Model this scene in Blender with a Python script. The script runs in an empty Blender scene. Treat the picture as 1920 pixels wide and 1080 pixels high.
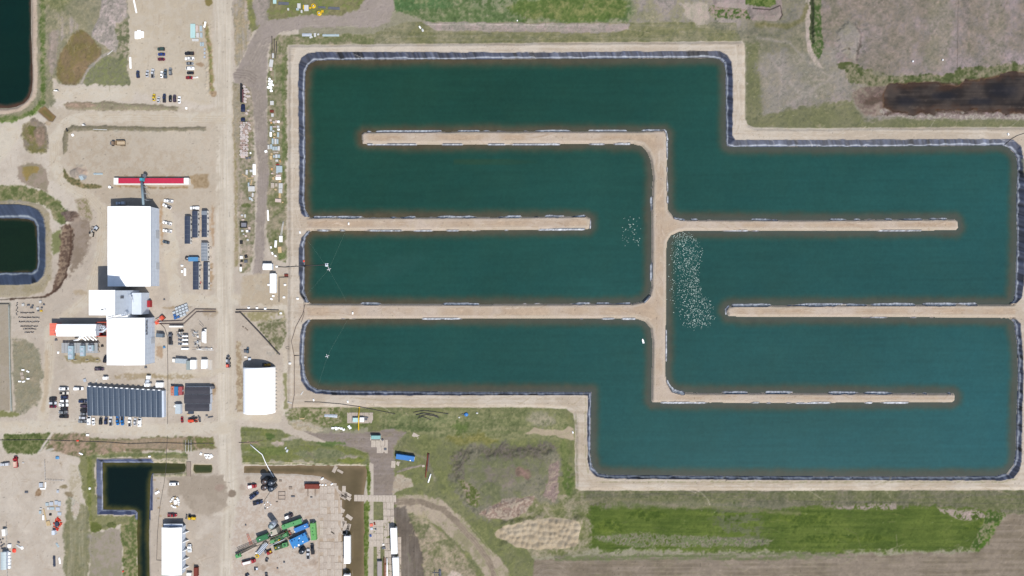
import bpy, math, random
import numpy as np
from mathutils import Vector, Matrix

# ---------------------------------------------------------------- camera, sky, sun, exposure
S = 0.34            # metres of ground per photo pixel (1920 wide)
H = 435.0           # camera height, looking straight down
SC = bpy.context.scene
COLL = SC.collection
cam = bpy.data.cameras.new('camera'); co = bpy.data.objects.new('camera', cam); COLL.objects.link(co)
cam.sensor_width = 36.0; cam.lens = 36.0 * H / (1920 * S)
cam.clip_start = 1.0; cam.clip_end = 8000.0
co.location = (0, 0, H); co.rotation_euler = (0, 0, 0)
SC.camera = co
SUN = Vector((0.405, -0.56, 1.0)).normalized()
sun_el = math.asin(SUN.z); sun_az = math.atan2(SUN.x, SUN.y)
W = bpy.data.worlds.new('World'); SC.world = W; W.use_nodes = True
nt = W.node_tree; nt.nodes.clear()
sky = nt.nodes.new('ShaderNodeTexSky'); sky.sky_type = 'NISHITA'; sky.sun_disc = False
sky.sun_elevation = sun_el; sky.sun_rotation = sun_az
bg = nt.nodes.new('ShaderNodeBackground'); bg.inputs[1].default_value = 0.12
wo = nt.nodes.new('ShaderNodeOutputWorld')
nt.links.new(sky.outputs[0], bg.inputs[0]); nt.links.new(bg.outputs[0], wo.inputs[0])
sl = bpy.data.lights.new('sun', 'SUN'); sl.energy = 4.2; sl.angle = math.radians(0.5); sl.color = (1.0, 0.965, 0.91)
so = bpy.data.objects.new('sun', sl); COLL.objects.link(so); so.location = (60, -90, 200)
so.rotation_euler = SUN.to_track_quat('Z', 'Y').to_euler()
SC.view_settings.view_transform = 'Standard'; SC.view_settings.look = 'None'
SC.view_settings.gamma = 1.0; SC.view_settings.exposure = 0.35
K = np.array([1.72, 1.74, 1.84])     # scene radiance per unit albedo on sunlit flat ground, measured

def lin(c):
    c = np.asarray(c, float) / 255.0
    return np.where(c <= 0.04045, c / 12.92, ((c + 0.055) / 1.055) ** 2.4)
def alb(c):                          # real albedo of a surface that reads as sRGB c in full sun
    return np.clip(lin(c) / K, 0.0, 0.85)

# ---------------------------------------------------------------- materials
MATS = {}
def mat(name, rgb=None, rough=0.7, metal=0.0, spec=0.3, noise=0.12, scale=1.5, attr=False, bump=0.0, lines=None):
    """procedural surface: base colour broken up by noise dirt; lines=(axis, period, depth)"""
    if name in MATS: return MATS[name]
    m = bpy.data.materials.new(name); m.use_nodes = True; t = m.node_tree; t.nodes.clear()
    out = t.nodes.new('ShaderNodeOutputMaterial'); b = t.nodes.new('ShaderNodeBsdfPrincipled')
    t.links.new(b.outputs[0], out.inputs[0])
    b.inputs['Roughness'].default_value = rough; b.inputs['Metallic'].default_value = metal
    b.inputs['Specular IOR Level'].default_value = spec
    tc = t.nodes.new('ShaderNodeTexCoord'); n = t.nodes.new('ShaderNodeTexNoise')
    n.inputs['Scale'].default_value = scale; n.inputs['Detail'].default_value = 4
    t.links.new(tc.outputs['Object'], n.inputs['Vector'])
    mr = t.nodes.new('ShaderNodeMapRange'); mr.inputs[1].default_value = 0.25; mr.inputs[2].default_value = 0.75
    mr.inputs[3].default_value = 1 - noise; mr.inputs[4].default_value = 1 + noise
    t.links.new(n.outputs[0], mr.inputs[0])
    vm = t.nodes.new('ShaderNodeVectorMath'); vm.operation = 'SCALE'
    if attr:
        a = t.nodes.new('ShaderNodeAttribute'); a.attribute_name = 'col'; t.links.new(a.outputs['Color'], vm.inputs[0])
    else:
        vm.inputs[0].default_value = tuple(float(v) for v in rgb)
    t.links.new(mr.outputs[0], vm.inputs['Scale'])
    t.links.new(vm.outputs[0], b.inputs['Base Color'])
    if bump > 0:
        n2 = t.nodes.new('ShaderNodeTexNoise'); n2.inputs['Scale'].default_value = scale * 2.3; n2.inputs['Detail'].default_value = 5
        t.links.new(tc.outputs['Object'], n2.inputs['Vector'])
        bp = t.nodes.new('ShaderNodeBump'); bp.inputs['Strength'].default_value = 1.0; bp.inputs['Distance'].default_value = bump
        t.links.new(n2.outputs[0], bp.inputs['Height']); t.links.new(bp.outputs[0], b.inputs['Normal'])
    MATS[name] = m
    return m
def C(name, seen, **k):              # material from the colour seen in sun
    return mat(name, alb(seen), **k)

# ---------------------------------------------------------------- terrain grid (one sheet, fine where the photo looks)
STEP = 0.5
def axis(half, far):
    fine = np.arange(-half, half + 1e-6, STEP)
    ext = []; d = STEP; p = half
    while p < far:
        d *= 1.32; p += d; ext.append(p)
    ext = np.array(ext)
    return np.concatenate([-ext[::-1], fine, ext])
AX = axis(336.0, 3600.0); AY = axis(194.0, 3600.0)
NX, NY = len(AX), len(AY)
GX, GY = np.meshgrid(AX, AY)                     # shape (NY,NX)
PXf = 960 + GX / S; PYf = 540 - GY / S
edge = np.maximum(np.maximum(-PXf, PXf - 1920), np.maximum(-PYf, PYf - 1080))   # px outside the frame
FADE = np.clip((edge - 60) / 120, 0, 1)
PX = np.clip(PXf, -15, 1935); PY = np.clip(PYf, -15, 1095)
axx = PX[0]; axy = PY[:, 0]
def vnoise(x, y, seed):
    t = np.random.RandomState(seed).rand(256, 256)
    xi = np.floor(x).astype(np.int32); yi = np.floor(y).astype(np.int32)
    fx = x - xi; fy = y - yi; fx = fx * fx * (3 - 2 * fx); fy = fy * fy * (3 - 2 * fy)
    a = t[yi & 255, xi & 255]; b = t[yi & 255, (xi + 1) & 255]; c = t[(yi + 1) & 255, xi & 255]; d = t[(yi + 1) & 255, (xi + 1) & 255]
    return (a * (1 - fx) + b * fx) * (1 - fy) + (c * (1 - fx) + d * fx) * fy
def fbm(sx, sy, octv, seed, gain=0.55):
    r = 0; a = 1; tot = 0
    for o in range(octv):
        r = r + a * vnoise(GX / sx * 2 ** o + 17.3 * o, GY / sy * 2 ** o + 9.1 * o, seed + o); tot += a; a *= gain
    return (r / tot - 0.5) * 2.6
NZ = {'a': fbm(60, 60, 4, 1), 'b': fbm(14, 14, 4, 11), 'c': fbm(3.6, 3.6, 3, 21, .7), 'd': fbm(1.3, 1.3, 2, 31, .8),
      'h': fbm(40, 1.8, 3, 41, .7), 'v': fbm(1.8, 40, 3, 51, .7), 'w': fbm(5, 5, 3, 61)}
NZ['g'] = .3 * NZ['b'] + .45 * NZ['c'] + .45 * NZ['d']
WX = NZ['w']; WY = fbm(5, 5, 3, 71)
COL = np.zeros((NY, NX, 3)); ZZ = np.zeros((NY, NX)); CLS = np.zeros((NY, NX), np.int8)
BASE = np.array([150., 145., 126.])
COL[:] = BASE

def sub(pts, m):
    xs = [p[0] for p in pts]; ys = [p[1] for p in pts]
    i0, i1 = np.searchsorted(axx, [min(xs) - m, max(xs) + m]); ya = -axy
    j0, j1 = np.searchsorted(ya, [-(max(ys) + m), -(min(ys) - m)])
    if max(xs) + m >= 1935: i1 = NX
    if min(xs) - m <= -15: i0 = 0
    if max(ys) + m >= 1095: j0 = 0
    if min(ys) - m <= -15: j1 = NY
    return slice(j0, j1), slice(i0, i1)
def sdf(pts, sl, warp=0.0):
    X = PX[sl]; Y = PY[sl]
    if warp: X = X + WX[sl] * warp; Y = Y + WY[sl] * warp
    d = np.full(X.shape, 1e9); ins = np.zeros(X.shape, bool); n = len(pts)
    for i in range(n):
        ax, ay = pts[i]; bx, by = pts[(i + 1) % n]; ex, ey = bx - ax, by - ay
        t = np.clip(((X - ax) * ex + (Y - ay) * ey) / max(ex * ex + ey * ey, 1e-9), 0, 1)
        d = np.minimum(d, (X - ax - t * ex) ** 2 + (Y - ay - t * ey) ** 2)
        if ay != by:
            c = ((ay > Y) != (by > Y)) & (X < ex * (Y - ay) / (by - ay) + ax); ins ^= c
    d = np.sqrt(d)
    return np.where(ins, -d, d)
def ldist(pts, sl, warp=0.0):
    X = PX[sl]; Y = PY[sl]
    if warp: X = X + WX[sl] * warp; Y = Y + WY[sl] * warp
    d = np.full(X.shape, 1e9)
    for i in range(len(pts) - 1):
        ax, ay = pts[i]; bx, by = pts[i + 1]; ex, ey = bx - ax, by - ay
        t = np.clip(((X - ax) * ex + (Y - ay) * ey) / max(ex * ex + ey * ey, 1e-9), 0, 1)
        d = np.minimum(d, (X - ax - t * ex) ** 2 + (Y - ay - t * ey) ** 2)
    return np.sqrt(d)
def sm(x): x = np.clip(x, 0, 1); return x * x * (3 - 2 * x)
def lay(sl, m, rgb, rgb2, tex, cls, br=0.0, brt='c'):
    c = np.array(rgb, float)
    if rgb2 is not None:
        k = sm(0.5 + (sum(NZ[t][sl] for t in tex) / max(1, len(tex)) ** .6 + .35 * NZ['d'][sl]) * 1.15)[..., None]
        e = np.array(rgb2, float); c, e = c + (c - e) * .22, e + (e - c) * .22
        c = c * (1 - k) + e * k
    COL[sl] = COL[sl] * (1 - m[..., None]) + c * m[..., None]
    if cls is not None: CLS[sl][m > 0.5] = cls
def paint(pts, rgb, rgb2=None, tex='bc', f=3.0, warp=2.0, op=1.0, cls=None, brk=None, z=0, zs=4.0):
    """lay a ground cover inside a polygon; brk=(tex, threshold) lets what is below show through"""
    sl = sub(pts, f + warp * 2 + zs + 2); d = sdf(pts, sl, warp)
    if f >= 3: d = d + (NZ['b'][sl] * .5 + NZ['c'][sl] * .8 + NZ['d'][sl] * .6) * f * .62; f = f * .9
    m = sm(0.5 - d / f) * op
    if brk:
        n = sum(NZ[t][sl] for t in brk[0]) / len(brk[0]) ** .6; m = m * sm(0.5 + (n - brk[1]) * 2.2)
    lay(sl, m, rgb, rgb2, tex, cls)
    if z: ZZ[sl] += z * sm(-d / zs)
def stroke(pts, w, rgb, rgb2=None, tex='bc', f=2.0, warp=1.0, op=1.0, cls=None, brk=None, z=0):
    sl = sub(pts, w + f + warp * 2 + 2); d = ldist(pts, sl, warp) - w / 2
    if f >= 3: d = d + (NZ['c'][sl] * .8 + NZ['d'][sl] * .6) * f * .5
    m = sm(0.5 - d / f) * op
    if brk:
        n = sum(NZ[t][sl] for t in brk[0]) / len(brk[0]) ** .6; m = m * sm(0.5 + (n - brk[1]) * 2.2)
    lay(sl, m, rgb, rgb2, tex, cls)
    if z: ZZ[sl] += z * sm(-d / (w / 2))
def blob(x, y, rx, ry, rgb, rgb2=None, **k):
    n = 14; paint([(x + rx * math.cos(i * 2 * math.pi / n), y + ry * math.sin(i * 2 * math.pi / n)) for i in range(n)], rgb, rgb2, **k)
def tracks(pts, n, spread, rgb, w=1.0, op=0.35, seed=0):
    r = random.Random(seed)
    for i in range(n):
        o = (i - (n - 1) / 2) * spread / max(1, n - 1) + r.uniform(-.6, .6)
        q = []
        for j, (x, y) in enumerate(pts):
            a = pts[max(0, j - 1)]; b = pts[min(len(pts) - 1, j + 1)]; dx, dy = b[0] - a[0], b[1] - a[1]; l = math.hypot(dx, dy) or 1
            q.append((x - dy / l * o, y + dx / l * o))
        stroke(q, w, rgb, f=1.6, warp=.7, op=op, brk=('b', -.1))
GRASS, GRAV, DIKE, LINER, MUD = 1, 2, 3, 4, 5
SAND = (207, 197, 188); SAND2 = (195, 184, 174); GREY = (163, 153, 147); OLIVE = (132, 132, 98); GRN = (104, 122, 68); DRY = (154, 148, 124)
DTAN = (209, 198, 187); DTAN2 = (196, 183, 170); FIELD = (152, 141, 135); FIELD2 = (140, 132, 118)

# ---- right, top and bottom fields
paint([(1380, -40), (1960, -40), (1960, 260), (1380, 260)], (154, 147, 136), (138, 136, 112), 'ab', f=2, cls=GRASS)
paint([(1510, -40), (1960, -40), (1960, 145), (1840, 160), (1600, 130), (1545, 120), (1530, 60)], (158, 146, 142), (146, 136, 122), 'ab', f=8, warp=4)
for x, w, c in ((1560, 16, (140, 136, 112)), (1640, 30, (150, 140, 128)), (1760, 44, (150, 146, 118)), (1700, 22, (146, 138, 124)), (1865, 30, (146, 140, 116))):
    stroke([(x, -30), (x + 6, 60), (x - 4, 110)], w, c, f=14, warp=4, op=.45)
stroke([(1797, -20), (1796, 60), (1795, 130)], 1.2, (118, 108, 100), op=.8)
stroke([(1798, 50), (1850, 35), (1880, 22), (1895, -10)], 1.2, (126, 118, 104), op=.7)
stroke([(1810, -20), (1812, 45)], 12, (134, 126, 118), f=6, op=.7)
paint([(1398, 80), (1425, 80), (1430, 215), (1480, 205), (1600, 185), (1606, 205), (1625, 228), (1660, 222), (1960, 224), (1960, 242), (1400, 242)], (134, 136, 96), (122, 128, 84), 'bc', f=9, warp=3, op=.9)
paint([(1420, 100), (1470, 95), (1560, 90), (1595, 160), (1540, 185), (1490, 190), (1440, 210), (1425, 160)], (164, 156, 146), (150, 146, 128), 'bc', f=14, warp=5)
for p, w, c in (([(1460, 130), (1500, 175), (1530, 180)], 8, (176, 167, 156)), ([(1430, 212), (1470, 205), (1520, 170), (1600, 120)], 5, (172, 163, 154)), ([(1420, 70), (1480, 80), (1520, 120), (1560, 145)], 5, (172, 163, 152))):
    stroke(p, w, c, f=5, warp=3, op=.6)
paint([(1512, -30), (1522, -30), (1519, 70), (1530, 110), (1545, 128), (1530, 125), (1512, 95), (1509, 40)], (190, 176, 162), f=3, warp=1.5)
paint([(1520, -30), (1538, -30), (1541, 60), (1545, 90), (1535, 112), (1524, 100), (1518, 75)], (92, 118, 62), (120, 128, 88), 'cd', f=3, warp=1.5, cls=GRASS)
paint([(1520, -30), (1526, -30), (1527, 80), (1522, 85), (1519, 60)], (72, 86, 56), f=3, warp=1, z=-.9)
paint([(1565, 55), (1590, 35), (1606, 45), (1616, 65), (1611, 95), (1604, 115), (1580, 100), (1565, 80)], (168, 158, 150), (150, 146, 128), 'bc', f=8, z=1.2, zs=9)
stroke([(1606, 112), (1611, 90), (1615, 65), (1604, 48)], 4, (120, 110, 104), f=5, warp=1.5)
blob(1590, 92, 3, 2, (80, 72, 60)); blob(1586, 122, 16, 8, (104, 112, 66), (84, 100, 50), warp=4)
# marsh at the right edge
paint([(1582, 125), (1605, 118), (1640, 138), (1700, 140), (1780, 138), (1800, 130), (1870, 122), (1960, 118), (1960, 150), (1850, 152), (1790, 156), (1680, 160), (1650, 165), (1618, 162), (1585, 148)], (100, 112, 66), (130, 130, 96), 'bc', f=5, warp=5, cls=GRASS)
paint([(1598, 168), (1640, 160), (1665, 162), (1665, 215), (1640, 218), (1615, 210), (1603, 195)], (168, 148, 134), (128, 112, 100), 'bc', f=6, warp=4)
paint([(1650, 205), (1760, 202), (1960, 198), (1960, 224), (1720, 222), (1655, 218)], (192, 178, 168), (150, 138, 130), 'cd', f=4, warp=3)
# ---- top strip
paint([(730, -40), (1170, -40), (1230, 0), (1215, 40), (1120, 44), (800, 42), (740, 20)], (104, 128, 76), (122, 134, 92), 'bc', f=6, warp=4, cls=GRASS)
paint([(940, 8), (1100, -10), (1180, 0), (1172, 30), (1120, 40), (1090, 40), (980, 34)], (104, 128, 58), (116, 130, 66), 'bc', f=8, warp=5, op=.9)
paint([(735, -40), (900, -40), (860, 10), (740, 22)], (92, 128, 74), (110, 130, 82), 'bc', f=8, warp=4, brk=('c', -.4))
paint([(870, -30), (990, -30), (960, 18), (890, 14)], (138, 144, 112), f=14, warp=6, op=.6, brk=('cd', -.1))
paint([(1170, -40), (1385, -40), (1392, 40), (1380, 62), (1165, 60), (1190, 20)], (160, 151, 140), (144, 142, 114), 'bc', f=8, warp=4, cls=GRASS)
paint([(760, 42), (1380, 42), (1390, 80), (560, 84), (520, 84), (518, 70), (560, 68), (700, 64)], (140, 139, 104), (128, 130, 88), 'hb', f=3, warp=2, cls=GRASS)
paint([(790, 42), (1130, 44), (1180, 44), (1180, 56), (1120, 62), (820, 58)], (172, 160, 150), (160, 148, 138), 'hc', f=3, warp=2)
stroke([(800, 46), (900, 45), (1060, 48), (1120, 48)], 1.6, (200, 190, 176), op=.8)
paint([(1275, 5), (1325, 5), (1330, 45), (1310, 50), (1285, 30)], (194, 180, 164), (178, 166, 150), 'cd', f=6, warp=4)
paint([(1330, 10), (1400, 8), (1465, 18), (1462, 34), (1420, 38), (1380, 32), (1342, 34), (1328, 22)], (92, 118, 58), (140, 134, 110), 'cd', f=3, warp=3, cls=GRASS)
paint([(1390, -40), (1460, -40), (1466, 10), (1466, 30), (1455, 40), (1410, 38), (1400, 18), (1340, 12), (1330, -10)], (166, 152, 146), (150, 138, 130), 'bc', f=2, warp=1, z=1.6, zs=8)
paint([(1395, -40), (1456, -40), (1452, 8), (1440, 16), (1398, 8)], (92, 122, 48), (108, 130, 60), 'cd', f=3, warp=2, cls=GRASS)
stroke([(1410, 17), (1440, 20), (1462, 12), (1467, 28), (1462, 36)], 1.8, (70, 62, 58), f=1.5)
stroke([(1330, 42), (1380, 52), (1400, 62), (1420, 60)], 10, (132, 130, 112), f=8, warp=3, op=.6)
stroke([(1420, 46), (1480, 50), (1505, 40), (1512, 10)], 8, (136, 132, 84), f=6, warp=3, op=.8)
# ---- bottom right
paint([(1070, 916), (1960, 914), (1960, 965), (1070, 968)], (114, 119, 80), (112, 114, 86), 'hb', f=2, warp=1, cls=GRASS)
paint([(950, 900), (1080, 900), (1110, 950), (1110, 1035), (980, 1050), (955, 1030), (940, 950)], (128, 132, 84), (140, 138, 104), 'bc', f=10, warp=5, cls=GRASS)
paint([(1105, 946), (1350, 950), (1420, 952), (1640, 948), (1800, 952), (1880, 960), (1835, 1030), (1600, 1036), (1110, 1032)], (100, 122, 46), (82, 106, 38), 'hbc', f=9, warp=5, cls=GRASS)
for x, y, rx, ry in ((1220, 966, 40, 9), (1370, 964, 30, 14), (1500, 975, 60, 14), (1140, 990, 30, 20), (1830, 980, 24, 20), (1600, 1010, 90, 10)):
    blob(x, y, rx, ry, (78, 104, 32), (100, 122, 40), f=12, warp=6, op=.7, brk=('h', -.4))
paint([(1340, 945), (1430, 945), (1435, 1020), (1350, 1025)], (120, 122, 98), (104, 112, 82), 'hc', f=30, warp=8, op=.75, brk=('hc', -.15))
stroke([(1345, 1016), (1380, 1013), (1428, 1018)], 10, (112, 108, 98), f=6, warp=4, op=.7)
paint([(1110, 1005), (1180, 1000), (1320, 1005), (1450, 1012), (1440, 1024), (1300, 1026), (1180, 1026), (1120, 1012)], (150, 142, 124), (112, 124, 82), 'cd', f=5, warp=4, brk=('cd', -.3))
paint([(1560, 948), (1680, 944), (1680, 956), (1570, 954)], (154, 142, 130), f=4, warp=3, brk=('cd', -.2))
paint([(1750, 952), (1840, 958), (1850, 972), (1800, 976), (1770, 965)], (158, 146, 132), f=4, warp=4, brk=('cd', -.2))
stroke([(1070, 945), (1140, 935), (1300, 950), (1500, 962)], 6, (142, 134, 104), f=6, warp=3, op=.5)
paint([(1150, 944), (1300, 940), (1480, 946), (1500, 952), (1120, 952)], (140, 136, 116), f=8, warp=3, op=.4)
paint([(985, 1052), (1060, 1044), (1160, 1046), (1400, 1046), (1600, 1040), (1830, 1036), (1860, 1000), (1885, 965), (1960, 958), (1960, 1120), (975, 1120), (985, 1075)], (146, 133, 120), (132, 120, 106), 'hb', f=5, warp=3, cls=MUD)
paint([(1040, 1040), (1300, 1040), (1600, 1034), (1600, 1048), (1040, 1052)], (132, 128, 108), (112, 118, 84), 'hc', f=5, warp=3, op=.9, brk=('hc', -.3))
paint([(1850, 958), (1885, 962), (1860, 1010), (1835, 1036), (1815, 1030), (1840, 985)], (88, 114, 50), (124, 128, 88), 'cd', f=5, warp=4)
for i in range(9): stroke([(1180, 1052 + i * 4), (1500 + i * 30, 1050 + i * 4), (1910, 1042 + i * 5)], 1.4, (168, 156, 138) if i % 2 else (124, 114, 98), f=1.5, warp=1.5, op=.35, brk=('b', -.1))
for i in range(7):
    a = [(1030 + (12 + i * 7) * math.cos(t), 1090 + (10 + i * 6) * math.sin(t)) for t in np.linspace(3.2, 5.6, 8)]
    stroke(a, 1.2, (122, 110, 96) if i % 2 else (168, 156, 142), f=1.4, warp=.8, op=.5)
stroke([(1080, 934), (1130, 930), (1142, 938), (1105, 948)], 1.0, (100, 100, 74), op=.8)
stroke([(1140, 931), (1230, 925), (1330, 930), (1345, 936), (1370, 932), (1410, 940), (1470, 938), (1600, 943), (1930, 944)], 1.2, (94, 96, 78), f=1.2, warp=1, op=.75)
# ---- middle bottom: grass, spoil mound, curved track
paint([(545, 762), (1075, 764), (1082, 800), (1082, 925), (940, 940), (1000, 1050), (1000, 1120), (690, 1120), (690, 800), (540, 790)], (128, 132, 88), (118, 126, 76), 'bc', f=3, warp=2, cls=GRASS)
paint([(700, 770), (1060, 768), (1070, 800), (1060, 825), (900, 828), (720, 812)], (124, 132, 84), (134, 138, 92), 'hb', f=10, warp=4)
for x, y, rx, ry, c in ((790, 785, 70, 9, (122, 134, 84)), (890, 822, 50, 8, (134, 132, 66)), (1015, 785, 28, 14, (160, 154, 128)), (862, 800, 16, 9, (100, 124, 58)), (1066, 900, 10, 28, (90, 116, 48)), (640, 792, 60, 10, (100, 118, 58)), (1058, 850, 10, 50, (110, 126, 66)), (770, 805, 50, 6, (88, 108, 60))):
    blob(x, y, rx, ry, c, f=10, warp=6, op=.8, brk=('c', -.5))
paint([(985, 812), (1000, 804), (1060, 806), (1066, 800), (1076, 806), (1078, 826), (1060, 824), (1045, 815), (990, 815)], (182, 168, 148), f=3, warp=3, cls=GRAV)
paint([(844, 870), (852, 850), (880, 838), (940, 832), (1010, 830), (1040, 838), (1050, 870), (1048, 920), (1040, 945), (1000, 938), (960, 965), (900, 975), (880, 955), (862, 935), (845, 905)], (132, 130, 106), (114, 120, 84), 'bc', f=12, warp=7, z=2.0, zs=26)
paint([(846, 852), (880, 838), (1020, 832), (1044, 842), (1036, 862), (990, 862), (900, 850), (872, 862), (868, 905), (848, 900)], (122, 114, 102), (104, 104, 82), 'cd', f=9, warp=7, brk=('bc', -.1))
blob(940, 890, 34, 22, (148, 134, 124), (124, 122, 98), f=12, warp=8, op=.8); blob(980, 885, 14, 10, (138, 114, 100), f=8, warp=4)
paint([(1028, 870), (1046, 866), (1048, 925), (1038, 940), (1018, 928), (1026, 900)], (168, 148, 134), (140, 124, 114), 'cd', f=4, warp=3)
paint([(900, 960), (930, 940), (960, 932), (1000, 928), (1004, 938), (985, 962), (950, 974), (915, 972)], (182, 162, 146), (146, 128, 112), 'cd', f=4, warp=4, z=1.0, zs=8)
paint([(860, 900), (885, 905), (905, 930), (895, 950), (880, 940), (868, 920)], (112, 122, 66), (140, 134, 104), 'cd', f=5, warp=4)
PILE = [(928, 1000), (945, 985), (985, 975), (1050, 970), (1084, 976), (1088, 992), (1084, 1020), (1060, 1028), (1010, 1030), (965, 1026), (950, 1012), (932, 1008)]
paint(PILE, (192, 177, 156), (178, 162, 140), 'bc', f=2, warp=2.5, cls=MUD)
paint([(745, 930), (790, 928), (830, 940), (870, 975), (900, 1010), (935, 1045), (955, 1075), (960, 1120), (920, 1120), (905, 1070), (870, 1030), (840, 1000), (800, 972), (745, 968)], (178, 164, 146), (150, 142, 118), 'bc', f=5, warp=3, cls=MUD)
stroke([(735, 940), (790, 941), (830, 955), (862, 985), (890, 1015), (915, 1050), (935, 1100)], 11, (146, 132, 118), f=3, warp=1.5)
tracks([(735, 938), (790, 939), (830, 951), (862, 980), (895, 1015), (920, 1050), (945, 1100)], 6, 20, (200, 186, 164), seed=3)
paint([(760, 960), (800, 975), (850, 1010), (890, 1070), (895, 1120), (790, 1120), (790, 1060), (765, 990)], (134, 134, 94), (150, 142, 112), 'bc', f=6, warp=4, cls=GRASS)
stroke([(790, 965), (815, 1000), (835, 1035), (845, 1060)], 12, (176, 164, 134), f=8, warp=4, op=.8, brk=('c', -.3))
blob(855, 1082, 16, 14, (190, 176, 158), f=4, warp=4)
paint([(737, 955), (760, 950), (768, 975), (785, 1010), (795, 1050), (796, 1120), (755, 1120), (745, 1000)], (128, 118, 110), (112, 102, 94), 'vb', f=4, warp=2, cls=MUD)
paint([(700, 902), (748, 890), (772, 896), (772, 912), (745, 922), (735, 930), (700, 925)], (186, 174, 158), (170, 156, 140), 'cd', f=4, warp=4, cls=MUD)
# dark haul track
paint([(540, 795), (600, 812), (640, 812), (690, 812), (740, 806), (760, 812), (745, 825), (735, 850), (742, 895), (735, 935), (695, 935), (695, 880), (690, 850), (660, 838), (600, 830), (560, 822), (530, 805), (520, 795)], (154, 142, 136), (142, 130, 122), 'hc', f=4, warp=3, cls=MUD)
tracks([(560, 812), (640, 826), (690, 845), (712, 880), (715, 920)], 6, 18, (122, 110, 104), seed=5)
tracks([(690, 822), (740, 815), (760, 820)], 3, 8, (120, 108, 102), seed=6)
stroke([(755, 880), (790, 872), (745, 885)], 3, (150, 140, 126)); stroke([(760, 845), (800, 860), (815, 900)], 5, (148, 140, 124), f=5, op=.6)
# ---- left side: pale gravel everywhere, then cover on top
paint([(-40, -40), (560, -40), (560, 765), (545, 765), (540, 795), (700, 870), (700, 1120), (-40, 1120)], SAND, SAND2, 'ab', f=1, warp=0, cls=GRAV)
paint([(238, -40), (400, -40), (398, 200), (240, 170)], (205, 194, 180), (196, 184, 168), 'ac', f=8, warp=3)
stroke([(418, -30), (420, 300), (421, 560), (424, 800), (432, 960), (428, 1110)], 34, (212, 203, 192), (204, 194, 182), 'v', f=8, warp=1, cls=GRAV)
tracks([(414, -20), (416, 300), (418, 560), (420, 790), (430, 960), (425, 1090)], 5, 20, (222, 214, 206), w=1.6, op=.45, seed=1)
tracks([(411, 0), (413, 300), (418, 560), (420, 780)], 4, 24, (190, 176, 160), w=1.2, op=.4, seed=2)
tracks([(20, 800), (150, 800), (280, 808), (400, 806), (424, 800)], 4, 14, (190, 176, 160), seed=4)
tracks([(400, 225), (250, 222), (150, 225), (112, 240), (100, 270), (102, 310), (120, 345), (170, 372), (195, 400), (190, 470)], 5, 16, (190, 174, 154), seed=7)
tracks([(400, 225), (250, 222), (150, 225), (112, 240), (100, 270), (102, 310), (120, 345), (170, 372)], 2, 6, (218, 206, 192), w=2, seed=8)
paint([(92, 205), (410, 205), (410, 395), (300, 395), (150, 380), (92, 330)], (197, 185, 171), (186, 173, 158), 'ac', f=12, warp=5, op=.8)
for rp, rw in (([(430, 222), (300, 221), (160, 220), (122, 232), (103, 262), (101, 305), (118, 342), (165, 370), (192, 392), (190, 470), (165, 560), (95, 620), (90, 700), (80, 780)], 20), ([(-20, 803), (150, 800), (300, 806), (424, 802)], 24), ([(240, 176), (110, 176)], 26), ([(318, 480), (330, 560), (400, 566)], 24), ([(440, 560), (560, 584)], 18), ([(300, 705), (400, 700), (420, 690)], 12), ([(430, 780), (520, 785), (545, 740), (536, 660), (480, 600)], 14), ([(310, 380), (330, 480)], 16), ([(20, 250), (-20, 300)], 40)):
    stroke(rp, rw, (215, 206, 194), (206, 195, 181), 'bc', f=6, warp=2.5, op=.88)
tracks([(424, 225), (250, 222), (150, 223), (112, 240), (101, 270), (103, 310), (121, 345), (170, 372), (194, 400), (190, 470), (165, 560), (95, 625), (88, 720)], 4, 12, (182, 167, 148), w=1.2, op=.45, seed=9)
sc = random.Random(44)
def scuffs(n, x0, y0, x1, y1, cols, lmin=8, lmax=40, ang=None, op=(.15, .5)):
    for i in range(n):
        x, y = sc.uniform(x0, x1), sc.uniform(y0, y1); a = sc.uniform(0, 6.28) if ang is None else ang + sc.gauss(0, .25); l = sc.uniform(lmin, lmax); c = sc.uniform(-.03, .03); q = []
        for k in range(5): q.append((x, y)); x += math.cos(a) * l / 5; y += math.sin(a) * l / 5; a += c * l / 5
        stroke(q, sc.uniform(.5, 1.6), sc.choice(cols), f=1.5, warp=.6, op=sc.uniform(*op), brk=('c', -.2))
GC = ((184, 170, 154), (176, 160, 144), (222, 213, 202), (190, 176, 160), (168, 152, 136))
scuffs(90, 130, 245, 385, 330, GC); scuffs(70, 245, 0, 390, 190, GC, ang=1.5); scuffs(60, 100, 160, 340, 232, GC, ang=0); scuffs(120, 90, 360, 400, 720, GC); scuffs(70, 440, 500, 560, 770, GC, ang=1.5); scuffs(80, 0, 860, 160, 1080, GC); scuffs(60, 290, 890, 440, 1080, GC); scuffs(50, 0, 240, 120, 345, GC); scuffs(40, 100, 785, 400, 812, GC, ang=0)
for i in range(70):
    x, y = sc.choice(((sc.uniform(95, 400), sc.uniform(350, 760)), (sc.uniform(0, 150), sc.uniform(860, 1080)), (sc.uniform(290, 430), sc.uniform(950, 1080)), (sc.uniform(120, 390), sc.uniform(245, 335)), (sc.uniform(440, 545), sc.uniform(500, 780))))
    blob(x, y, sc.uniform(3, 14), sc.uniform(2, 7), sc.choice(((184, 168, 150), (192, 180, 168), (176, 160, 142), (216, 207, 198))), f=6, warp=5, op=sc.uniform(.3, .7), brk=('c', -.2))
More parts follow.
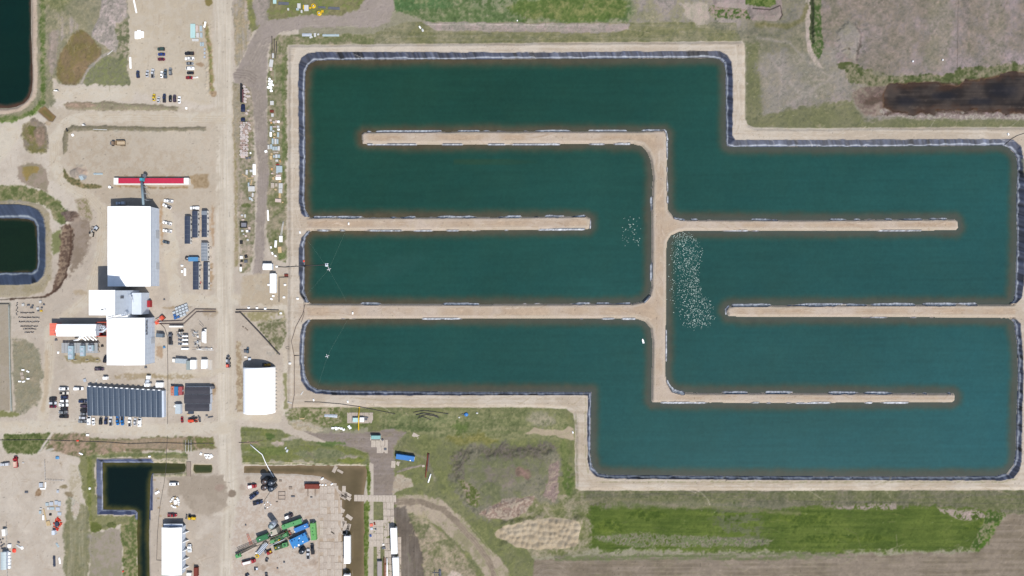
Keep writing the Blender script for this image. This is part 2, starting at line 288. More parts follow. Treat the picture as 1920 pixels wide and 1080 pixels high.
# pond-side and north-west grass
paint([(58, -40), (238, -40), (240, 60), (242, 159), (110, 158), (100, 150), (102, 190), (96, 198), (85, 205), (70, 195), (60, 215), (44, 222), (-40, 232), (-40, 200), (40, 200), (58, 170)], (150, 146, 118), (142, 140, 108), 'bc', f=4, warp=2, cls=GRASS)
stroke([(80, -30), (80, 60), (81, 150), (80, 190), (60, 212), (30, 222), (-20, 226)], 9, (100, 124, 58), (120, 132, 80), 'bc', f=6, warp=2)
stroke([(85, 0), (110, 10), (120, 0)], 22, (120, 128, 76), f=12, warp=4, op=.7)
paint([(105, 150), (108, 120), (118, 90), (135, 65), (155, 54), (175, 75), (192, 92), (185, 108), (165, 128), (148, 157), (115, 157)], (146, 124, 88), (128, 116, 70), 'bc', f=5, warp=3)
paint([(96, 50), (110, 60), (104, 130), (96, 150), (90, 110)], (166, 152, 138), (150, 140, 124), 'vc', f=6, warp=3)
paint([(105, 25), (130, 30), (160, 50), (130, 70), (110, 80)], (172, 160, 146), (154, 148, 122), 'vc', f=8, warp=4)
paint([(172, 58), (186, 35), (190, 10), (195, -30), (236, -30), (238, 30), (222, 45), (218, 100), (200, 92), (182, 78), (172, 68)], (168, 158, 150), (176, 166, 156), 'vc', f=3, warp=2, z=.4)
paint([(160, 140), (172, 118), (195, 106), (240, 110), (242, 158), (155, 158)], (138, 140, 104), (128, 136, 88), 'cd', f=4, warp=4)
stroke([(152, 157), (165, 130), (185, 110), (205, 98)], 4, (178, 168, 158), f=4)
paint([(216, 40), (238, 40), (242, 108), (222, 108)], (128, 132, 96), (150, 146, 118), 'cd', f=4, warp=4)
paint([(118, 195), (140, 190), (200, 192), (300, 196), (335, 202), (330, 208), (260, 207), (150, 207), (125, 204)], (164, 150, 126), (148, 144, 112), 'cd', f=3, warp=2, cls=GRASS, z=.4)
blob(150, 197, 30, 6, (168, 146, 122), f=4, warp=2)
paint([(118, 290), (116, 260), (120, 243), (135, 236), (200, 236), (330, 238), (385, 238), (388, 244), (330, 246), (200, 246), (140, 245), (128, 252), (126, 285)], (148, 138, 116), (128, 124, 96), 'cd', f=3, warp=1.5, cls=GRASS, z=.4)
paint([(120, 315), (130, 330), (160, 345), (190, 347), (192, 353), (160, 355), (135, 347), (118, 330)], (120, 116, 74), (138, 126, 84), 'cd', f=3, warp=2, cls=GRASS)
paint([(130, 250), (385, 246), (385, 320), (360, 330), (130, 325)], (198, 187, 174), (186, 173, 158), 'ac', f=6, warp=4, op=.95)
for x, y, r in ((332, 300, 12), (352, 295, 14), (185, 275, 12), (270, 310, 16)):
    for q in (0, 4): stroke([(x + (r - q) * math.cos(t), y + (r - q) * .9 * math.sin(t)) for t in np.linspace(0.3, 5.2, 10)], 1.4, (182, 166, 146), f=1.6, op=.5)
blob(150, 322, 14, 12, (198, 176, 162), (176, 160, 150), warp=4, f=5, z=.8, zs=6); blob(155, 333, 8, 6, (158, 162, 168), warp=3)
blob(140, 325, 9, 7, (168, 158, 150), warp=3, z=.5)
paint([(356, 330), (390, 325), (395, 352), (362, 354)], (176, 156, 130), (160, 140, 114), 'cd', f=4, warp=4)
stroke([(218, 349), (290, 352), (350, 351)], 4, (166, 142, 112), f=3, brk=('c', -.4)); stroke([(225, 331), (345, 331)], 3, (176, 154, 128), f=3, brk=('c', -.2))
paint([(42, 236), (66, 222), (82, 232), (90, 250), (88, 288), (60, 288), (46, 275), (40, 255)], (150, 136, 116), (124, 120, 76), 'bc', f=5, warp=3, cls=GRASS)
blob(58, 252, 12, 16, (120, 120, 62), (134, 122, 84), warp=4, f=6); blob(75, 258, 9, 20, (152, 130, 110), warp=4, f=6)
paint([(35, 312), (50, 303), (72, 304), (86, 318), (92, 340), (88, 362), (60, 352), (42, 342), (34, 328)], (164, 150, 138), (150, 140, 124), 'bc', f=5, warp=3)
paint([(42, 314), (60, 310), (74, 314), (70, 324), (55, 330), (50, 340), (44, 326)], (158, 138, 88), (146, 130, 84), f=4, warp=2)
paint([(-40, 347), (40, 348), (80, 360), (110, 378), (128, 398), (135, 412), (118, 420), (100, 410), (92, 392), (70, 380), (-40, 378)], (116, 126, 74), (134, 134, 92), 'bc', f=5, warp=3, cls=GRASS)
paint([(-40, 375), (50, 376), (75, 384), (92, 400), (97, 440), (97, 520), (80, 548), (50, 556), (-40, 558)], (172, 162, 144), (160, 150, 128), 'bc', f=4, warp=2, z=.3)
paint([(98, 440), (115, 430), (120, 470), (100, 478)], (132, 136, 96), f=5, warp=3)
paint([(115, 398), (135, 395), (150, 405), (148, 418), (125, 415)], (134, 116, 106), (112, 96, 88), 'cd', f=4, warp=3, z=1.0, zs=8)
paint([(135, 418), (165, 405), (175, 430), (165, 470), (150, 500), (132, 520), (130, 470)], (160, 146, 136), (146, 132, 120), 'bc', f=8, warp=4)
paint([(140, 375), (165, 372), (175, 400), (170, 415), (150, 405)], (176, 162, 146), (148, 140, 112), 'cd', f=6, warp=3)
paint([(115, 430), (128, 420), (140, 430), (136, 470), (128, 510), (112, 538), (95, 552), (100, 530), (110, 500), (112, 470)], (112, 94, 84), (138, 120, 106), 'cd', f=4, warp=2.5, z=-.7, zs=5)
stroke([(132, 425), (132, 470), (124, 515), (104, 545), (85, 556), (20, 561)], 3, (96, 76, 66), f=3)
stroke([(-10, 563), (30, 560), (85, 557)], 1.4, (72, 66, 58), f=1.2)
paint([(-40, 570), (16, 570), (18, 770), (-40, 775)], (176, 166, 154), (166, 156, 142), 'bc', f=2, warp=1)
stroke([(-10, 569), (18, 569), (19, 690), (22, 772)], 4, (150, 150, 142), f=2)
paint([(24, 635), (50, 636), (70, 655), (80, 700), (76, 750), (40, 778), (26, 775)], (156, 150, 126), (144, 140, 112), 'cd', f=6, warp=4, cls=GRASS)
paint([(-40, 770), (30, 772), (38, 780), (-40, 786)], (132, 134, 92), f=5, warp=3)
stroke([(88, 660), (86, 740), (80, 770)], 8, (192, 174, 152), f=5, op=.7)
paint([(120, 668), (185, 668), (190, 678), (150, 682), (125, 678)], (166, 156, 128), (152, 140, 108), 'cd', f=4, warp=3)
paint([(112, 640), (120, 640), (120, 690), (108, 690)], (186, 176, 164), f=4, warp=2, op=.6)
for x, y, rx, ry, c in ((330, 706, 45, 4, (172, 156, 128)), (255, 706, 50, 5, (168, 152, 126)), (330, 577, 28, 3, (168, 148, 122)), (395, 585, 14, 8, (172, 156, 136)), (399, 735, 5, 18, (160, 136, 110)), (398, 420, 3, 42, (176, 148, 120)), (303, 420, 3, 44, (178, 148, 118)), (300, 660, 6, 14, (176, 150, 126)), (396, 520, 4, 24, (170, 146, 120)), (150, 550, 14, 6, (180, 164, 142))):
    blob(x, y, rx, ry, c, f=5, warp=3, op=.8, brk=('c', -.4))
stroke([(385, 45), (390, 70), (396, 120), (398, 175)], 8, (166, 148, 118), (140, 136, 92), 'cd', f=4, warp=2, z=.5)
blob(392, 2, 6, 7, (140, 128, 84)); blob(375, 121, 8, 5, (172, 150, 128), warp=3); blob(399, 175, 7, 5, (172, 150, 126)); blob(292, 90, 4, 3, (186, 174, 160))
# north-east storage strip
paint([(436, -40), (475, -40), (480, 30), (470, 70), (455, 110), (440, 125)], (178, 166, 150), (160, 150, 120), 'vc', f=4, warp=3, cls=GRASS)
paint([(455, -40), (700, -40), (690, 10), (640, 32), (560, 34), (500, 42), (470, 60), (462, 20)], (138, 138, 92), (126, 132, 76), 'bc', f=5, warp=3, cls=GRASS)
paint([(436, 155), (470, 158), (478, 200), (476, 300), (478, 380), (476, 470), (468, 510), (450, 512), (445, 380), (440, 250)], (142, 140, 106), (156, 148, 124), 'bc', f=4, warp=2, cls=GRASS)
paint([(436, 160), (450, 160), (450, 210), (447, 300), (447, 500), (440, 500)], (178, 164, 142), (158, 148, 118), 'cd', f=4, warp=2)
paint([(506, 80), (518, 66), (700, 64), (700, 86), (538, 88), (538, 480), (534, 490), (520, 488), (508, 470), (500, 440), (500, 200)], (130, 134, 90), (144, 140, 108), 'bc', f=4, warp=2, cls=GRASS)
stroke([(530, 110), (532, 250), (532, 340)], 5, (108, 126, 70), f=5, op=.8)
blob(528, 480, 7, 8, (96, 120, 60), (110, 128, 70), f=4, warp=3); blob(462, 385, 10, 6, (104, 116, 66), warp=4)
paint([(470, -40), (735, -40), (738, 20), (732, 40), (700, 52), (620, 50), (560, 54), (530, 60), (512, 74), (504, 90), (500, 130), (500, 200), (505, 330), (498, 400), (494, 470), (488, 540), (475, 560), (478, 460), (484, 330), (476, 220), (470, 165), (440, 155), (438, 138), (455, 110), (472, 70), (488, 45), (475, 20)], (168, 156, 150), (156, 145, 138), 'bc', f=4, warp=2, cls=MUD)
paint([(480, -40), (700, -40), (676, 15), (640, 28), (560, 30), (500, 38), (482, 30)], (140, 138, 92), (118, 130, 70), 'bc', f=4, warp=3, cls=GRASS)
paint([(470, -20), (505, -20), (500, 40), (480, 50)], (166, 154, 148), (158, 148, 140), 'vc', f=5, warp=3, op=.9)
tracks([(500, 560), (490, 480), (490, 400), (494, 330), (486, 240), (484, 180), (470, 150)], 6, 16, (132, 120, 112), seed=11)
tracks([(480, 120), (500, 80), (540, 55), (640, 42), (710, 35), (735, -10)], 5, 22, (188, 178, 168), seed=12)
tracks([(440, 137), (465, 140), (480, 150)], 4, 14, (122, 110, 104), w=1.3, op=.6, seed=13)
tracks([(500, 350), (515, 385), (530, 395)], 3, 6, (178, 164, 146), seed=14)
paint([(455, 520), (500, 510), (540, 520), (555, 570), (450, 575)], (202, 190, 174), (192, 178, 160), 'ac', f=6, warp=4)
paint([(488, 600), (535, 598), (536, 640), (520, 660), (505, 640), (480, 605)], (134, 134, 96), (156, 150, 122), 'cd', f=5, warp=4, cls=GRASS)
paint([(448, 585), (535, 582), (535, 600), (470, 604)], (182, 172, 146), (160, 152, 120), 'cd', f=5, warp=3, brk=('c', -.3))
paint([(532, 700), (540, 700), (541, 765), (533, 765)], (148, 146, 112), f=4, warp=2); paint([(560, 715), (580, 735), (600, 745), (560, 745)], (170, 166, 128), f=4, warp=3, brk=('c', -.3))
paint([(443, 640), (452, 640), (458, 770), (444, 772)], (172, 154, 132), (186, 172, 150), 'cd', f=4, warp=2)
blob(507, 662, 8, 5, (188, 180, 172), (200, 190, 180), warp=2)
paint([(540, 762), (640, 762), (640, 790), (600, 806), (560, 800), (540, 785)], (122, 130, 78), (148, 144, 108), 'cd', f=5, warp=4, cls=GRASS)
paint([(540, 785), (580, 790), (612, 806), (590, 812), (550, 806)], (190, 178, 158), (170, 158, 134), 'cd', f=4, warp=4)
paint([(452, 800), (520, 803), (560, 822), (600, 830), (660, 838), (690, 850), (694, 880), (690, 872), (455, 870), (452, 840)], (128, 134, 86), (116, 126, 68), 'hc', f=3, warp=2, cls=GRASS)
for x, y, rx, ry, c in ((505, 817, 8, 8, (84, 112, 50)), (470, 830, 16, 3, (178, 150, 130)), (522, 830, 11, 6, (194, 176, 166)), (545, 822, 18, 4, (184, 172, 158)), (620, 832, 30, 5, (92, 116, 60)), (465, 848, 8, 2, (180, 176, 152)), (520, 866, 16, 2, (194, 182, 160)), (570, 866, 20, 3, (190, 178, 156)), (655, 858, 16, 5, (172, 160, 146)), (660, 864, 26, 5, (128, 140, 58)), (500, 845, 40, 8, (108, 126, 62)), (600, 850, 50, 8, (128, 134, 96))):
    blob(x, y, rx, ry, c, f=4, warp=4, op=.85)
paint([(684, 874), (692, 870), (695, 900), (694, 935), (690, 1000), (690, 1110), (680, 1110), (682, 990), (682, 945), (690, 930)], (100, 124, 44), (112, 130, 60), 'cd', f=3, warp=1.5, cls=GRASS)
# south-west: islands of grass, ditches, yards
paint([(8, 815), (95, 812), (92, 830), (72, 850), (14, 850), (5, 835)], (98, 114, 58), (112, 122, 72), 'cd', f=4, warp=2, cls=GRASS)
paint([(85, 845), (98, 815), (160, 812), (172, 822), (300, 820), (396, 818), (406, 842), (290, 846), (220, 850), (150, 858), (140, 855)], (124, 124, 82), (150, 134, 106), 'bc', f=4, warp=3, cls=GRASS)
paint([(180, 828), (290, 822), (345, 822), (345, 842), (230, 840), (185, 838)], (166, 146, 120), (150, 132, 100), 'hc', f=5, warp=3)
paint([(365, 820), (398, 818), (405, 840), (370, 840)], (136, 128, 84), (110, 118, 62), 'cd', f=4, warp=2)
stroke([(100, 842), (72, 850), (85, 830), (98, 812)], 4, SAND, f=3)
paint([(150, 858), (180, 850), (250, 848), (350, 852), (350, 862), (180, 856), (178, 870), (182, 968), (256, 966), (258, 1110), (228, 1110), (232, 1030), (225, 985), (170, 1000), (165, 960), (150, 900)], (142, 142, 96), (128, 132, 82), 'bc', f=4, warp=3, cls=GRASS)
stroke([(168, 860), (168, 900), (166, 960), (172, 990)], 8, (122, 130, 66), f=6, warp=3)
paint([(128, 930), (165, 950), (172, 1000), (165, 1110), (120, 1110), (118, 1000)], (154, 150, 118), (134, 134, 98), 'vc', f=5, warp=3, cls=GRASS)
paint([(165, 1000), (225, 990), (230, 1040), (228, 1110), (168, 1110)], (166, 156, 146), (152, 146, 128), 'bc', f=5, warp=3)
paint([(228, 985), (256, 965), (258, 1110), (232, 1110)], (116, 128, 72), (136, 136, 92), 'cd', f=4, warp=3)
blob(180, 990, 11, 9, (118, 128, 60), (100, 112, 50), warp=3); blob(210, 985, 8, 6, (110, 120, 66), warp=3)
stroke([(170, 858), (260, 853), (345, 850)], 5, (110, 122, 74), f=4, warp=2, op=.8)
paint([(132, 870), (150, 880), (152, 960), (138, 975), (130, 930)], (204, 194, 180), (186, 176, 158), 'cd', f=6, warp=4)
paint([(312, 895), (360, 890), (420, 892), (428, 920), (424, 950), (395, 965), (360, 960), (340, 930), (315, 930)], (180, 168, 156), (168, 156, 144), 'bc', f=6, warp=3)
blob(411, 914, 10, 7, (166, 148, 138), warp=3); blob(128, 925, 9, 5, (146, 132, 110), f=5, warp=4); blob(120, 912, 8, 3, (150, 138, 112), warp=3)
blob(72, 924, 8, 7, (146, 120, 96), (160, 136, 112), warp=3); blob(435, 925, 7, 8, (146, 132, 120), warp=2)
for i in range(10): blob(290 + i * 3, 900 + i * 17, 3, 2, (178, 160, 136), f=2)
paint([(455, 905), (560, 888), (640, 900), (655, 940), (655, 1110), (430, 1110), (436, 1000)], (208, 197, 189), (196, 182, 172), 'cd', f=8, warp=5, cls=GRAV)
paint([(600, 905), (645, 905), (642, 1110), (596, 1110)], (198, 182, 168), (184, 166, 150), 'vc', f=4, warp=3)
stroke([(455, 868), (560, 868), (684, 872)], 1.5, (196, 186, 156), f=1.5, brk=('c', -.3))
scuffs(110, 440, 895, 640, 1080, ((176, 154, 134), (160, 140, 124), (226, 214, 202), (186, 164, 146)), 5, 26, ang=.1)
for i in range(40): blob(sc.uniform(450, 600), sc.uniform(900, 1075), sc.uniform(2, 8), sc.uniform(2, 5), sc.choice(((182, 160, 142), (168, 148, 134), (222, 210, 200))), f=4, warp=4, op=.5)
scuffs(70, 560, 808, 740, 870, ((128, 116, 108), (176, 164, 156), (118, 106, 100)), 10, 40, ang=.3); scuffs(40, 480, 120, 500, 500, ((134, 122, 114), (184, 172, 164)), 10, 50, ang=1.55); scuffs(40, 470, 20, 735, 130, ((138, 126, 118), (188, 178, 168)), 10, 50, ang=-.3)
scuffs(90, 1520, 0, 1920, 140, ((142, 130, 122), (172, 160, 152), (136, 134, 104), (126, 120, 104)), 10, 60, ang=1.2, op=(.15, .4)); scuffs(70, 1400, 60, 1600, 210, ((174, 166, 154), (136, 130, 112), (124, 122, 100)), 10, 50, op=(.15, .4)); scuffs(110, 1000, 1045, 1920, 1080, ((170, 156, 140), (118, 110, 96), (122, 122, 92)), 20, 140, ang=0, op=(.15, .45))
scuffs(60, 1880, 960, 1920, 1080, ((174, 160, 146), (128, 118, 106)), 10, 50, ang=-.8, op=(.2, .4)); scuffs(120, 1110, 945, 1850, 1032, ((130, 134, 74), (72, 96, 34), (140, 140, 96)), 8, 60, ang=0, op=(.15, .4)); scuffs(60, 1100, 920, 1920, 944, ((146, 140, 112), (108, 114, 80)), 20, 90, ang=0, op=(.2, .4))
scuffs(60, 560, 768, 1060, 830, ((146, 142, 104), (100, 116, 64)), 10, 60, ang=.05, op=(.2, .4)); scuffs(50, 760, 0, 1180, 40, ((146, 144, 108), (84, 112, 62), (176, 172, 150)), 6, 30, op=(.2, .45)); scuffs(60, 70, 0, 240, 155, ((168, 158, 138), (120, 118, 84), (186, 174, 158)), 8, 40, ang=1.4, op=(.2, .45)); scuffs(60, 790, 42, 1390, 80, ((176, 166, 146), (120, 122, 86)), 20, 120, ang=0, op=(.2, .45)); scuffs(50, 690, 940, 900, 1080, ((168, 160, 128), (112, 122, 74)), 8, 40, op=(.2, .4))
# dike top road
RO = [(540, 84), (900, 81), (1392, 77), (1397, 84), (1397, 222), (1402, 233), (1416, 239), (1440, 241), (1700, 239), (1960, 238), (1960, 919), (1500, 920), (1088, 920), (1079, 916), (1078, 860), (1078, 790), (1074, 776), (1062, 767), (1000, 764), (700, 764), (548, 764), (538, 755), (540, 400)]
paint(RO, DTAN, DTAN2, 'hb', f=2.2, warp=1.0, cls=DIKE, z=0.9, zs=7)
tracks([(548, 740), (550, 600), (551, 420), (549, 120), (556, 92), (600, 89), (900, 88), (1380, 86), (1386, 130), (1386, 240), (1420, 251), (1900, 250)], 4, 9, (190, 176, 158), seed=21)
tracks([(590, 753), (800, 754), (1060, 752), (1088, 770), (1089, 880), (1110, 908), (1500, 909), (1915, 908)], 5, 10, (176, 160, 138), seed=22)
stroke([(548, 740), (549, 420), (548, 130), (556, 93), (620, 90), (1378, 86), (1388, 240), (1900, 249)], 3, (222, 211, 200), f=3, warp=1, op=.6)
paint([(1926, 240), (1960, 240), (1960, 910), (1926, 910)], (190, 180, 152), f=4)
# ---------------------------------------------------------------- ponds: basins, liners, water sheets
LVL = -0.8
WATERS = []          # (name, label slices, d, level)
WC = np.zeros((NY, NX, 3))
def orient(d):
    gy, gx = np.gradient(d); return np.abs(gy) > np.abs(gx)
def basin(d, sl, level, depth=2.6, slope=.13):
    z = ZZ[sl]; ZZ[sl] = np.where(d < 0, level + np.maximum(d * slope, -depth) - .02, z)
def liner(dw, dl, sl, top=1.0, tint=(62, 68, 88), silt=2.6, level=LVL, siltc=(176, 182, 196), amp=1.0):
    """dw: distance to water, dl: signed distance to the liner's outer edge"""
    zone = (dw >= 0) & (dl < 0); t = dw / np.maximum(dw - dl, 1e-3)
    ho = orient(dw); X = GX[sl]; Y = GY[sl]
    r1 = np.where(ho, vnoise(X / .95 + .5 * Y, Y / 14, 91), vnoise(X / 14, Y / .95 + .4 * X, 92))
    r2 = np.where(ho, vnoise(X / 3.1, Y / 9, 93), vnoise(X / 9, Y / 3.1, 94))
    ZZ[sl] = np.where(zone, level + (top - level) * t ** .9 + (r1 - .5) * .34 * amp + (r2 - .5) * .26 * amp, ZZ[sl])
    r3 = np.where(ho, vnoise((X + .45 * Y) / 5.3, Y / 30, 98), vnoise(X / 30, (Y + .4 * X) / 5.3, 99)); c = np.array(tint, float) * (1 + (r1 - .5) * .55 * amp + (r2 - .5) * .35 * amp + .10 * NZ['b'][sl])[..., None]
    dark = sm((r3 - .78) * 9)[..., None]; c = c * (1 - dark * .5); lt = sm((.17 - r3) * 9)[..., None]; c = c + lt * 30
    sw = silt * (0.55 + .9 * r2) ; s = (sm(1.0 - np.abs(dw - sw * .7) / (sw * .55 + .2)))[..., None] * (0.55 + .45 * r1)[..., None]
    c = c * (1 - s) + np.array(siltc, float) * s
    m = sm(0.5 - dl / 1.2) * (dw >= -.5)
    COL[sl] = COL[sl] * (1 - m[..., None]) + c * m[..., None]
    CLS[sl][zone] = LINER
def watercol(sl, d, deep, edge, w0=3, w1=22, pw=1.0, deep2=None, g=None):
    k = sm((-d + WX[sl] * 1.6 + NZ['b'][sl] * 2.4 + NZ['a'][sl] * 2.6 + NZ['d'][sl] * .8 - w0) / (w1 - w0))[..., None] ** pw
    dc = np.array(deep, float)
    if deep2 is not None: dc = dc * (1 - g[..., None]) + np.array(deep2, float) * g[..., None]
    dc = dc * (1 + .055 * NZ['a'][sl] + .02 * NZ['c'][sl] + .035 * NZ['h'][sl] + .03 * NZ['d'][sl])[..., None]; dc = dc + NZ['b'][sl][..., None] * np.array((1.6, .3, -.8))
    ec = np.array(edge, float) * (1 + .08 * NZ['c'][sl] + .06 * NZ['b'][sl])[..., None]
    WC[sl] = np.where((d < 4)[..., None], ec * (1 - k) + dc * k, WC[sl])

OUT = [(572, 300), (571, 180), (572, 134), (578, 121), (590, 113), (620, 112), (960, 110), (1338, 108), (1350, 111), (1358, 119), (1361, 132), (1362, 262), (1363, 272), (1369, 275), (1600, 275), (1880, 272), (1893, 277), (1903, 286), (1908, 298), (1909, 320), (1907, 380), (1908, 450), (1905, 545), (1902, 562), (1893, 572), (1893, 596), (1902, 604), (1908, 640), (1910, 700), (1908, 760), (1906, 850), (1902, 872), (1890, 887), (1868, 893), (1700, 894), (1400, 893), (1140, 891), (1122, 888), (1111, 876), (1107, 850), (1108, 790), (1109, 735), (1060, 735), (850, 735), (700, 733), (620, 732), (594, 730), (580, 722), (572, 705), (569, 680), (570, 640), (574, 612), (582, 600), (590, 585), (576, 562), (570, 545), (571, 500), (570, 462), (573, 445), (582, 433), (590, 420), (580, 407), (572, 392), (570, 370)]
LIN = [(562, 300), (560, 180), (560, 122), (566, 109), (578, 101), (600, 98), (960, 99), (1348, 96), (1362, 104), (1371, 118), (1373, 140), (1373, 255), (1378, 263), (1700, 262), (1870, 261), (1897, 262), (1912, 274), (1918, 300), (1920, 380), (1921, 450), (1918, 535), (1913, 560), (1900, 572), (1900, 595), (1912, 606), (1915, 640), (1917, 700), (1915, 780), (1914, 862), (1910, 882), (1898, 896), (1878, 900), (1700, 900), (1400, 899), (1138, 897), (1118, 893), (1105, 880), (1101, 860), (1101, 790), (1102, 741), (1060, 741), (850, 741), (640, 741), (594, 738), (576, 730), (566, 714), (562, 680), (563, 630), (568, 608), (578, 599), (580, 585), (572, 566), (563, 552), (563, 530), (560, 500), (561, 468), (566, 446), (577, 432), (580, 420), (576, 410), (565, 400), (561, 380)]
D1 = [(678, 252), (683, 248), (900, 247), (1200, 247), (1244, 245), (1250, 250), (1250, 300), (1251, 380), (1253, 395), (1262, 406), (1276, 412), (1500, 413), (1790, 411), (1796, 415), (1797, 427), (1793, 431), (1600, 432), (1290, 432), (1272, 434), (1258, 441), (1251, 453), (1249, 470), (1249, 560), (1247, 700), (1250, 718), (1256, 728), (1268, 735), (1300, 737), (1788, 738), (1791, 742), (1790, 751), (1786, 754), (1400, 755), (1224, 754), (1222, 750), (1223, 720), (1224, 640), (1221, 615), (1210, 602), (1193, 597), (900, 597), (700, 597), (600, 598), (540, 600), (540, 568), (600, 570), (900, 571), (1185, 570), (1206, 565), (1218, 553), (1222, 538), (1223, 440), (1222, 400), (1225, 330), (1221, 300), (1215, 285), (1204, 273), (1188, 269), (1100, 269), (800, 270), (690, 270), (680, 268)]
D2 = [(545, 409), (600, 408), (860, 408), (1098, 406), (1106, 410), (1107, 424), (1102, 429), (900, 431), (700, 432), (545, 432)]
D3 = [(1362, 582), (1366, 575), (1380, 573), (1900, 571), (1960, 569), (1960, 599), (1900, 596), (1700, 594), (1400, 594), (1367, 592)]
sl = sub(OUT, 20)
dk = [sdf(p, sl, .35) for p in (D1, D2, D3)]
dk = np.minimum(np.minimum(dk[0], dk[1]), dk[2])
do = sdf(OUT, sl, .3); dl = sdf(LIN, sl, .8)
d = np.maximum(do, -dk)                       # <0 in water
MAIND = d
# dike tops across the pond
m = sm(.5 - dk / 1.5) * (dl < 14); lay(sl, m, (205, 190, 178), (196, 182, 168), 'bc', None)
mid = sm((-dk - 4.5 + WX[sl]) / 4) * .75 * sm(.6 + NZ['a'][sl] * .3 + NZ['b'][sl] * .8) * (dl < 2)
COL[sl] = COL[sl] * (1 - mid[..., None]) + np.array((192., 170., 150.)) * (1 + .05 * NZ['c'][sl])[..., None] * mid[..., None]
CLS[sl][(dk < 0) & (dl < 3)] = DIKE
ZZ[sl] = np.where((dk < 0) & (do < 6), LVL + (1.0 - LVL) * sm(.35 - dk / 6.0), ZZ[sl])
basin(d, sl, LVL)
far = (dk > 1.5)
liner(np.where(far, do, -1), dl, sl, silt=3.3, siltc=(204, 210, 222))
# rust / silt stains along the waterline, exposed liner folds on the dike shoulders
X = PX[sl]; Y = PY[sl]
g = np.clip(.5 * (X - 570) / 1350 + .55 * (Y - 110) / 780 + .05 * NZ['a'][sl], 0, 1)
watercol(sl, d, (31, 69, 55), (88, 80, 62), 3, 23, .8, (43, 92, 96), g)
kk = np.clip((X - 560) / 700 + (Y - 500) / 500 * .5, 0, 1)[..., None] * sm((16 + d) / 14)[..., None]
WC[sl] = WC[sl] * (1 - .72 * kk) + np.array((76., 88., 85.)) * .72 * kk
WATERS.append((sl, d, LVL))
def fold(pts, w, seed, side=-1, thr=.5, base=0.12):
    """black liner pulled up over a dike's shoulder, silt-white where it bulges"""
    sl = sub(pts, w + 4); dd = ldist(pts, sl, .3); X = GX[sl]; Y = GY[sl]
    n = vnoise(X / 13 + seed, Y / 13, 95) * .7 + vnoise(X / 4 + seed, Y / 4, 96) * .3
    k = sm((n - thr) * 7)
    wd = base * w + w * k * (.55 + .9 * n)
    ym = dd if side == 0 else dd
    m = sm(.5 + (wd - dd) / .8) * np.clip(k * 1.2 + .05, 0, 1)
    in_ = sm((wd * .72 - dd) / .9)
    c = np.array((52., 56., 72.)) * (1 - in_[..., None]) + np.array((196., 200., 210.)) * in_[..., None] * (.72 + .55 * vnoise(X / .8, Y / .8, 97))[..., None]
    COL[sl] = COL[sl] * (1 - m[..., None]) + c * m[..., None]
    CLS[sl][m > .55] = LINER; ZZ[sl] += m * .55
for pts, w, sd, th in (([(690, 246), (900, 245), (1100, 244), (1215, 244)], 2.6, 1, .42), ([(690, 271), (900, 271), (1180, 270)], 1.6, 2, .5), ([(590, 407), (800, 407), (1095, 405)], 3.0, 3, .42), ([(590, 432), (800, 433), (1095, 430)], 1.8, 4, .45), ([(600, 569), (900, 570), (1180, 569)], 2.4, 5, .5), ([(600, 598), (900, 598), (1190, 598)], 1.8, 6, .52),
                       ([(1290, 411), (1500, 412), (1790, 410)], 2.6, 7, .5), ([(1300, 433), (1600, 433), (1790, 432)], 1.4, 8, .55), ([(1375, 572), (1600, 571), (1830, 570)], 3.2, 9, .36), ([(1375, 595), (1600, 595), (1880, 596)], 1.2, 10, .6), ([(1275, 736), (1500, 736), (1780, 737)], 2.8, 11, .46), ([(1240, 755), (1500, 756), (1780, 755)], 2.0, 12, .5), ([(1251, 250), (1252, 380)], 2.0, 13, .52), ([(1221, 290), (1221, 540)], 1.8, 14, .6), ([(1250, 620), (1249, 715)], 1.8, 15, .5), ([(1252, 715), (1262, 732), (1280, 737)], 3, 16, .2), ([(1210, 244), (1248, 243), (1252, 262)], 3.0, 17, .2), ([(1265, 409), (1282, 412)], 2.6, 18, .1), ([(1361, 592), (1361, 580), (1366, 574)], 1.8, 19, .3), ([(1218, 555), (1208, 566)], 2.0, 20, .3), ([(1107, 428), (1108, 409)], 1.4, 22, .4)):
    fold(pts, w, sd, thr=th)
stroke([(1885, 278), (1899, 286), (1905, 300)], 4, (168, 136, 122), f=3, warp=1); stroke([(575, 555), (582, 566), (600, 569)], 3, (206, 204, 206), f=2)
stroke([(1895, 566), (1880, 572)], 5, (190, 176, 164), f=3, warp=1.5); stroke([(1890, 888), (1902, 872)], 3, (196, 184, 174), f=2, warp=1)
# inner bank of the corner spit: tracks on the dikes
tracks([(560, 420), (800, 420), (1090, 418)], 4, 12, (186, 164, 146), w=1.2, op=.5, seed=31)
tracks([(560, 584), (900, 584), (1190, 583), (1225, 570), (1236, 540), (1236, 260)], 4, 11, (190, 168, 150), w=1.2, op=.5, seed=32)
tracks([(1236, 440), (1270, 422), (1780, 421)], 3, 8, (188, 166, 148), w=1.2, op=.5, seed=33)
tracks([(690, 258), (1200, 257), (1232, 275)], 4, 9, (182, 158, 138), w=1.2, op=.5, seed=34)
tracks([(1370, 584), (1900, 583)], 3, 8, (186, 162, 142), w=1.2, op=.5, seed=35)
tracks([(1236, 600), (1236, 735), (1260, 746), (1780, 746)], 3, 9, (190, 168, 150), w=1.2, op=.5, seed=36)

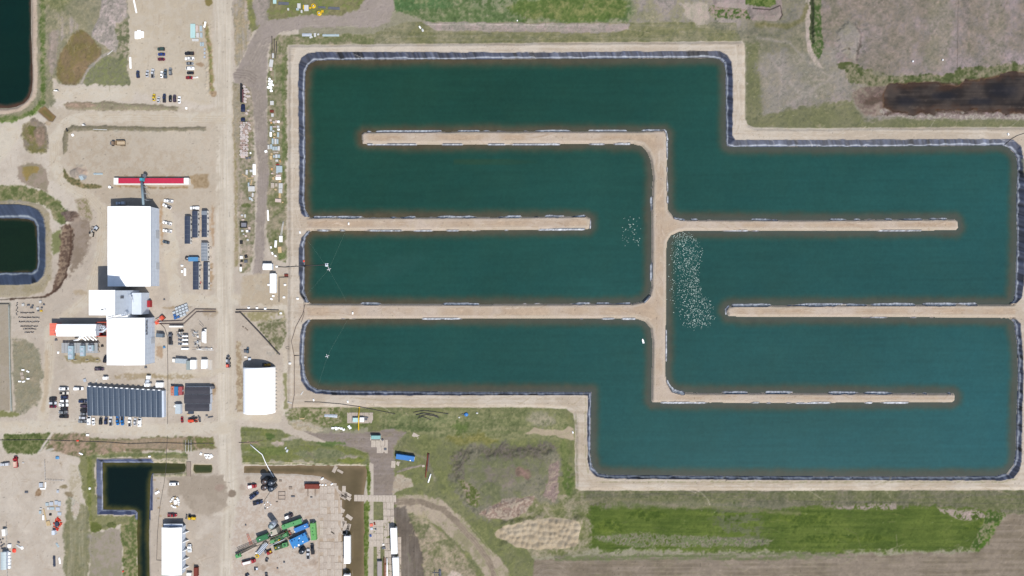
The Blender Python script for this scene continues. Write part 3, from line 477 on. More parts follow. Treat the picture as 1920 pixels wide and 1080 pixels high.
def pond(pts, deep, edge, w0, w1, lin=None, level=-.6, top=.5, deep2=None, slope=.16, warp=.5, tint=(78, 84, 104), silt=2.6, bank=4, bankc=None, siltc=(176, 182, 196), pw=1.0, lw=.5):
    sl = sub(pts, 30); d = sdf(pts, sl, warp)
    if bankc: lay(sl, sm(.5 - (d - bank / 2) / (bank)), bankc, None, 'bc', GRAV)
    ZZ[sl] = np.where((d >= 0) & (d < bank), level + (ZZ[sl] - level) * sm(d / bank), ZZ[sl])
    basin(d, sl, level, slope=slope)
    if lin is not None: liner(d, sdf(lin, sl, lw), sl, top=top, tint=tint, silt=silt, level=level, siltc=siltc, amp=.35)
    watercol(sl, d, deep, edge, w0, w1, pw); WATERS.append((sl, d, level))
# north-west pond with its pale berm
NWP = [(-60, -60), (56, -60), (57, 60), (59, 110), (60, 150), (58, 170), (53, 183), (44, 193), (30, 199), (15, 202), (-60, 202)]
stroke([(63, -60), (64, 60), (65, 160), (62, 178), (52, 192), (36, 204), (15, 209), (-60, 209)], 11, (196, 180, 168), (184, 168, 156), 'bc', f=3, warp=1, cls=DIKE, z=.6)
pond(NWP, (13, 42, 34), (86, 64, 52), -1, 7, level=-.6)
# west pond with broad slate liner
WP = [(-60, 409), (30, 409), (52, 411), (62, 415), (67, 424), (68, 450), (69, 490), (67, 503), (58, 510), (30, 511), (-60, 512)]
WL = [(-60, 383), (30, 383), (56, 386), (74, 395), (83, 408), (87, 430), (87, 500), (83, 517), (72, 529), (55, 534), (-60, 535)]
pond(WP, (22, 40, 24), (70, 62, 44), -1, 6, lin=WL, level=-.8, top=1.2, tint=(68, 79, 102), silt=5, siltc=(176, 184, 194))
# south-west pond and its canal
SP = [(191, 868), (280, 868), (345, 870), (347, 877), (345, 885), (320, 888), (284, 888), (281, 900), (279, 958), (278, 1000), (280, 1120), (258, 1120), (256, 1000), (257, 962), (252, 957), (192, 956)]
SPL = [(181, 861), (284, 860), (288, 866), (287, 956), (282, 956), (283, 975), (255, 975), (253, 965), (183, 965)]
paint([(283, 862), (350, 862), (352, 893), (284, 893)], (196, 184, 160), (150, 146, 118), 'cd', f=3, warp=2, cls=MUD)
pond(SP, (11, 27, 22), (84, 80, 40), 0, 14, level=-.8, slope=.2, bank=3)
sl2 = sub(SPL, 20); dw = sdf(SP, sl2, .3); dl2 = sdf(SPL, sl2, .6)
liner(dw, dl2, sl2, top=.6, tint=(78, 86, 116), silt=2.0, amp=.4)
paint([(284, 884), (283, 960), (280, 960), (280, 884)], (150, 140, 110), f=1.5, op=.0)
pond([(363, 872), (396, 872), (398, 878), (396, 886), (366, 887), (362, 882)], (62, 70, 42), (88, 86, 56), 0, 6, bankc=(190, 178, 150), bank=3, level=-.4)
sl3 = sub([(284, 868), (346, 887)], 2); dd = sdf([(284, 868), (350, 868), (350, 888), (284, 888)], sl3)
k3 = sm(.5 - dd / 6)[..., None]; WC[sl3] = WC[sl3] * (1 - k3 * .7) + np.array((66., 70., 40.)) * k3 * .7
pond([(76, 203), (83, 200), (103, 219), (98, 227), (92, 226), (72, 208)], (124, 114, 68), (140, 118, 80), 0, 4, bankc=(120, 100, 84), bank=2.5, level=-.4)
blob(91, 231, 5, 3, (196, 178, 158)); pond([(457, 874), (560, 873), (684, 874), (688, 882), (682, 930), (682, 1120), (641, 1120), (641, 960), (636, 925), (622, 904), (600, 893), (560, 889), (520, 888), (457, 887)], (102, 90, 66), (138, 118, 92), -2, 9, level=-.35, slope=.08, warp=1.0, bank=3, pw=.8)
slr = sub([(590, 870), (690, 1100)], 2); k4 = (vnoise(GX[slr] / 5, GY[slr] / 9, 99))[..., None]
WC[slr] = WC[slr] * (1 - .35 * k4) + np.array((152., 132., 106.)) * .35 * k4
MP = [(1655, 178), (1668, 160), (1700, 157), (1745, 156), (1790, 160), (1815, 152), (1850, 146), (1890, 138), (1960, 136), (1960, 214), (1870, 210), (1810, 206), (1770, 206), (1720, 212), (1675, 210), (1656, 200)]
slm = sub(MP, 14); lay(slm, sm(.5 - (sdf(MP, slm, 3) - 2) / 5), (96, 74, 60), (84, 62, 50), 'cd', MUD)
pond(MP, (50, 43, 38), (72, 54, 42), 0, 14, level=-.4, slope=.06, warp=7, bank=4)
stroke([(1625, 190), (1660, 183)], 14, (92, 74, 62), f=8, warp=5, op=.7); stroke([(1650, 214), (1760, 210), (1860, 212)], 5, (84, 66, 54), f=5, warp=4, op=.8, brk=('c', -.2)); stroke([(1670, 160), (1780, 156), (1860, 146)], 5, (78, 62, 50), f=5, warp=4, op=.8, brk=('c', -.2))
n5 = sm(.5 + 1.1 * NZ['b'][slm] + .5 * NZ['h'][slm])[..., None]; WC[slm] = WC[slm] * (1 - n5 * .55) + np.array((96., 86., 80.)) * n5 * .55; n6 = sm((NZ['c'][slm] * .6 + NZ['h'][slm] * .7 + NZ['d'][slm] * .3 - .25) * 2)[..., None]; WC[slm] = WC[slm] * (1 - .4 * n6) + np.array((112., 98., 88.)) * .4 * n6
for x, y, rx, ry in ((1700, 190, 24, 10), (1770, 180, 26, 9), (1880, 170, 34, 16), (1840, 190, 30, 8)):
    sb = sub([(x - rx, y - ry), (x + rx, y + ry)], 12); q = np.sqrt(((PX[sb] - x) / rx) ** 2 + ((PY[sb] - y) / ry) ** 2) + WX[sb] * .25
    k = sm(1.3 - q)[..., None]; WC[sb] = WC[sb] * (1 - k * .6) + np.array((36., 36., 42.)) * k * .6
# faint plume and warm streaks in the main pond
slp = sub([(860, 280), (1000, 320)], 10); q = np.sqrt(((PX[slp] - 900) / 110) ** 2 + ((PY[slp] - 303) / 9) ** 2) + NZ['h'][slp] * .4
k = (sm(1.1 - q) * .35)[..., None]; WC[slp] = WC[slp] * (1 - k) + np.array((62., 78., 50.)) * k
slp = sub([(600, 470), (900, 560)], 10); q = np.sqrt(((PX[slp] - 720 + (PY[slp] - 510) * 1.5) / 60) ** 2 + ((PY[slp] - 500) / 40) ** 2) + NZ['b'][slp] * .3
k = (sm(1.1 - q) * .12)[..., None]; WC[slp] = WC[slp] * (1 - k) + np.array((80., 110., 104.)) * k

# stockpile of dumped loads: rows of rounded heaps; other small heaps
rr = random.Random(5)
def heap(px, py, r, h):
    s = sub([(px - r, py - r), (px + r, py + r)], 1)
    q = np.sqrt((PX[s] - px) ** 2 + (PY[s] - py) ** 2) / r + WX[s] * .12
    ZZ[s] = np.maximum(ZZ[s], h * np.clip(1.15 - q, 0, 1))
for row in range(5):
    for i in range(15):
        x = 946 + i * 9.6 + rr.uniform(-4, 4) - (row == 4) * 2; y = 977 + row * 11.2 + rr.uniform(-2.5, 2.5) + (i < 3) * (3 - row) + 2 * math.sin(i * .7 + row)
        if x < 1086: heap(x, y, rr.uniform(6, 10), rr.uniform(.9, 1.9)); heap(x + rr.uniform(-5, 5), y + rr.uniform(-2, 4), rr.uniform(4, 7), rr.uniform(.6, 1.3))
for i in range(22): heap(915 + rr.uniform(0, 80), 968 - rr.uniform(0, 26), rr.uniform(4, 8), rr.uniform(.6, 1.4))
for i in range(40): heap(850 + rr.uniform(0, 190), 838 + rr.uniform(0, 24), rr.uniform(3, 6), rr.uniform(.3, .9))
for i in range(26): heap(849 + rr.uniform(0, 22), 850 + rr.uniform(0, 70), rr.uniform(3, 6), rr.uniform(.3, .9))
for i in range(18): heap(1026 + rr.uniform(0, 18), 870 + rr.uniform(0, 60), rr.uniform(3, 6), rr.uniform(.4, 1.0))
for i in range(12): heap(118 + rr.uniform(0, 28), 398 + rr.uniform(0, 20), rr.uniform(4, 7), rr.uniform(.5, 1.3))
for i in range(10): heap(140 + rr.uniform(0, 26), 312 + rr.uniform(0, 20), rr.uniform(3, 5), rr.uniform(.3, .9))
for i in range(34): heap(388 + rr.uniform(-2, 9), 50 + i * 3.8, rr.uniform(2.5, 4), rr.uniform(.3, .8))
for i in range(60): heap(840 + rr.uniform(0, 0), -90, 1, .1)
# weeds, ruts and washed patches on the dikes
scuffs(60, 1090, 900, 1900, 916, ((160, 148, 118), (178, 162, 140), (226, 216, 204)), 20, 90, ang=0, op=(.25, .6)); scuffs(40, 600, 742, 1075, 762, ((166, 152, 126), (180, 164, 142), (224, 214, 202)), 20, 90, ang=0, op=(.25, .6))
scuffs(40, 560, 82, 1380, 96, ((182, 170, 150), (224, 214, 204), (188, 172, 156)), 20, 90, ang=0, op=(.25, .5)); scuffs(50, 541, 120, 558, 740, ((182, 168, 150), (224, 214, 204), (186, 170, 152)), 20, 90, ang=1.57, op=(.25, .5)); scuffs(40, 1400, 243, 1900, 259, ((180, 166, 148), (224, 214, 204)), 20, 90, ang=0, op=(.25, .5)); scuffs(24, 1376, 100, 1394, 235, ((180, 166, 148), (222, 212, 202)), 10, 50, ang=1.57, op=(.25, .5))
stroke([(1120, 903), (1500, 903), (1880, 903), (1905, 896)], 2, (150, 148, 112), f=3, warp=1.2, op=.7, brk=('c', -.3)); stroke([(1098, 745), (1097, 860), (1102, 885)], 2, (156, 150, 118), f=3, warp=1.2, op=.7, brk=('c', -.3)); stroke([(1080, 775), (1083, 915)], 2, (150, 146, 110), f=4, warp=2, op=.7, brk=('c', -.2)); stroke([(1916, 300), (1930, 400)], 3, (160, 158, 122), f=4, op=.6)
for y0_, xa, xb in ((420, 570, 1095), (584, 570, 1190), (259, 690, 1200), (422, 1290, 1780), (584, 1375, 1890), (746, 1260, 1780)): scuffs(46, xa, y0_ - 7, xb, y0_ + 7, ((180, 156, 136), (172, 150, 132), (222, 208, 196), (166, 142, 122)), 10, 60, ang=0, op=(.3, .7))
scuffs(50, 1228, 260, 1246, 740, ((182, 160, 142), (224, 212, 202), (172, 150, 132)), 10, 60, ang=1.57, op=(.25, .6))
tr = (CLS == GRASS) & (PX > 1400) & (PY < 240); COL[tr] *= .95
tr = (CLS == GRAV) | (CLS == DIKE); COL[tr] *= np.array([.982, .974, .962])
# micro relief
rough = np.array([.16, .26, .08, .07, 0, .16])[CLS]
dry = (ZZ > -.3)
ZZ += rough * (NZ['c'] * .7 + NZ['d'] * .45) * dry + .22 * NZ['b'] * (CLS == GRASS) * dry
# overall mottling of each cover
amp = np.array([.05, .115, .034, .034, 0, .075])[CLS]
COL *= (1 + amp * (NZ['c'] * .9 + NZ['d'] * .9) + .018 * NZ['b'])[..., None]
hue = NZ['c'] * .7 + NZ['d'] * .6; gm = (CLS == GRASS)[..., None]
COL = np.where(gm, COL * (1 + hue[..., None] * np.array([.05, -.005, .05])), COL)
lum = COL.mean(2, keepdims=True); COL = np.where(gm, lum + (COL - lum) * .80 + np.array([1.5, -1., 0.]), COL)
sp = sm((vnoise(GX / .8, GY / .8, 120) - .93) * 20) * (CLS != LINER); COL *= (1 - .22 * sp)[..., None]
sp = sm((vnoise(GX / 1.1 + 9, GY / 1.1, 121) - .95) * 20) * (CLS == GRASS); COL = COL * (1 - .4 * sp[..., None]) + np.array((205., 200., 180.)) * .4 * sp[..., None]
f = FADE[..., None]; COL = COL * (1 - f) + BASE * (1 + .06 * NZ['a'] + .05 * NZ['c'])[..., None] * f
CLS[FADE > .3] = GRASS; ZZ *= (1 - FADE)

def emit(name, mask, z, colr, material, **props):
    """mesh of all grid cells in mask (NY-1,NX-1)"""
    idx = np.arange(NY * NX).reshape(NY, NX)
    q = np.stack([idx[:-1, :-1][mask], idx[:-1, 1:][mask], idx[1:, 1:][mask], idx[1:, :-1][mask]], 1).astype(np.int64)
    if len(q) == 0: return None
    used, inv = np.unique(q.ravel(), return_inverse=True); nf = len(q)
    me = bpy.data.meshes.new(name)
    me.vertices.add(len(used)); me.loops.add(nf * 4); me.polygons.add(nf)
    co_ = np.stack([GX.ravel()[used], GY.ravel()[used], z.ravel()[used]], 1).astype(np.float32)
    me.vertices.foreach_set('co', co_.ravel())
    me.loops.foreach_set('vertex_index', inv.astype(np.int32).ravel())
    me.polygons.foreach_set('loop_start', (np.arange(nf) * 4).astype(np.int32))
    me.polygons.foreach_set('use_smooth', np.ones(nf, bool))
    me.update(calc_edges=True)
    a = me.color_attributes.new('col', 'FLOAT_COLOR', 'POINT')
    cc = np.ones((len(used), 4), np.float32); cc[:, :3] = alb(np.clip(colr.reshape(-1, 3)[used], 0, 255))
    a.data.foreach_set('color', cc.ravel())
    me.materials.append(material)
    o = bpy.data.objects.new(name, me); COLL.objects.link(o)
    for k, v in props.items(): o[k] = v
    return o
fc = CLS[:-1, :-1]
gm_ = mat('soil', attr=True, rough=.95, spec=.1, noise=.10, scale=2.2, bump=.05)
gg_ = mat('grass_cover', attr=True, rough=.95, spec=.1, noise=.20, scale=3.0, bump=.12)
ll_ = mat('liner_film', attr=True, rough=.55, spec=.2, noise=.08, scale=1.2, bump=.02)
ww_ = mat('pond_water', attr=True, rough=.045, spec=.28, noise=.03, scale=.5, bump=.004)
for nm, ids, mm in (('gravel_ground', (GRAV,), gm_), ('grass_field', (0, GRASS), gg_), ('dike_road', (DIKE,), gm_), ('pond_liner', (LINER,), ll_), ('bare_soil', (MUD,), gm_)):
    emit(nm, np.isin(fc, ids), ZZ, COL, mm, kind='structure')
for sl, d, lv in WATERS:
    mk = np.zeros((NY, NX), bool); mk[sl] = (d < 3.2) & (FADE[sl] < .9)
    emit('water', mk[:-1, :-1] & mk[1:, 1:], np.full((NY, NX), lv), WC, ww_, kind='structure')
def ground_z(x, y):
    i = min(NX - 1, max(0, int(np.searchsorted(AX, x)))); j = min(NY - 1, max(0, int(np.searchsorted(AY, y))))
    return float(ZZ[j, i])
# ================================================================ object helpers
def P(px, py, h=0.0):                 # map position of a point that the straight-down survey photo shows at px,py and that is h above the ground
    f = 1 - h / H
    return ((px - 960) * S * f, (540 - py) * S * f)
class MB:
    """collects shapes into ONE mesh"""
    def __init__(s): s.v = []; s.f = []; s.m = []; s.mi = 0; s.sm = []
    def add(s, vs, fs, smooth=False):
        o = len(s.v); s.v += [tuple(v) for v in vs]
        for f in fs: s.f.append([i + o for i in f]); s.m.append(s.mi); s.sm.append(smooth)
        return s
    def box(s, x, y, z, lx, ly, lz, r=0.0, taper=1.0):
        c, n = math.cos(r), math.sin(r); vs = []
        for k, t in ((0, 1.0), (1, taper)):
            for a, b in ((-1, -1), (1, -1), (1, 1), (-1, 1)):
                u, w = a * lx / 2 * t, b * ly / 2 * t; vs.append((x + u * c - w * n, y + u * n + w * c, z + k * lz))
        return s.add(vs, [(3, 2, 1, 0), (4, 5, 6, 7), (0, 1, 5, 4), (1, 2, 6, 5), (2, 3, 7, 6), (3, 0, 4, 7)])
    def cyl(s, x, y, z, r, h, n=14, r2=None):
        r2 = r if r2 is None else r2
        vs = [(x + r * math.cos(i * 2 * math.pi / n), y + r * math.sin(i * 2 * math.pi / n), z) for i in range(n)]
        vs += [(x + r2 * math.cos(i * 2 * math.pi / n), y + r2 * math.sin(i * 2 * math.pi / n), z + h) for i in range(n)]
        s.add(vs, [tuple(range(n))[::-1], tuple(range(n, 2 * n))]); o = len(s.v) - 2 * n
        for i in range(n): s.f.append([o + i, o + (i + 1) % n, o + n + (i + 1) % n, o + n + i]); s.m.append(s.mi); s.sm.append(True)
        return s
    def tube(s, pts, r, n=8):
        rings = []; m = len(pts); vs = []
        for i, p in enumerate(pts):
            p = Vector(p); a = Vector(pts[max(0, i - 1)]); b = Vector(pts[min(m - 1, i + 1)]); t = (b - a).normalized()
            u = t.cross(Vector((0, 0, 1))); u = u.normalized() if u.length > .01 else Vector((1, 0, 0)); w = u.cross(t)
            vs += [p + (u * math.cos(k * 2 * math.pi / n) + w * math.sin(k * 2 * math.pi / n)) * r for k in range(n)]
        fs = [tuple(range(n)), tuple(range((m - 1) * n, m * n))[::-1]]
        for i in range(m - 1):
            for k in range(n): fs.append((i * n + k, i * n + (k + 1) % n, (i + 1) * n + (k + 1) % n, (i + 1) * n + k))
        return s.add(vs, fs, True)
    def loft(s, st, smooth=False):
        """st: (x, halfwidth_bottom, halfwidth_top, z0, z1) sections along x, with rolled top edges"""
        vs = []; n = 8
        for x, wb, wt, z0, z1 in st:
            h = z1 - z0
            for y, z in ((-wb * .92, z0), (-wb, z0 + h * .35), (-wb * .5 - wt * .5, z0 + h * .8), (-wt * .86, z1), (wt * .86, z1), (wb * .5 + wt * .5, z0 + h * .8), (wb, z0 + h * .35), (wb * .92, z0)):
                vs.append((x, y, z))
        m = len(st); fs = [tuple(range(n)), tuple(range((m - 1) * n, m * n))[::-1]]
        for i in range(m - 1):
            for k in range(n): fs.append((i * n + k, (i + 1) * n + k, (i + 1) * n + (k + 1) % n, i * n + (k + 1) % n))
        return s.add(vs, fs, smooth)
    def prism(s, poly, z0, z1):
        n = len(poly); vs = [(x, y, z0) for x, y in poly] + [(x, y, z1) for x, y in poly]
        return s.add(vs, [tuple(range(n))[::-1], tuple(range(n, 2 * n))] + [(i, (i + 1) % n, n + (i + 1) % n, n + i) for i in range(n)])
    def build(s, name, mats, parent=None, **props):
        me = bpy.data.meshes.new(name); me.from_pydata(s.v, [], s.f)
        for m in (mats if isinstance(mats, (list, tuple)) else [mats]): me.materials.append(m)
        me.polygons.foreach_set('material_index', s.m); me.polygons.foreach_set('use_smooth', s.sm); me.update()
        import bmesh as _b
        b = _b.new(); b.from_mesh(me); _b.ops.recalc_face_normals(b, faces=b.faces); b.to_mesh(me); b.free()
        o = bpy.data.objects.new(name, me); COLL.objects.link(o)
        if parent: o.parent = parent
        for k, v in props.items(): o[k] = v
        return o
def thing(name, label, cat, loc=(0, 0, 0), rot=0.0, group=None):
    o = bpy.data.objects.new(name, None); o.empty_display_size = .5; COLL.objects.link(o); o.location = loc; o.rotation_euler = (0, 0, rot)
    o['label'] = label; o['category'] = cat
    if group: o['group'] = group
    return o
def tag(o, label, cat, group=None):
    o['label'] = label; o['category'] = cat
    if group: o['group'] = group
    return o
def dup(root, loc, rot, label=None, group=None, scale=None):
    r = root.copy(); COLL.objects.link(r); r.location = loc; r.rotation_euler = (0, 0, rot)
    if scale: r.scale = scale
    if label: r['label'] = label
    if group: r['group'] = group
    for ch in list(root.children):
        c = ch.copy(); COLL.objects.link(c); c.parent = r
        for g in list(ch.children):
            e = g.copy(); COLL.objects.link(e); e.parent = c
    return r
def at(px, py, h=0.0, lift=0.0):
    x, y = P(px, py, h); return (x, y, max(ground_z(x, y), -.4) + lift)
R = math.radians
WHITE = mat('white_paint', (.80, .80, .79), rough=.5, noise=.04, scale=.4)
CREAM = mat('cream_panel', (.62, .60, .56), rough=.6, noise=.06)
GALV = mat('galvanised', (.42, .45, .49), rough=.5, metal=.3, noise=.12)
LGREY = mat('light_grey_cladding', (.46, .50, .56), rough=.6, noise=.06, scale=.5)
DGREY = mat('dark_grey_metal', (.09, .095, .11), rough=.6, noise=.2)
BLACK = mat('black_rubber', (.018, .018, .02), rough=.7, noise=.2)
GLASS = mat('vehicle_glass', (.012, .014, .018), rough=.12, spec=.5, noise=.02)
CHROME = mat('lamp_lens', (.7, .7, .68), rough=.2, noise=.02)
TIN = mat('taillight', (.35, .02, .02), rough=.3, noise=.02)
WOOD = mat('weathered_timber', alb((206, 193, 182)), rough=.9, noise=.18, scale=2.5)
WOODG = mat('grey_timber', alb((196, 182, 171)), rough=.9, noise=.16, scale=2.5)
WOODD = mat('brown_timber', alb((162, 146, 134)), rough=.9, noise=.2, scale=2.5)
ORANGE = mat('orange_paint', alb((238, 100, 74)), rough=.6, noise=.1)
SALMON = mat('salmon_panel', alb((250, 132, 112)), rough=.7, noise=.06)
RED = mat('red_paint', alb((176, 44, 54)), rough=.5, noise=.12)
CRIM = mat('crimson_roof', alb((206, 50, 84)), rough=.7, noise=.07, scale=.6)
BLUE = mat('blue_paint', alb((66, 136, 214)), rough=.5, noise=.08)
BLUED = mat('deep_blue_paint', alb((38, 84, 160)), rough=.5, noise=.1)
LBLUE = mat('light_blue_paint', alb((98, 158, 210)), rough=.5, noise=.08)
GREENP = mat('green_paint', alb((100, 172, 112)), rough=.5, noise=.12)
GREEND = mat('dark_green_paint', alb((56, 108, 74)), rough=.5, noise=.2)
YELL = mat('yellow_paint', alb((238, 196, 40)), rough=.5, noise=.08)
PIPE = mat('dark_pipe', (.05, .045, .045), rough=.6, noise=.2)
PIPEB = mat('brown_pipe', (.11, .085, .075), rough=.7, noise=.2)
RUST = mat('rusty_steel', alb((132, 62, 50)), rough=.8, noise=.25)
SLATE = mat('slate_membrane', alb((78, 92, 112)), rough=.6, noise=.08, scale=.5)
CHAR = mat('charcoal_membrane', alb((72, 72, 82)), rough=.8, noise=.14, scale=.4)
NAVY = mat('navy_membrane', alb((62, 72, 94)), rough=.6, noise=.1, scale=.5)
MGREY = mat('mid_grey_roof', alb((142, 150, 162)), rough=.7, noise=.08, scale=.5)
CONC = mat('concrete', alb((206, 198, 190)), rough=.9, noise=.08)
TEAL = mat('teal_panel', alb((150, 200, 200)), rough=.6, noise=.08)
FABRIC = mat('tension_fabric', (.82, .82, .82), rough=.6, noise=.03)
TOTE = mat('tote_plastic', alb((214, 222, 232)), rough=.5, noise=.06)

# ================================================================ buildings
def roof_rect(px0, py0, px1, py1, h):
    x0, y1 = P(px0, py0, h); x1, y0 = P(px1, py1, h); return x0, y0, x1, y1
def gable_building(name, label, cat, rect, h, rise, axis_='y', wall=LGREY, roof=WHITE, bays=8, vents=0, doors=(), over=.25, group=None):
    x0, y0, x1, y1 = rect; cx, cy = (x0 + x1) / 2, (y0 + y1) / 2; lx, ly = x1 - x0, y1 - y0
    t = thing(name, label, cat, (cx, cy, 0), 0, group)
    w = MB(); a, b = lx / 2 - over, ly / 2 - over
    if axis_ == 'y':
        w.add([(-a, -b, -.3), (a, -b, -.3), (a, b, -.3), (-a, b, -.3), (-a, -b, h - .05), (a, -b, h - .05), (a, b, h - .05), (-a, b, h - .05), (0, -b, h + rise - .1), (0, b, h + rise - .1)],
              [(3, 2, 1, 0), (0, 1, 5, 8, 4), (2, 3, 7, 9, 6), (1, 2, 6, 5), (3, 0, 4, 7), (4, 8, 9, 7), (8, 5, 6, 9)])
    else:
        w.add([(-a, -b, -.3), (a, -b, -.3), (a, b, -.3), (-a, b, -.3), (-a, -b, h - .05), (a, -b, h - .05), (a, b, h - .05), (-a, b, h - .05), (-a, 0, h + rise - .1), (a, 0, h + rise - .1)],
              [(3, 2, 1, 0), (0, 1, 5, 4), (1, 2, 6, 9, 5), (2, 3, 7, 6), (3, 0, 4, 8, 7), (4, 5, 9, 8), (8, 9, 6, 7)])
    wo_ = w.build('wall', wall, t)
    s = MB()                                    # cladding joints: thin pressed ribs and lap strips on the walls
    n = max(2, int(ly / 3.0))
    for i in range(n + 1):
        yy = -b + 2 * b * i / n; s.box(a + .03, yy, -.2, .06, .10, h - .1); s.box(-a - .03, yy, -.2, .06, .10, h - .1)
    n = max(2, int(lx / 3.0))
    for i in range(n + 1):
        xx = -a + 2 * a * i / n; s.box(xx, -b - .03, -.2, .10, .06, h - .1); s.box(xx, b + .03, -.2, .10, .06, h - .1)
    s.box(a + .06, 0, h * .35, .06, 2 * b, .12); s.box(a + .06, 0, h * .68, .06, 2 * b, .12)
    s.build('cladding_rib', LGREY, wo_)
    r = MB(); A, B = lx / 2, ly / 2; th = .18
    if axis_ == 'y':
        for sgn in (-1, 1):
            r.add([(0, -B, h + rise), (sgn * A, -B, h), (sgn * A, B, h), (0, B, h + rise), (0, -B, h + rise + th), (sgn * A, -B, h + th), (sgn * A, B, h + th), (0, B, h + rise + th)],
                  [(0, 1, 2, 3), (7, 6, 5, 4), (0, 4, 5, 1), (1, 5, 6, 2), (2, 6, 7, 3), (3, 7, 4, 0)])
        for i in range(1, int(ly / 1.5)):
            yy = -B + i * 1.5
            for sgn in (-1, 1): r.add([(0, yy - .03, h + rise + th), (0, yy + .03, h + rise + th), (sgn * A, yy + .03, h + th), (sgn * A, yy - .03, h + th), (0, yy, h + rise + th + .07), (sgn * A, yy, h + th + .07)], [(0, 3, 5, 4), (1, 4, 5, 2), (0, 4, 1), (3, 2, 5)])
    else:
        for sgn in (-1, 1):
            r.add([(-A, 0, h + rise), (-A, sgn * B, h), (A, sgn * B, h), (A, 0, h + rise), (-A, 0, h + rise + th), (-A, sgn * B, h + th), (A, sgn * B, h + th), (A, 0, h + rise + th)],
                  [(0, 1, 2, 3), (7, 6, 5, 4), (0, 4, 5, 1), (1, 5, 6, 2), (2, 6, 7, 3), (3, 7, 4, 0)])
    ro = r.build('roof', roof, t)
    c = MB()
    if axis_ == 'y': c.box(0, 0, h + rise + th - .05, .5, ly + .1, .16)
    else: c.box(0, 0, h + rise + th - .05, lx + .1, .5, .16)
    c.build('ridge_cap', roof, ro)
    for i in range(vents):
        v = MB(); q = -ly / 2 + ly * (i + .5) / vents
        if axis_ == 'y': v.cyl(0, q, h + rise + .2, .35, .6, 10); v.cyl(0, q, h + rise + .8, .55, .12, 10)
        else: q = -lx / 2 + lx * (i + .5) / vents; v.cyl(q, 0, h + rise + .2, .3, .5, 10); v.cyl(q, 0, h + rise + .7, .45, .12, 10)
        v.build('roof_vent', WHITE, ro)
    for dx, dy, wd, ht, face, m in doors:      # face: e w n s
        d = MB()
        if face in 'ew': d.box((a + .10) * (1 if face == 'e' else -1), dy, -.1, .16, wd, ht)
        else: d.box(dx, (b + .10) * (1 if face == 'n' else -1), -.1, wd, .16, ht)
        d.build('door', m, t)
    g = MB(); g.box(A + .08 if axis_ == 'y' else 0, 0 if axis_ == 'y' else B + .08, h - .02, .16 if axis_ == 'y' else lx, ly if axis_ == 'y' else .16, .16); g.build('gutter', GALV, t)
    return t
# main warehouse, tower, south block
wh = gable_building('warehouse', 'largest white gable warehouse with the red-roofed shed just north of it', 'warehouse', roof_rect(202, 387, 282.5, 537, 10.9), 10.9, 1.3, 'y', vents=0, doors=((0, 8, 5, 5, 'e', GALV), (0, -12, 4, 4.5, 'e', GALV), (6, 0, 6, 6, 'n', GALV), (-6, 0, 5, 5, 'n', DGREY)))
x0, y0, x1, y1 = roof_rect(167, 544, 216, 591, 27)
tw = gable_building('process_tower', 'tall white plant tower standing between the two big white sheds', 'tower', (x0, y0, x1, y1), 27, .5, 'y', doors=())
cx, cy = (x0 + x1) / 2, (y0 + y1) / 2; hx, hy = (x1 - x0) / 2, (y1 - y0) / 2
for zz, yy in ((20, 3.2), (18.2, 3.2), (7.5, -3)): MB().box(hx + .05, yy, zz, .2, 1.6, 1.4).build('wall_vent', DGREY, tw)
m = MB()
for i in range(9): m.box(hx + .6, -5.5 + 1.2 * i, 3 + 1.1 * i, 1.1, 1.25, .12)
m.tube([(hx + 1.2, -6, 4), (hx + 1.2, 5, 14)], .06, 6); m.tube([(hx + .2, -6, 4), (hx + .2, 5, 14)], .06, 6); m.build('outside_stair', GALV, tw)
m = MB(); m.box(1.0, -4.2, 27.4, 3.2, .22, .25, .5); m.box(2.2, -3.6, 27.4, .22, 2.2, .25, .4); m.box(.4, -4.2, 27.4, 1.0, .8, .5); m.build('roof_antenna', DGREY, tw)
MB().box(hx + 3.0, -1, -.2, 6, 13.5, 9.5).build('lean_to', LGREY, tw)
rb = MB(); rb.box(hx + 7.0, -1.3, 0, 1.8, 4.2, 2.8); rb.build('door_hood', RED, tw)
sb_ = gable_building('plant_shed', 'southern white shed below the tower with lattice conveyor at its corner', 'shed', roof_rect(200.5, 596, 272, 684.5, 12), 12, 1.2, 'y', vents=0, doors=((0, 0, 4, 5, 'e', GALV),))
hx = (roof_rect(200.5, 596, 272, 684.5, 12)[2] - roof_rect(200.5, 596, 272, 684.5, 12)[0]) / 2
for i in range(5): MB().box(hx, 12.2 - 1.9 * i, 9.6 + (i % 2) * .3, .7, 1.2, 1.0).build('wall_louvre', DGREY, sb_)
m = MB(); m.box(-5.5, 15.6, 0, 13, 4.4, 12.2); m.build('roof_annex', WHITE, sb_)
# covered gallery (lattice conveyor) over the roofs
g0 = P(200.5, 596, 16); g1 = P(238, 589, 16); g2 = P(262, 586, 16)
t = thing('conveyor_gallery', 'dark lattice conveyor crossing the roofs between tower and southern shed', 'conveyor', (g0[0], g0[1], 0))
m = MB(); a = Vector((0, 0, 14.4)); b = Vector((g1[0] - g0[0], g1[1] - g0[1], 16.4)); off = Vector((.25, -1.2, 0)).normalized() * .7
for s_ in (-1, 1):
    for dz in (0, 1.2): m.tube([a + off * s_ + Vector((0, 0, dz)), b + off * s_ + Vector((0, 0, dz))], .10, 5)
for i in range(11):
    p = a.lerp(b, i / 10); m.tube([p - off, p + off], .07, 4); m.tube([p - off + Vector((0, 0, 1.2)), p + off + Vector((0, 0, 1.2))], .07, 4); m.tube([p + off, p + off + Vector((0, 0, 1.2))], .06, 4)
m.build('lattice_frame', DGREY, t); m = MB(); m.box(b.x - 1.6, b.y + .2, 15.3, 3.4, 2.2, 1.6, .2); m.build('head_house', LGREY, t)
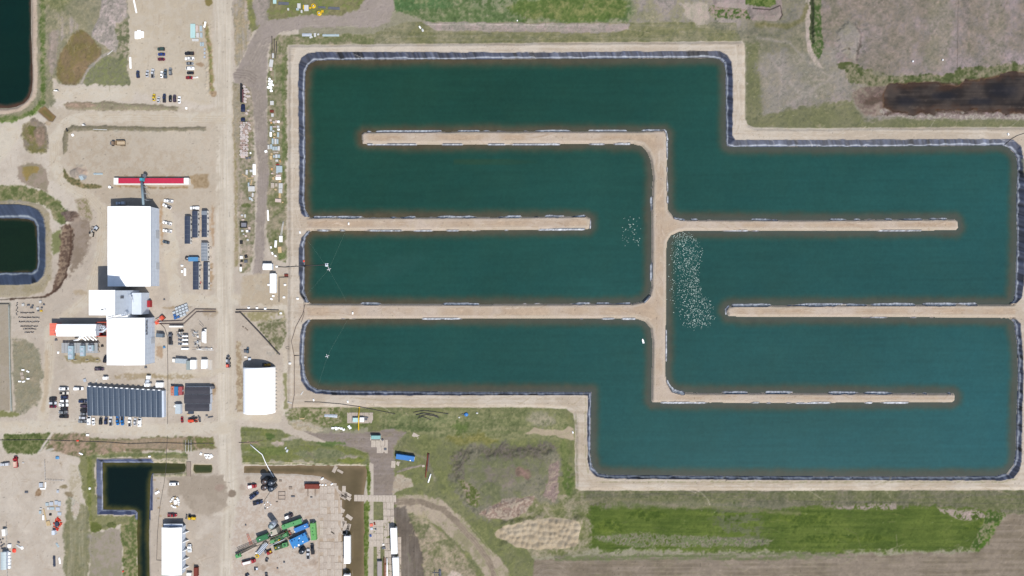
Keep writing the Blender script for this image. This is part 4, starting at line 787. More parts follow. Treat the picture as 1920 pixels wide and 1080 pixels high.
for q in (.15, .85):
    p = a.lerp(b, q); MB().tube([p + off * .3, (p.x, p.y - .4, 11.5)], .12, 6).build('support_leg', GALV, t)
# loading conveyor tube from warehouse to red shed
a = P(270.5, 386, 8.5); b = P(266.5, 338, 5.0)
t = thing('loading_conveyor', 'grey enclosed conveyor tube rising from red shed to warehouse', 'conveyor', (a[0], a[1], 0))
dx, dy = b[0] - a[0], b[1] - a[1]
MB().tube([(0, -1.5, 9.2), (dx, dy, 5.6)], .75, 12).build('conveyor_tube', mat('steel_blue_tube', alb((142, 164, 180)), rough=.5, noise=.12), t)
for q in (.25, .5, .75):
    m = MB(); m.box(dx * q - .6, dy * q, 0, .16, .16, 8.6 - 3.4 * q); m.box(dx * q + .6, dy * q, 0, .16, .16, 8.6 - 3.4 * q); m.box(dx * q, dy * q, 4, 1.3, .1, .1); m.build('support_leg', GALV, t)
m = MB(); m.box(dx, dy + .4, 4.2, 2.2, 2.2, 2.3, 0, .75); m.cyl(dx, dy + .4, 2.6, .5, 1.8, 10); m.build('discharge_head', mat('cyan_head', alb((80, 176, 200)), rough=.5), t)
m = MB(); m.cyl(dx + .9, dy + 3.0, 3.0, 1.2, 1.2, 12); m.box(dx + .9, dy + 2.0, 3.4, .8, 2.2, .6); m.build('head_shadow_block', DGREY, t)  # added dark solid: the shadow blob beyond the discharge head, put in as a shape
# long low red shed
x0, y0, x1, y1 = roof_rect(213, 333.5, 354, 346, 2.6)
t = thing('red_roofed_shed', 'long narrow shed with crimson roof and white ends under the conveyor', 'shed', ((x0 + x1) / 2, (y0 + y1) / 2, 0))
L_, D_ = x1 - x0, y1 - y0
MB().box(0, 0, -.2, L_ - .3, D_ - .3, 2.6).build('wall', CREAM, t)
m = MB(); m.box(-.2, .3, 2.4, L_ - 6.2, D_ - .9, .22)
for i in range(26): m.box(-L_ / 2 + 3.6 + i * 1.62, .3, 2.62, .07, D_ - .95, .06)
m.build('roof', CRIM, t)
for sx in (-1, 1):
    m = MB(); m.box(sx * (L_ / 2 - 1.5), 0, 2.403, 3.0, D_, .23); m.box(sx * (L_ / 2 - 1.5), 0, 2.63, .1, D_ - .1, .06); m.build('end_roof', CREAM, t)
MB().box(0, -D_ / 2 + .25, 2.403, L_ - 6.1, .5, .26).build('eave_strip', CREAM, t)
# dryer building with salmon annex
gable_b = gable_building('dryer_building', 'small white east-west gable hall joined to salmon roofed annex', 'industrial building', roof_rect(106.5, 608, 181, 630.5, 6.5), 6.5, 1.1, 'x', vents=0, doors=((4, 0, 3, 3.5, 's', GALV), (-6, 0, 3, 3.5, 'n', RED)))
x0, y0, x1, y1 = roof_rect(93, 606, 106.5, 629, 5)
t = thing('roofed_annex', 'salmon red flat annex on the west end of the dryer hall', 'annex', ((x0 + x1) / 2, (y0 + y1) / 2, 0))
MB().box(0, 0, -.2, x1 - x0 - .3, y1 - y0 - .2, 5.0).build('wall', SALMON, t); m = MB(); m.box(0, 0, 4.8, x1 - x0, y1 - y0, .2)
for i in range(4): m.box(0, -3 + i * 2, 5.0, x1 - x0 - .2, .1, .08)
m.build('roof', SALMON, t); MB().box(.6, -.7, 5.0, .7, .12, .14).build('roof_vent', DGREY, t); MB().cyl(1.2, -2.8, 5.0, .3, .3, 8).build('roof_vent', DGREY, t)
x0, y0, x1, y1 = roof_rect(178, 603, 200, 632, 5)
t = thing('duct_skid', 'red framed ducting skid between dryer hall and southern shed', 'ductwork', ((x0 + x1) / 2, (y0 + y1) / 2, 0))
m = MB()
for yy in (-4.4, 4.4): m.box(0, yy, 0, 7.2, .35, 4.4)
for xx in (-3.4, 3.4): m.box(xx, 0, 4.0, .35, 9, .4)
m.build('frame', ORANGE, t); m = MB(); m.cyl(.6, 1.2, 0, 1.7, 5.0, 16, 1.2); m.tube([(-3.4, -1.5, 3.4), (.6, -1.5, 3.9), (3.4, .8, 4.4)], .6, 8); m.build('duct', LGREY, t)
for i in range(6): a = i * math.pi / 3; MB().box(.6 + .8 * math.cos(a), 1.2 + .8 * math.sin(a), 5.0, 1.3, .22, .16, a).build('fan_blade', DGREY, t)
m = MB(); m.box(-2.6, -3.2, 0, 1.8, 1.8, 3.2); m.cyl(-2.6, -3.2, 3.2, .5, .7, 10); m.build('red_blower', RED, t)
# cooling platform with three units
x0, y0, x1, y1 = roof_rect(115, 643, 183, 662, 3)
t = thing('cooling_platform', 'grey grated platform south of the dryer hall', 'platform', ((x0 + x1) / 2, (y0 + y1) / 2, 0))
L_, D_ = x1 - x0, y1 - y0
m = MB()
for i in range(12): m.box(-L_ / 2 + L_ * (i + .5) / 12, 0, 2.7, L_ / 12 - .14, D_, .18)
m.build('grating', mat('grating', alb((176, 178, 182)), rough=.7, noise=.15), t)
m = MB()
for i in range(7):
    for yy in (-D_ / 2 + .3, 0, D_ / 2 - .3): m.box(-L_ / 2 + .3 + (L_ - .6) * i / 6, yy, -.3, .25, .25, 3.0)
for i in range(9): m.box(-L_ / 2 + .4 + (L_ - .8) * i / 8, 0, 2.9, .12, D_ - .4, .12)
m.build('frame', GALV, t)
for k, (px, py, w, l, c) in enumerate(((133, 661, 3.2, 8.5, 'westernmost, longest of the three'), (155, 658, 2.8, 6.6, 'middle of the three'), (170.5, 652.5, 3.4, 3.6, 'easternmost, squarest of the three'))):
    a = P(px, py, 4); u = thing('cooling_unit', 'blue-grey cooler on the grated platform, ' + c, 'cooling unit', (a[0], a[1], 2.9), 0, 'cooling units on the platform')
    MB().box(0, 0, .05, w, l, 1.6).build('housing', mat('pale_steel', alb((176, 200, 214)), rough=.5, noise=.1), u)
    MB().cyl(0, -l * .25, 1.65, w * .36, .3, 14).build('fan_cowl', GALV, u); MB().cyl(0, l * .2, 1.65, w * .3, .3, 14).build('fan_cowl', GALV, u)
    m = MB(); m.box(0, l / 2 + .7, .05, w * .8, 1.3, 1.0); m.cyl(-w * .2, l / 2 + .7, 1.05, .4, .5, 10); m.build('motor', DGREY, u)
for k, (xa, xb) in enumerate(((138, 152), (160, 154), (175, 168))):
    a = P(xa, 638, 3); b = P(xb, 631, 3); m = MB(); m.tube([(a[0], a[1], 2.6), ((a[0] + b[0]) / 2 + 1, a[1] + .4, 3.2), (b[0], b[1], 4)], .5, 8)
    m.tube([(a[0] + 2, a[1], 2.6), (b[0] + 2.2, b[1] + .3, 3.6)], .4, 8)
    tag(m.build('air_duct', WHITE), 'white bent ducts joining %s cooler area to the dryer hall' % ('western', 'middle', 'eastern')[k], 'duct')
for px in (131, 141.5, 163.5, 183):
    a = at(px, 675); m = MB(); m.box(0, 0, 0, 1.9, .5, .8, 0, .7); o = m.build('concrete_block', CONC); o.location = a
    tag(o, 'white concrete barrier block in the row south of the cooling platform', 'barrier', 'barrier blocks south of the cooling platform')
# camp office: fourteen modules under a slate roof
corn = [P(162, 725, 3.6), P(303, 733, 3.6), P(303.5, 783, 3.6), P(163.5, 779, 3.6)]
t = thing('office_complex', 'long slate-roofed office of side-by-side modules beside the parked cars', 'office building', (0, 0, 0))
m = MB(); m.prism(corn[::-1], -.2, 3.35); m.build('wall', LGREY, t)
for i in range(14):
    q0, q1 = i / 14 + .0012, (i + 1) / 14 - .0012
    def lp(a, b, q): return (a[0] + (b[0] - a[0]) * q, a[1] + (b[1] - a[1]) * q)
    A_, B_, C_, D_ = lp(corn[0], corn[1], q0), lp(corn[0], corn[1], q1), lp(corn[3], corn[2], q1), lp(corn[3], corn[2], q0)
    m = MB(); mid_t = lp(A_, B_, .5); mid_b = lp(D_, C_, .5)
    vs = [(*A_, 3.36), (*B_, 3.36), (*C_, 3.36), (*D_, 3.36), (*mid_t, 3.72), (*mid_b, 3.72)]
    m.add(vs, [(0, 3, 5, 4), (4, 5, 2, 1), (0, 4, 1), (3, 2, 5), (0, 1, 2, 3)]); rf = m.build('roof_module', SLATE, t)
    m = MB()
    for j in (.33, .66):
        p0, p1 = lp(A_, D_, j), lp(B_, C_, j); m.tube([(p0[0], p0[1], 3.40), (*lp(p0, p1, .5), 3.75), (p1[0], p1[1], 3.40)], .03, 4)
    m.tube([(B_[0] - .05, B_[1], 3.42), (C_[0] - .05, C_[1], 3.42)], .11, 6); m.build('seam', mat('seam_grey', alb((132, 146, 164)), rough=.6), rf)
    m = MB(); m.box(mid_t[0], mid_t[1] + .25, 2.7, 1.3, .7, .85); m.build('air_conditioner', WHITE, t)
m = MB(); c = corn; m.prism([(c[1][0] + .02, c[1][1] - .1), (c[2][0] + .02, c[2][1] + .1), (c[2][0] + 1.0, c[2][1] + .1), (c[1][0] + 1.0, c[1][1] - .1)], -.2, 3.1); m.build('end_porch', LGREY, t)
# charcoal triple module building
t = thing('module_building', 'square charcoal-roofed building of three modules near the main road', 'building', (0, 0, 0))
for a, b, c_, d_ in ((346, 725.5, 393.5, 739), (345, 740, 394, 756.5), (346.5, 757.5, 392.5, 771)):
    x0, y0, x1, y1 = roof_rect(a, b, c_, d_, 3.8); cx, cy, lx, ly = (x0 + x1) / 2, (y0 + y1) / 2, x1 - x0, y1 - y0
    MB().box(cx, cy, -.2, lx - .3, ly - .1, 3.8).build('wall', LGREY, t)
    m = MB(); A, B = lx / 2, ly / 2 - .03
    m.add([(cx - A, cy - B, 3.61), (cx + A, cy - B, 3.61), (cx + A, cy + B, 3.61), (cx - A, cy + B, 3.61), (cx - A, cy, 3.95), (cx + A, cy, 3.95)], [(0, 1, 5, 4), (4, 5, 2, 3), (0, 4, 3), (1, 2, 5), (0, 3, 2, 1)]); rf = m.build('roof', CHAR, t)
    MB().box(cx, cy - B, 3.62, lx - .1, .2, .14).build('edge_flashing', mat('flashing_grey', alb((108, 110, 120))), rf)
m = MB(); p = P(396, 727, 3); m.box(p[0], p[1], -.1, 2.2, 1.8, 2.6); m.build('entry_porch', DGREY, t)
m = MB(); p = P(357, 774, 1.5); m.box(p[0], p[1], 0, 3.2, 1.6, 1.4); m.build('step_deck', NAVY, t)
# fabric dome hangar
x0, yb = P(458, 773, 0); x1, yt = P(517.0, 687, 0)
t = thing('fabric_hangar', 'white arched fabric hangar open at its north end beside the road', 'hangar', ((x0 + x1) / 2, (yb + yt) / 2, 0))
hw = (x1 - x0) / 2; hl = (yt - yb) / 2; NS = 20; rise = 8.6
x0r = x0
arc = [(-hw * math.cos(math.pi * i / NS), rise * math.sin(math.pi * i / NS) ** .8) for i in range(NS + 1)]
m = MB(); vs = []
for k in range(29):
    y = -hl + 2 * hl * k / 28; sag = 1 - (.012 if k % 2 else 0)
    for x, z in arc: vs.append((x * sag, y, z * sag + .02))
for k in range(29):
    y = -hl + 2 * hl * k / 28; sag = 1 - (.012 if k % 2 else 0)
    for x, z in arc: vs.append((x * sag * .985, y, z * sag * .985 - .02))
n = NS + 1; fs = []
for k in range(28):
    for i in range(NS):
        fs.append((k * n + i, k * n + i + 1, (k + 1) * n + i + 1, (k + 1) * n + i)); o = 29 * n; fs.append((o + k * n + i, o + (k + 1) * n + i, o + (k + 1) * n + i + 1, o + k * n + i + 1))
for k in (0, 28):
    for i in range(NS): fs.append((k * n + i, k * n + i + 1, 29 * n + k * n + i + 1, 29 * n + k * n + i))
m.add(vs, fs, True); m.build('fabric_cover', FABRIC, t)
m = MB(); q = [(x * .97, -hl + .3, z * .97) for x, z in arc]; m.add(q, [tuple(range(n))]); q = [(x * .97, -hl + .5, z * .97) for x, z in arc]; m.add(q, [tuple(range(n))[::-1]]); m.build('end_wall', FABRIC, t)
m = MB()
for k in range(10):
    y = -hl + 2 * hl * k / 9; m.tube([(x * .965, y, z * .965) for x, z in arc], .12, 5)
m.build('arch_frame', GALV, t)
for k in range(12): MB().box(hw + .45, -hl + 1.8 + k * 2.3, -.1, .9, .7, .8, 0, .8).build('ballast_block', CONC, t)
m = MB(); m.box(-hw - .1, 0, -.1, .5, 2 * hl, .5); m.build('base_beam', CONC, t)
# south-west white hall with buttressed east wall
rc = roof_rect(303.5, 989, 341, 1078, 5.6)
sh = gable_building('storage_hall', 'white hall with buttressed east wall south of the red pickup', 'storage building', rc, 5.6, .9, 'y', doors=((0, 0, 4.5, 4.5, 'n', DGREY),))
hx = (rc[2] - rc[0]) / 2
for i in range(5):
    m = MB(); m.add([(hx + .05, -12 + i * 5.6, -.1), (hx + 2.0, -12 + i * 5.6, -.1), (hx + .05, -12 + i * 5.6, 4.8), (hx + .05, -11.6 + i * 5.6, -.1), (hx + 2.0, -11.6 + i * 5.6, -.1), (hx + .05, -11.6 + i * 5.6, 4.8)], [(0, 1, 2), (5, 4, 3), (0, 3, 4, 1), (1, 4, 5, 2), (2, 5, 3, 0)]); m.build('buttress', WHITE, sh)
MB().box(0, (rc[3] - rc[1]) / 2 + .9, 3.8, 2 * hx - .6, 1.6, .25).build('canopy', LGREY, sh)
gable_building('pump_house', 'small white shed near the west bank of the middle pond', 'shed', roof_rect(493, 494.5, 510, 506, 3.2), 3.2, .4, 'x', doors=((0, 0, 2, 2.2, 'n', DGREY),))
x0, y0, x1, y1 = roof_rect(505.8, 513, 517, 549.5, 3.2)
gable_building('site_cabin', 'narrow white ridged cabin south of the small pump house', 'cabin', (x0, y0, x1, y1), 3.0, .7, 'y', wall=WHITE, doors=((0, 3, 1.2, 2.1, 'w', DGREY),))
gable_building('corner_shed', 'pale blue-white shed at the lower left corner of the yard', 'shed', roof_rect(1.5, 1035, 12, 1068, 3.0), 3.0, .5, 'y', roof=mat('pale_blue_roof', alb((206, 220, 228)), rough=.5, noise=.08), doors=())
# skid offices east of the warehouse
def skid_office(label, px0, py0, px1, py1, roof, h=3.3, group='long skid offices by the warehouse'):
    x0, y0, x1, y1 = roof_rect(px0, py0, px1, py1, h); lx, ly = x1 - x0, y1 - y0
    t = thing('skid_office', label, 'portable office', ((x0 + x1) / 2, (y0 + y1) / 2, 0), 0, group)
    MB().box(0, 0, .35, lx - .2, ly - .2, h - .4).build('wall', CREAM, t)
    for q in (-.3, .3): MB().box(lx * q, 0, 0, .3, ly, .35).build('skid', DGREY, t)
    m = MB(); A, B = lx / 2, ly / 2
    m.add([(-A, -B, h - .04), (A, -B, h - .04), (A, B, h - .04), (-A, B, h - .04), (0, -B, h + .16), (0, B, h + .16)], [(0, 4, 5, 3), (4, 1, 2, 5), (0, 1, 4), (2, 3, 5), (0, 3, 2, 1)])
    rf = m.build('roof', roof, t)
    m = MB()
    for k in range(1, 6): m.box(0, -B + ly * k / 6, h + .10, lx * .9, .07, .09)
    m.build('roof_seam', MGREY if roof is not MGREY else WHITE, rf)
    for yy in (-ly * .28, ly * .22): MB().box(lx / 2 - .02, yy, .45, .14, .95, 2.05).build('door', DGREY, t)
    for yy in (-ly * .4, 0, ly * .38): MB().box(lx / 2 - .04, yy, 1.4, .1, 1.2, .9).build('window', GLASS, t)
    for q in (-.28, .22): MB().box(lx / 2 + .6, ly * q, 0, 1.1, 1.4, .45).build('step', WOODG, t)
    return t
skid_office('dark roofed skid office, westernmost of the upper three', 346, 405.5, 356.5, 457, NAVY)
skid_office('dark roofed skid office, middle of the upper three', 360, 395.5, 370.5, 445.5, NAVY)
t = skid_office('dark roofed skid office with pale north end, easternmost upper one', 378, 394.5, 388, 444.5, NAVY)
x0, y0, x1, y1 = roof_rect(378, 394.5, 388, 402, 3.5); MB().box(0, 25 * .34 - 1.4 - .3, 3.42, x1 - x0, y1 - y0, .12).build('pale_roof_panel', MGREY, t)
skid_office('grey roofed skid office, the only light one of the group', 377, 455, 389, 489.5, MGREY)
skid_office('dark roofed skid office just south of the blue container', 361.5, 491.5, 372.5, 543, NAVY)
skid_office('dark roofed skid office south of the grey roofed one', 381, 491.5, 390, 543, NAVY)
# ================================================================ vehicles (length along +x = front)
PAINTS = {'white': (.78, .78, .77), 'silver': (.42, .43, .45), 'grey': (.17, .18, .19), 'black': (.014, .014, .017), 'navy': (.02, .03, .07), 'blue': alb((40, 124, 200)), 'deepblue': alb((44, 70, 150)),
          'red': alb((168, 36, 44)), 'maroon': alb((122, 34, 60)), 'yellow': alb((236, 200, 40)), 'green': (.03, .055, .045), 'beige': (.5, .46, .40), 'greyblue': alb((92, 108, 124)), 'plum': alb((86, 70, 88))}
def vpaint(c): return mat(c + '_car_paint', PAINTS[c], rough=.28, spec=.5, noise=.05, scale=1.0)
def wheels(t, xs, w, r=.37, n=0.26):
    for x in xs:
        for sy in (-1, 1):
            m = MB(); y = sy * w; vs = []; k = 12
            for q in (-n / 2, n / 2): vs += [(x + r * math.cos(i * 2 * math.pi / k), y + q, r + r * math.sin(i * 2 * math.pi / k)) for i in range(k)]
            m.add(vs, [tuple(range(k)), tuple(range(k, 2 * k))[::-1]] + [(i, (i + 1) % k, k + (i + 1) % k, k + i) for i in range(k)])
            m.mi = 1; vs = []
            for q in (-n / 2 - .01, n / 2 + .01): vs += [(x + r * .55 * math.cos(i * 2 * math.pi / k), y + q, r + r * .55 * math.sin(i * 2 * math.pi / k)) for i in range(k)]
            m.add(vs, [tuple(range(k)), tuple(range(k, 2 * k))[::-1]]); m.build('wheel', [BLACK, GALV], t)
def lamps(t, xf, xr, w, z):
    for s_ in (-1, 1):
        MB().box(xf, s_ * w, z, .12, .32, .16).build('headlight', CHROME, t); MB().box(xr, s_ * (w + .02), z + .08, .10, .22, .26).build('tail_light', TIN, t)
        MB().box(.75, s_ * (w + .34), z + .25, .14, .22, .16).build('mirror', DGREY, t)
VP = {}
def vehicle(kind, colour, label, px, py, ang, group=None, deck=None, sc=1.0):
    """ang: heading in degrees on the map, 0 = east, 90 = north"""
    h = .8; loc = at(px, py, h); rot = R(ang); cat = {'sedan': 'car', 'suv': 'car', 'pickup': 'pickup truck', 'van': 'van'}[kind]
    name = {'sedan': 'parked_car', 'suv': 'parked_suv', 'pickup': 'pickup_truck', 'van': 'parked_van'}[kind]
    key = (kind, colour, deck)
    if key in VP:
        r = dup(VP[key], loc, rot, label, group, (sc, sc, sc)); return r
    t = thing(name, label, cat, loc, rot, group); t.scale = (sc, sc, sc); p = vpaint(colour)
    if kind == 'sedan':
        MB().loft([(-2.3, .62, .55, .45, .80), (-2.2, .84, .74, .30, .96), (-1.4, .90, .80, .22, 1.0), (0, .92, .84, .2, .96), (1.0, .91, .82, .2, .95), (1.9, .86, .72, .24, .80), (2.25, .68, .52, .32, .66)]).build('body', p, t)
        MB().loft([(-1.75, .74, .64, .93, .99), (-1.05, .80, .60, .93, 1.38), (.35, .80, .62, .93, 1.40), (1.1, .78, .66, .90, .97)]).build('window', GLASS, t)
        MB().loft([(-1.0, .60, .56, 1.37, 1.43), (-.3, .63, .58, 1.38, 1.46), (.3, .62, .57, 1.38, 1.44)]).build('roof', p, t)
        wheels(t, (-1.35, 1.4), .82, .32); lamps(t, 2.2, -2.26, .58, .6)
    elif kind == 'suv':
        MB().loft([(-2.35, .74, .66, .45, .98), (-2.25, .92, .82, .34, 1.1), (-1.0, .95, .86, .28, 1.12), (1.0, .95, .85, .28, 1.08), (2.0, .92, .78, .30, 1.0), (2.4, .76, .62, .40, .82)]).build('body', p, t)
        MB().loft([(-2.22, .84, .72, 1.05, 1.25), (-1.95, .86, .70, 1.05, 1.68), (.3, .86, .72, 1.05, 1.70), (1.2, .84, .72, 1.02, 1.09)]).build('window', GLASS, t)
        MB().loft([(-2.0, .70, .64, 1.66, 1.74), (-.8, .74, .68, 1.68, 1.78), (.25, .72, .66, 1.68, 1.74)]).build('roof', p, t)
        m = MB(); m.box(-.8, .60, 1.77, 1.9, .05, .06); m.box(-.8, -.60, 1.77, 1.9, .05, .06); m.build('roof_rack', DGREY, t)
        wheels(t, (-1.45, 1.5), .86, .38); lamps(t, 2.34, -2.32, .62, .78)
    elif kind == 'van':
        MB().loft([(-2.8, .86, .76, .45, 1.3), (-2.7, .98, .86, .35, 2.05), (.9, .98, .86, .32, 2.10), (1.35, .98, .84, .32, 1.90), (2.2, .94, .80, .34, 1.15), (2.7, .76, .62, .42, .9)]).build('body', p, t)
        MB().loft([(1.30, .86, .74, 1.2, 2.0), (1.5, .86, .74, 1.2, 1.86), (2.3, .82, .70, 1.08, 1.16)]).build('window', GLASS, t)
        m = MB()
        for x in (-2.0, -.8, .4): m.box(x, 0, 2.06, .10, 1.6, .10)
        m.build('roof_rack', GALV, t); MB().box(-1.3, 0, 2.08, .9, .7, .10).build('roof_hatch', DGREY, t)
        wheels(t, (-1.75, 1.7), .88, .37); lamps(t, 2.62, -2.76, .62, .75)
    else:
        MB().loft([(-.72, .94, .84, .42, 1.12), (0, .98, .88, .38, 1.16), (1.3, .98, .86, .38, 1.14), (2.4, .96, .82, .40, 1.08), (2.9, .82, .68, .48, .95)]).build('body', p, t)
        MB().loft([(-.66, .86, .74, 1.12, 1.5), (-.52, .88, .72, 1.12, 1.84), (.85, .88, .74, 1.12, 1.86), (1.6, .86, .74, 1.10, 1.18)]).build('window', GLASS, t)
        MB().loft([(-.50, .72, .66, 1.82, 1.9), (.2, .74, .68, 1.84, 1.94), (.8, .73, .66, 1.84, 1.9)]).build('roof', p, t)
        m = MB(); m.box(-1.85, .92, .45, 2.2, .12, .75); m.box(-1.85, -.92, .45, 2.2, .12, .75); m.box(-2.92, 0, .45, .12, 1.9, .72); m.box(-1.85, 0, .45, 2.2, 1.76, .22); m.build('bed', p, t)
        if deck == 'cover': MB().box(-1.82, 0, 1.06, 2.1, 1.74, .12).build('bed_cover', mat('black_vinyl', (.02, .02, .022), rough=.8, noise=.1), t)
        elif deck == 'topper': MB().loft([(-2.9, .92, .8, 1.2, 1.75), (-1.8, .93, .8, 1.2, 1.86), (-.8, .92, .8, 1.2, 1.84)]).build('bed_topper', p, t)
        else: m = MB(); m.box(-1.2, 0, .66, .5, 1.6, .5); m.box(-2.3, .3, .66, .7, .6, .2); m.build('toolbox', DGREY, t)
        wheels(t, (-1.9, 1.95), .88, .40); lamps(t, 2.84, -2.96, .64, .85)
    VP[key] = t
    return t
def V(rows, group, tail):
    for k in rows:
        kind, colour, px, py, ang = k[:5]; lab = k[5]; deck = k[6] if len(k) > 6 else None; sc = k[7] if len(k) > 7 else 1.0
        vehicle(kind, colour, lab + ' ' + tail, px, py, ang, group, deck, sc)
V([('suv', 'green', 302, 92, 180, 'dark green car, top one'), ('sedan', 'deepblue', 302.5, 101.7, 180, 'blue car, middle one'), ('sedan', 'maroon', 302.5, 111, 0, 'maroon car, bottom one')], 'three stacked cars in the north lot', 'of three alone in the north lot')
V([('suv', 'navy', 258.5, 139.3, 95, 'dark navy car farthest west'), ('sedan', 'silver', 276, 138, 85, 'small pale silver car second from west'), ('pickup', 'silver', 286.5, 137.8, 90, 'silver pickup with black covered bed', 'cover'), ('sedan', 'white', 303, 139.5, 90, 'small white car fourth from west', None, .95),
   ('pickup', 'greyblue', 310, 138.2, 90, 'grey-blue pickup beside small white car'), ('suv', 'grey', 319.5, 134.2, 92, 'dark grey car at the east end')], 'scattered row in the north lot', 'in the long row of the north lot')
V([('pickup', 'black', 355, 100.4, 180, 'black pickup, first from top', 'cover'), ('pickup', 'white', 355.5, 110, 180, 'white pickup, second from top'), ('sedan', 'grey', 356, 119, 0, 'grey car, third from top'), ('van', 'white', 356.5, 128.6, 180, 'white van, fourth from top'), ('sedan', 'black', 356.5, 136.4, 180, 'black car, fifth from top'), ('sedan', 'red', 355, 145.6, 0, 'red car, last at bottom')],
  'column of six in the north lot', 'of the column near the grass bank')
V([('sedan', 'yellow', 288.5, 182.3, 90, 'yellow car, first from west'), ('sedan', 'silver', 297, 187, 90, 'silver car, second from west', None, .9), ('pickup', 'navy', 308, 184, 90, 'navy pickup, third from west', 'cover', .95), ('sedan', 'black', 319, 184.6, 90, 'black car, fourth from west'), ('suv', 'plum', 327.3, 184.8, 92, 'plum grey car, fifth from west'), ('sedan', 'white', 336, 187, 90, 'white car, sixth from west')],
  'row along the grass strip', 'in the lower row by the grass strip')
V([('pickup', 'white', 316, 377, 173, 'white pickup, topmost'), ('pickup', 'white', 313, 386.8, 155, 'white pickup with black bed cover, second from top', 'cover'), ('pickup', 'white', 313.5, 418.2, 165, 'white pickup, third from top'), ('pickup', 'white', 313.7, 433, 172, 'white pickup, fourth from top'), ('sedan', 'greyblue', 311, 454, 165, 'dark blue-grey car, lowest')],
  'vehicles east of the warehouse', 'east of the big warehouse')
V([('pickup', 'white', 365, 390, 180, 'white pickup squeezed', 'topper'), ], None, 'north of the dark skid offices')
V([('pickup', 'silver', 226, 381, 180, 'silver pickup parked in shadow', 'topper')], None, 'at the warehouse north wall')
o_ = ['first', 'second', 'third', 'fourth', 'fifth', 'sixth', 'seventh', 'eighth']
col8 = [('van', 'white', 120.5, 728.6, 0), ('pickup', 'beige', 120.5, 736.8, 0), ('suv', 'navy', 120.5, 744.4, 180), ('suv', 'white', 120.5, 751.6, 0), ('pickup', 'white', 119.5, 759.2, 0), ('suv', 'black', 120, 766, 180), ('pickup', 'grey', 118.6, 773, 180), ('pickup', 'black', 119.4, 781, 180)]
for i, k in enumerate(col8): vehicle(k[0], k[1], '%s %s, %s from top in the column of eight near the office' % (k[1], {'suv': 'car'}.get(k[0], k[0]), o_[i]), k[2], k[3], k[4], 'column of eight vehicles west of the office', 'cover' if i in (1, 7) else None)
V([('suv', 'black', 99, 748, 180, 'black car, top one'), ('suv', 'silver', 99, 755.6, 0, 'silver white car, middle one'), ('sedan', 'maroon', 99.3, 762.2, 0, 'maroon car, bottom one')], 'three vehicles at the west edge', 'of three at the lot west edge')
V([('pickup', 'white', 148, 728.6, 0, 'lone white pickup', 'topper')], None, 'between the column of eight and office')
col6 = [('pickup', 'navy', 155.6, 752.6, 180), ('suv', 'plum', 157, 761.4, 180), ('suv', 'black', 157, 769.4, 180), ('sedan', 'grey', 156.6, 776, 180), ('suv', 'silver', 155.2, 783.2, 180), ('pickup', 'grey', 155.2, 790.2, 180)]
for i, k in enumerate(col6): vehicle(k[0], k[1], '%s %s, %s from top in the six against the office west wall' % (k[1], {'suv': 'car'}.get(k[0], k[0]), o_[i]), k[2], k[3], k[4], 'six vehicles against the office west wall')
V([('van', 'white', 167.5, 788, 90, 'white van, first'), ('sedan', 'white', 175, 790.6, 92, 'white car, second'), ('suv', 'black', 188.6, 789.5, 90, 'black car, third'), ('suv', 'navy', 198.6, 789, 88, 'near-black navy car, fourth'), ('pickup', 'silver', 208, 789.5, 90, 'silver pickup with dark bed, fifth', 'cover'), ('pickup', 'blue', 220.7, 788.6, 270, 'bright blue pickup, sixth'), ('pickup', 'blue', 229.5, 789, 270, 'bright blue pickup with black cover, seventh', 'cover'),
   ('pickup', 'white', 243.5, 791, 90, 'white pickup with dark bed, eighth', 'cover'), ('sedan', 'silver', 253, 791, 88, 'small silver car, ninth'), ('van', 'white', 262.4, 791.6, 90, 'large white van, tenth and last')], 'row of ten below the office', 'in the row below the office')
V([('sedan', 'red', 341, 787, 95, 'small red car', None, .85)], None, 'alone between office and orange loader')
V([('suv', 'black', 197, 673.4, 80, 'black car')], None, 'at west wall of the southern white shed')
V([('pickup', 'plum', 186.4, 692, 0, 'plum pickup')], None, 'west of the southern white shed')
V([('suv', 'greyblue', 464.3, 691 - 34, 90, 'blue-grey utility vehicle', None, .8)], None, 'north of the arched hangar')
V([('van', 'white', 327, 907, 0, 'white van with dark front')], None, 'in the mud yard by the canal')
V([('pickup', 'red', 323.4, 966, 0, 'red pickup', )], None, 'north of the southern white hall')
V([('pickup', 'navy', 477, 928.5, 38, 'dark pickup hauling a black box', 'topper', 1.1), ('pickup', 'navy', 484, 942.4, 15, 'navy pickup on its own', 'cover', 1.1)], None, 'south-west of the black tanks')
V([('pickup', 'silver', 578, 1038.3, 90, 'silver pickup with dark bed', 'cover', 1.1), ('pickup', 'black', 586, 1029.5, 95, 'black pickup', 'cover', 1.1)], 'pickups beside the drilling rig', 'south-east of the drill rig cabins')
V([('pickup', 'silver', 9, 870.5, 185, 'silver pickup with black canopy', 'topper')], None, 'in the lower left yard')
V([('sedan', 'navy', 480.5, 1066.5 - 0, 175, 'navy car half hidden', None, 1.0)], None, 'below the rig near the lower frame edge') if False else None

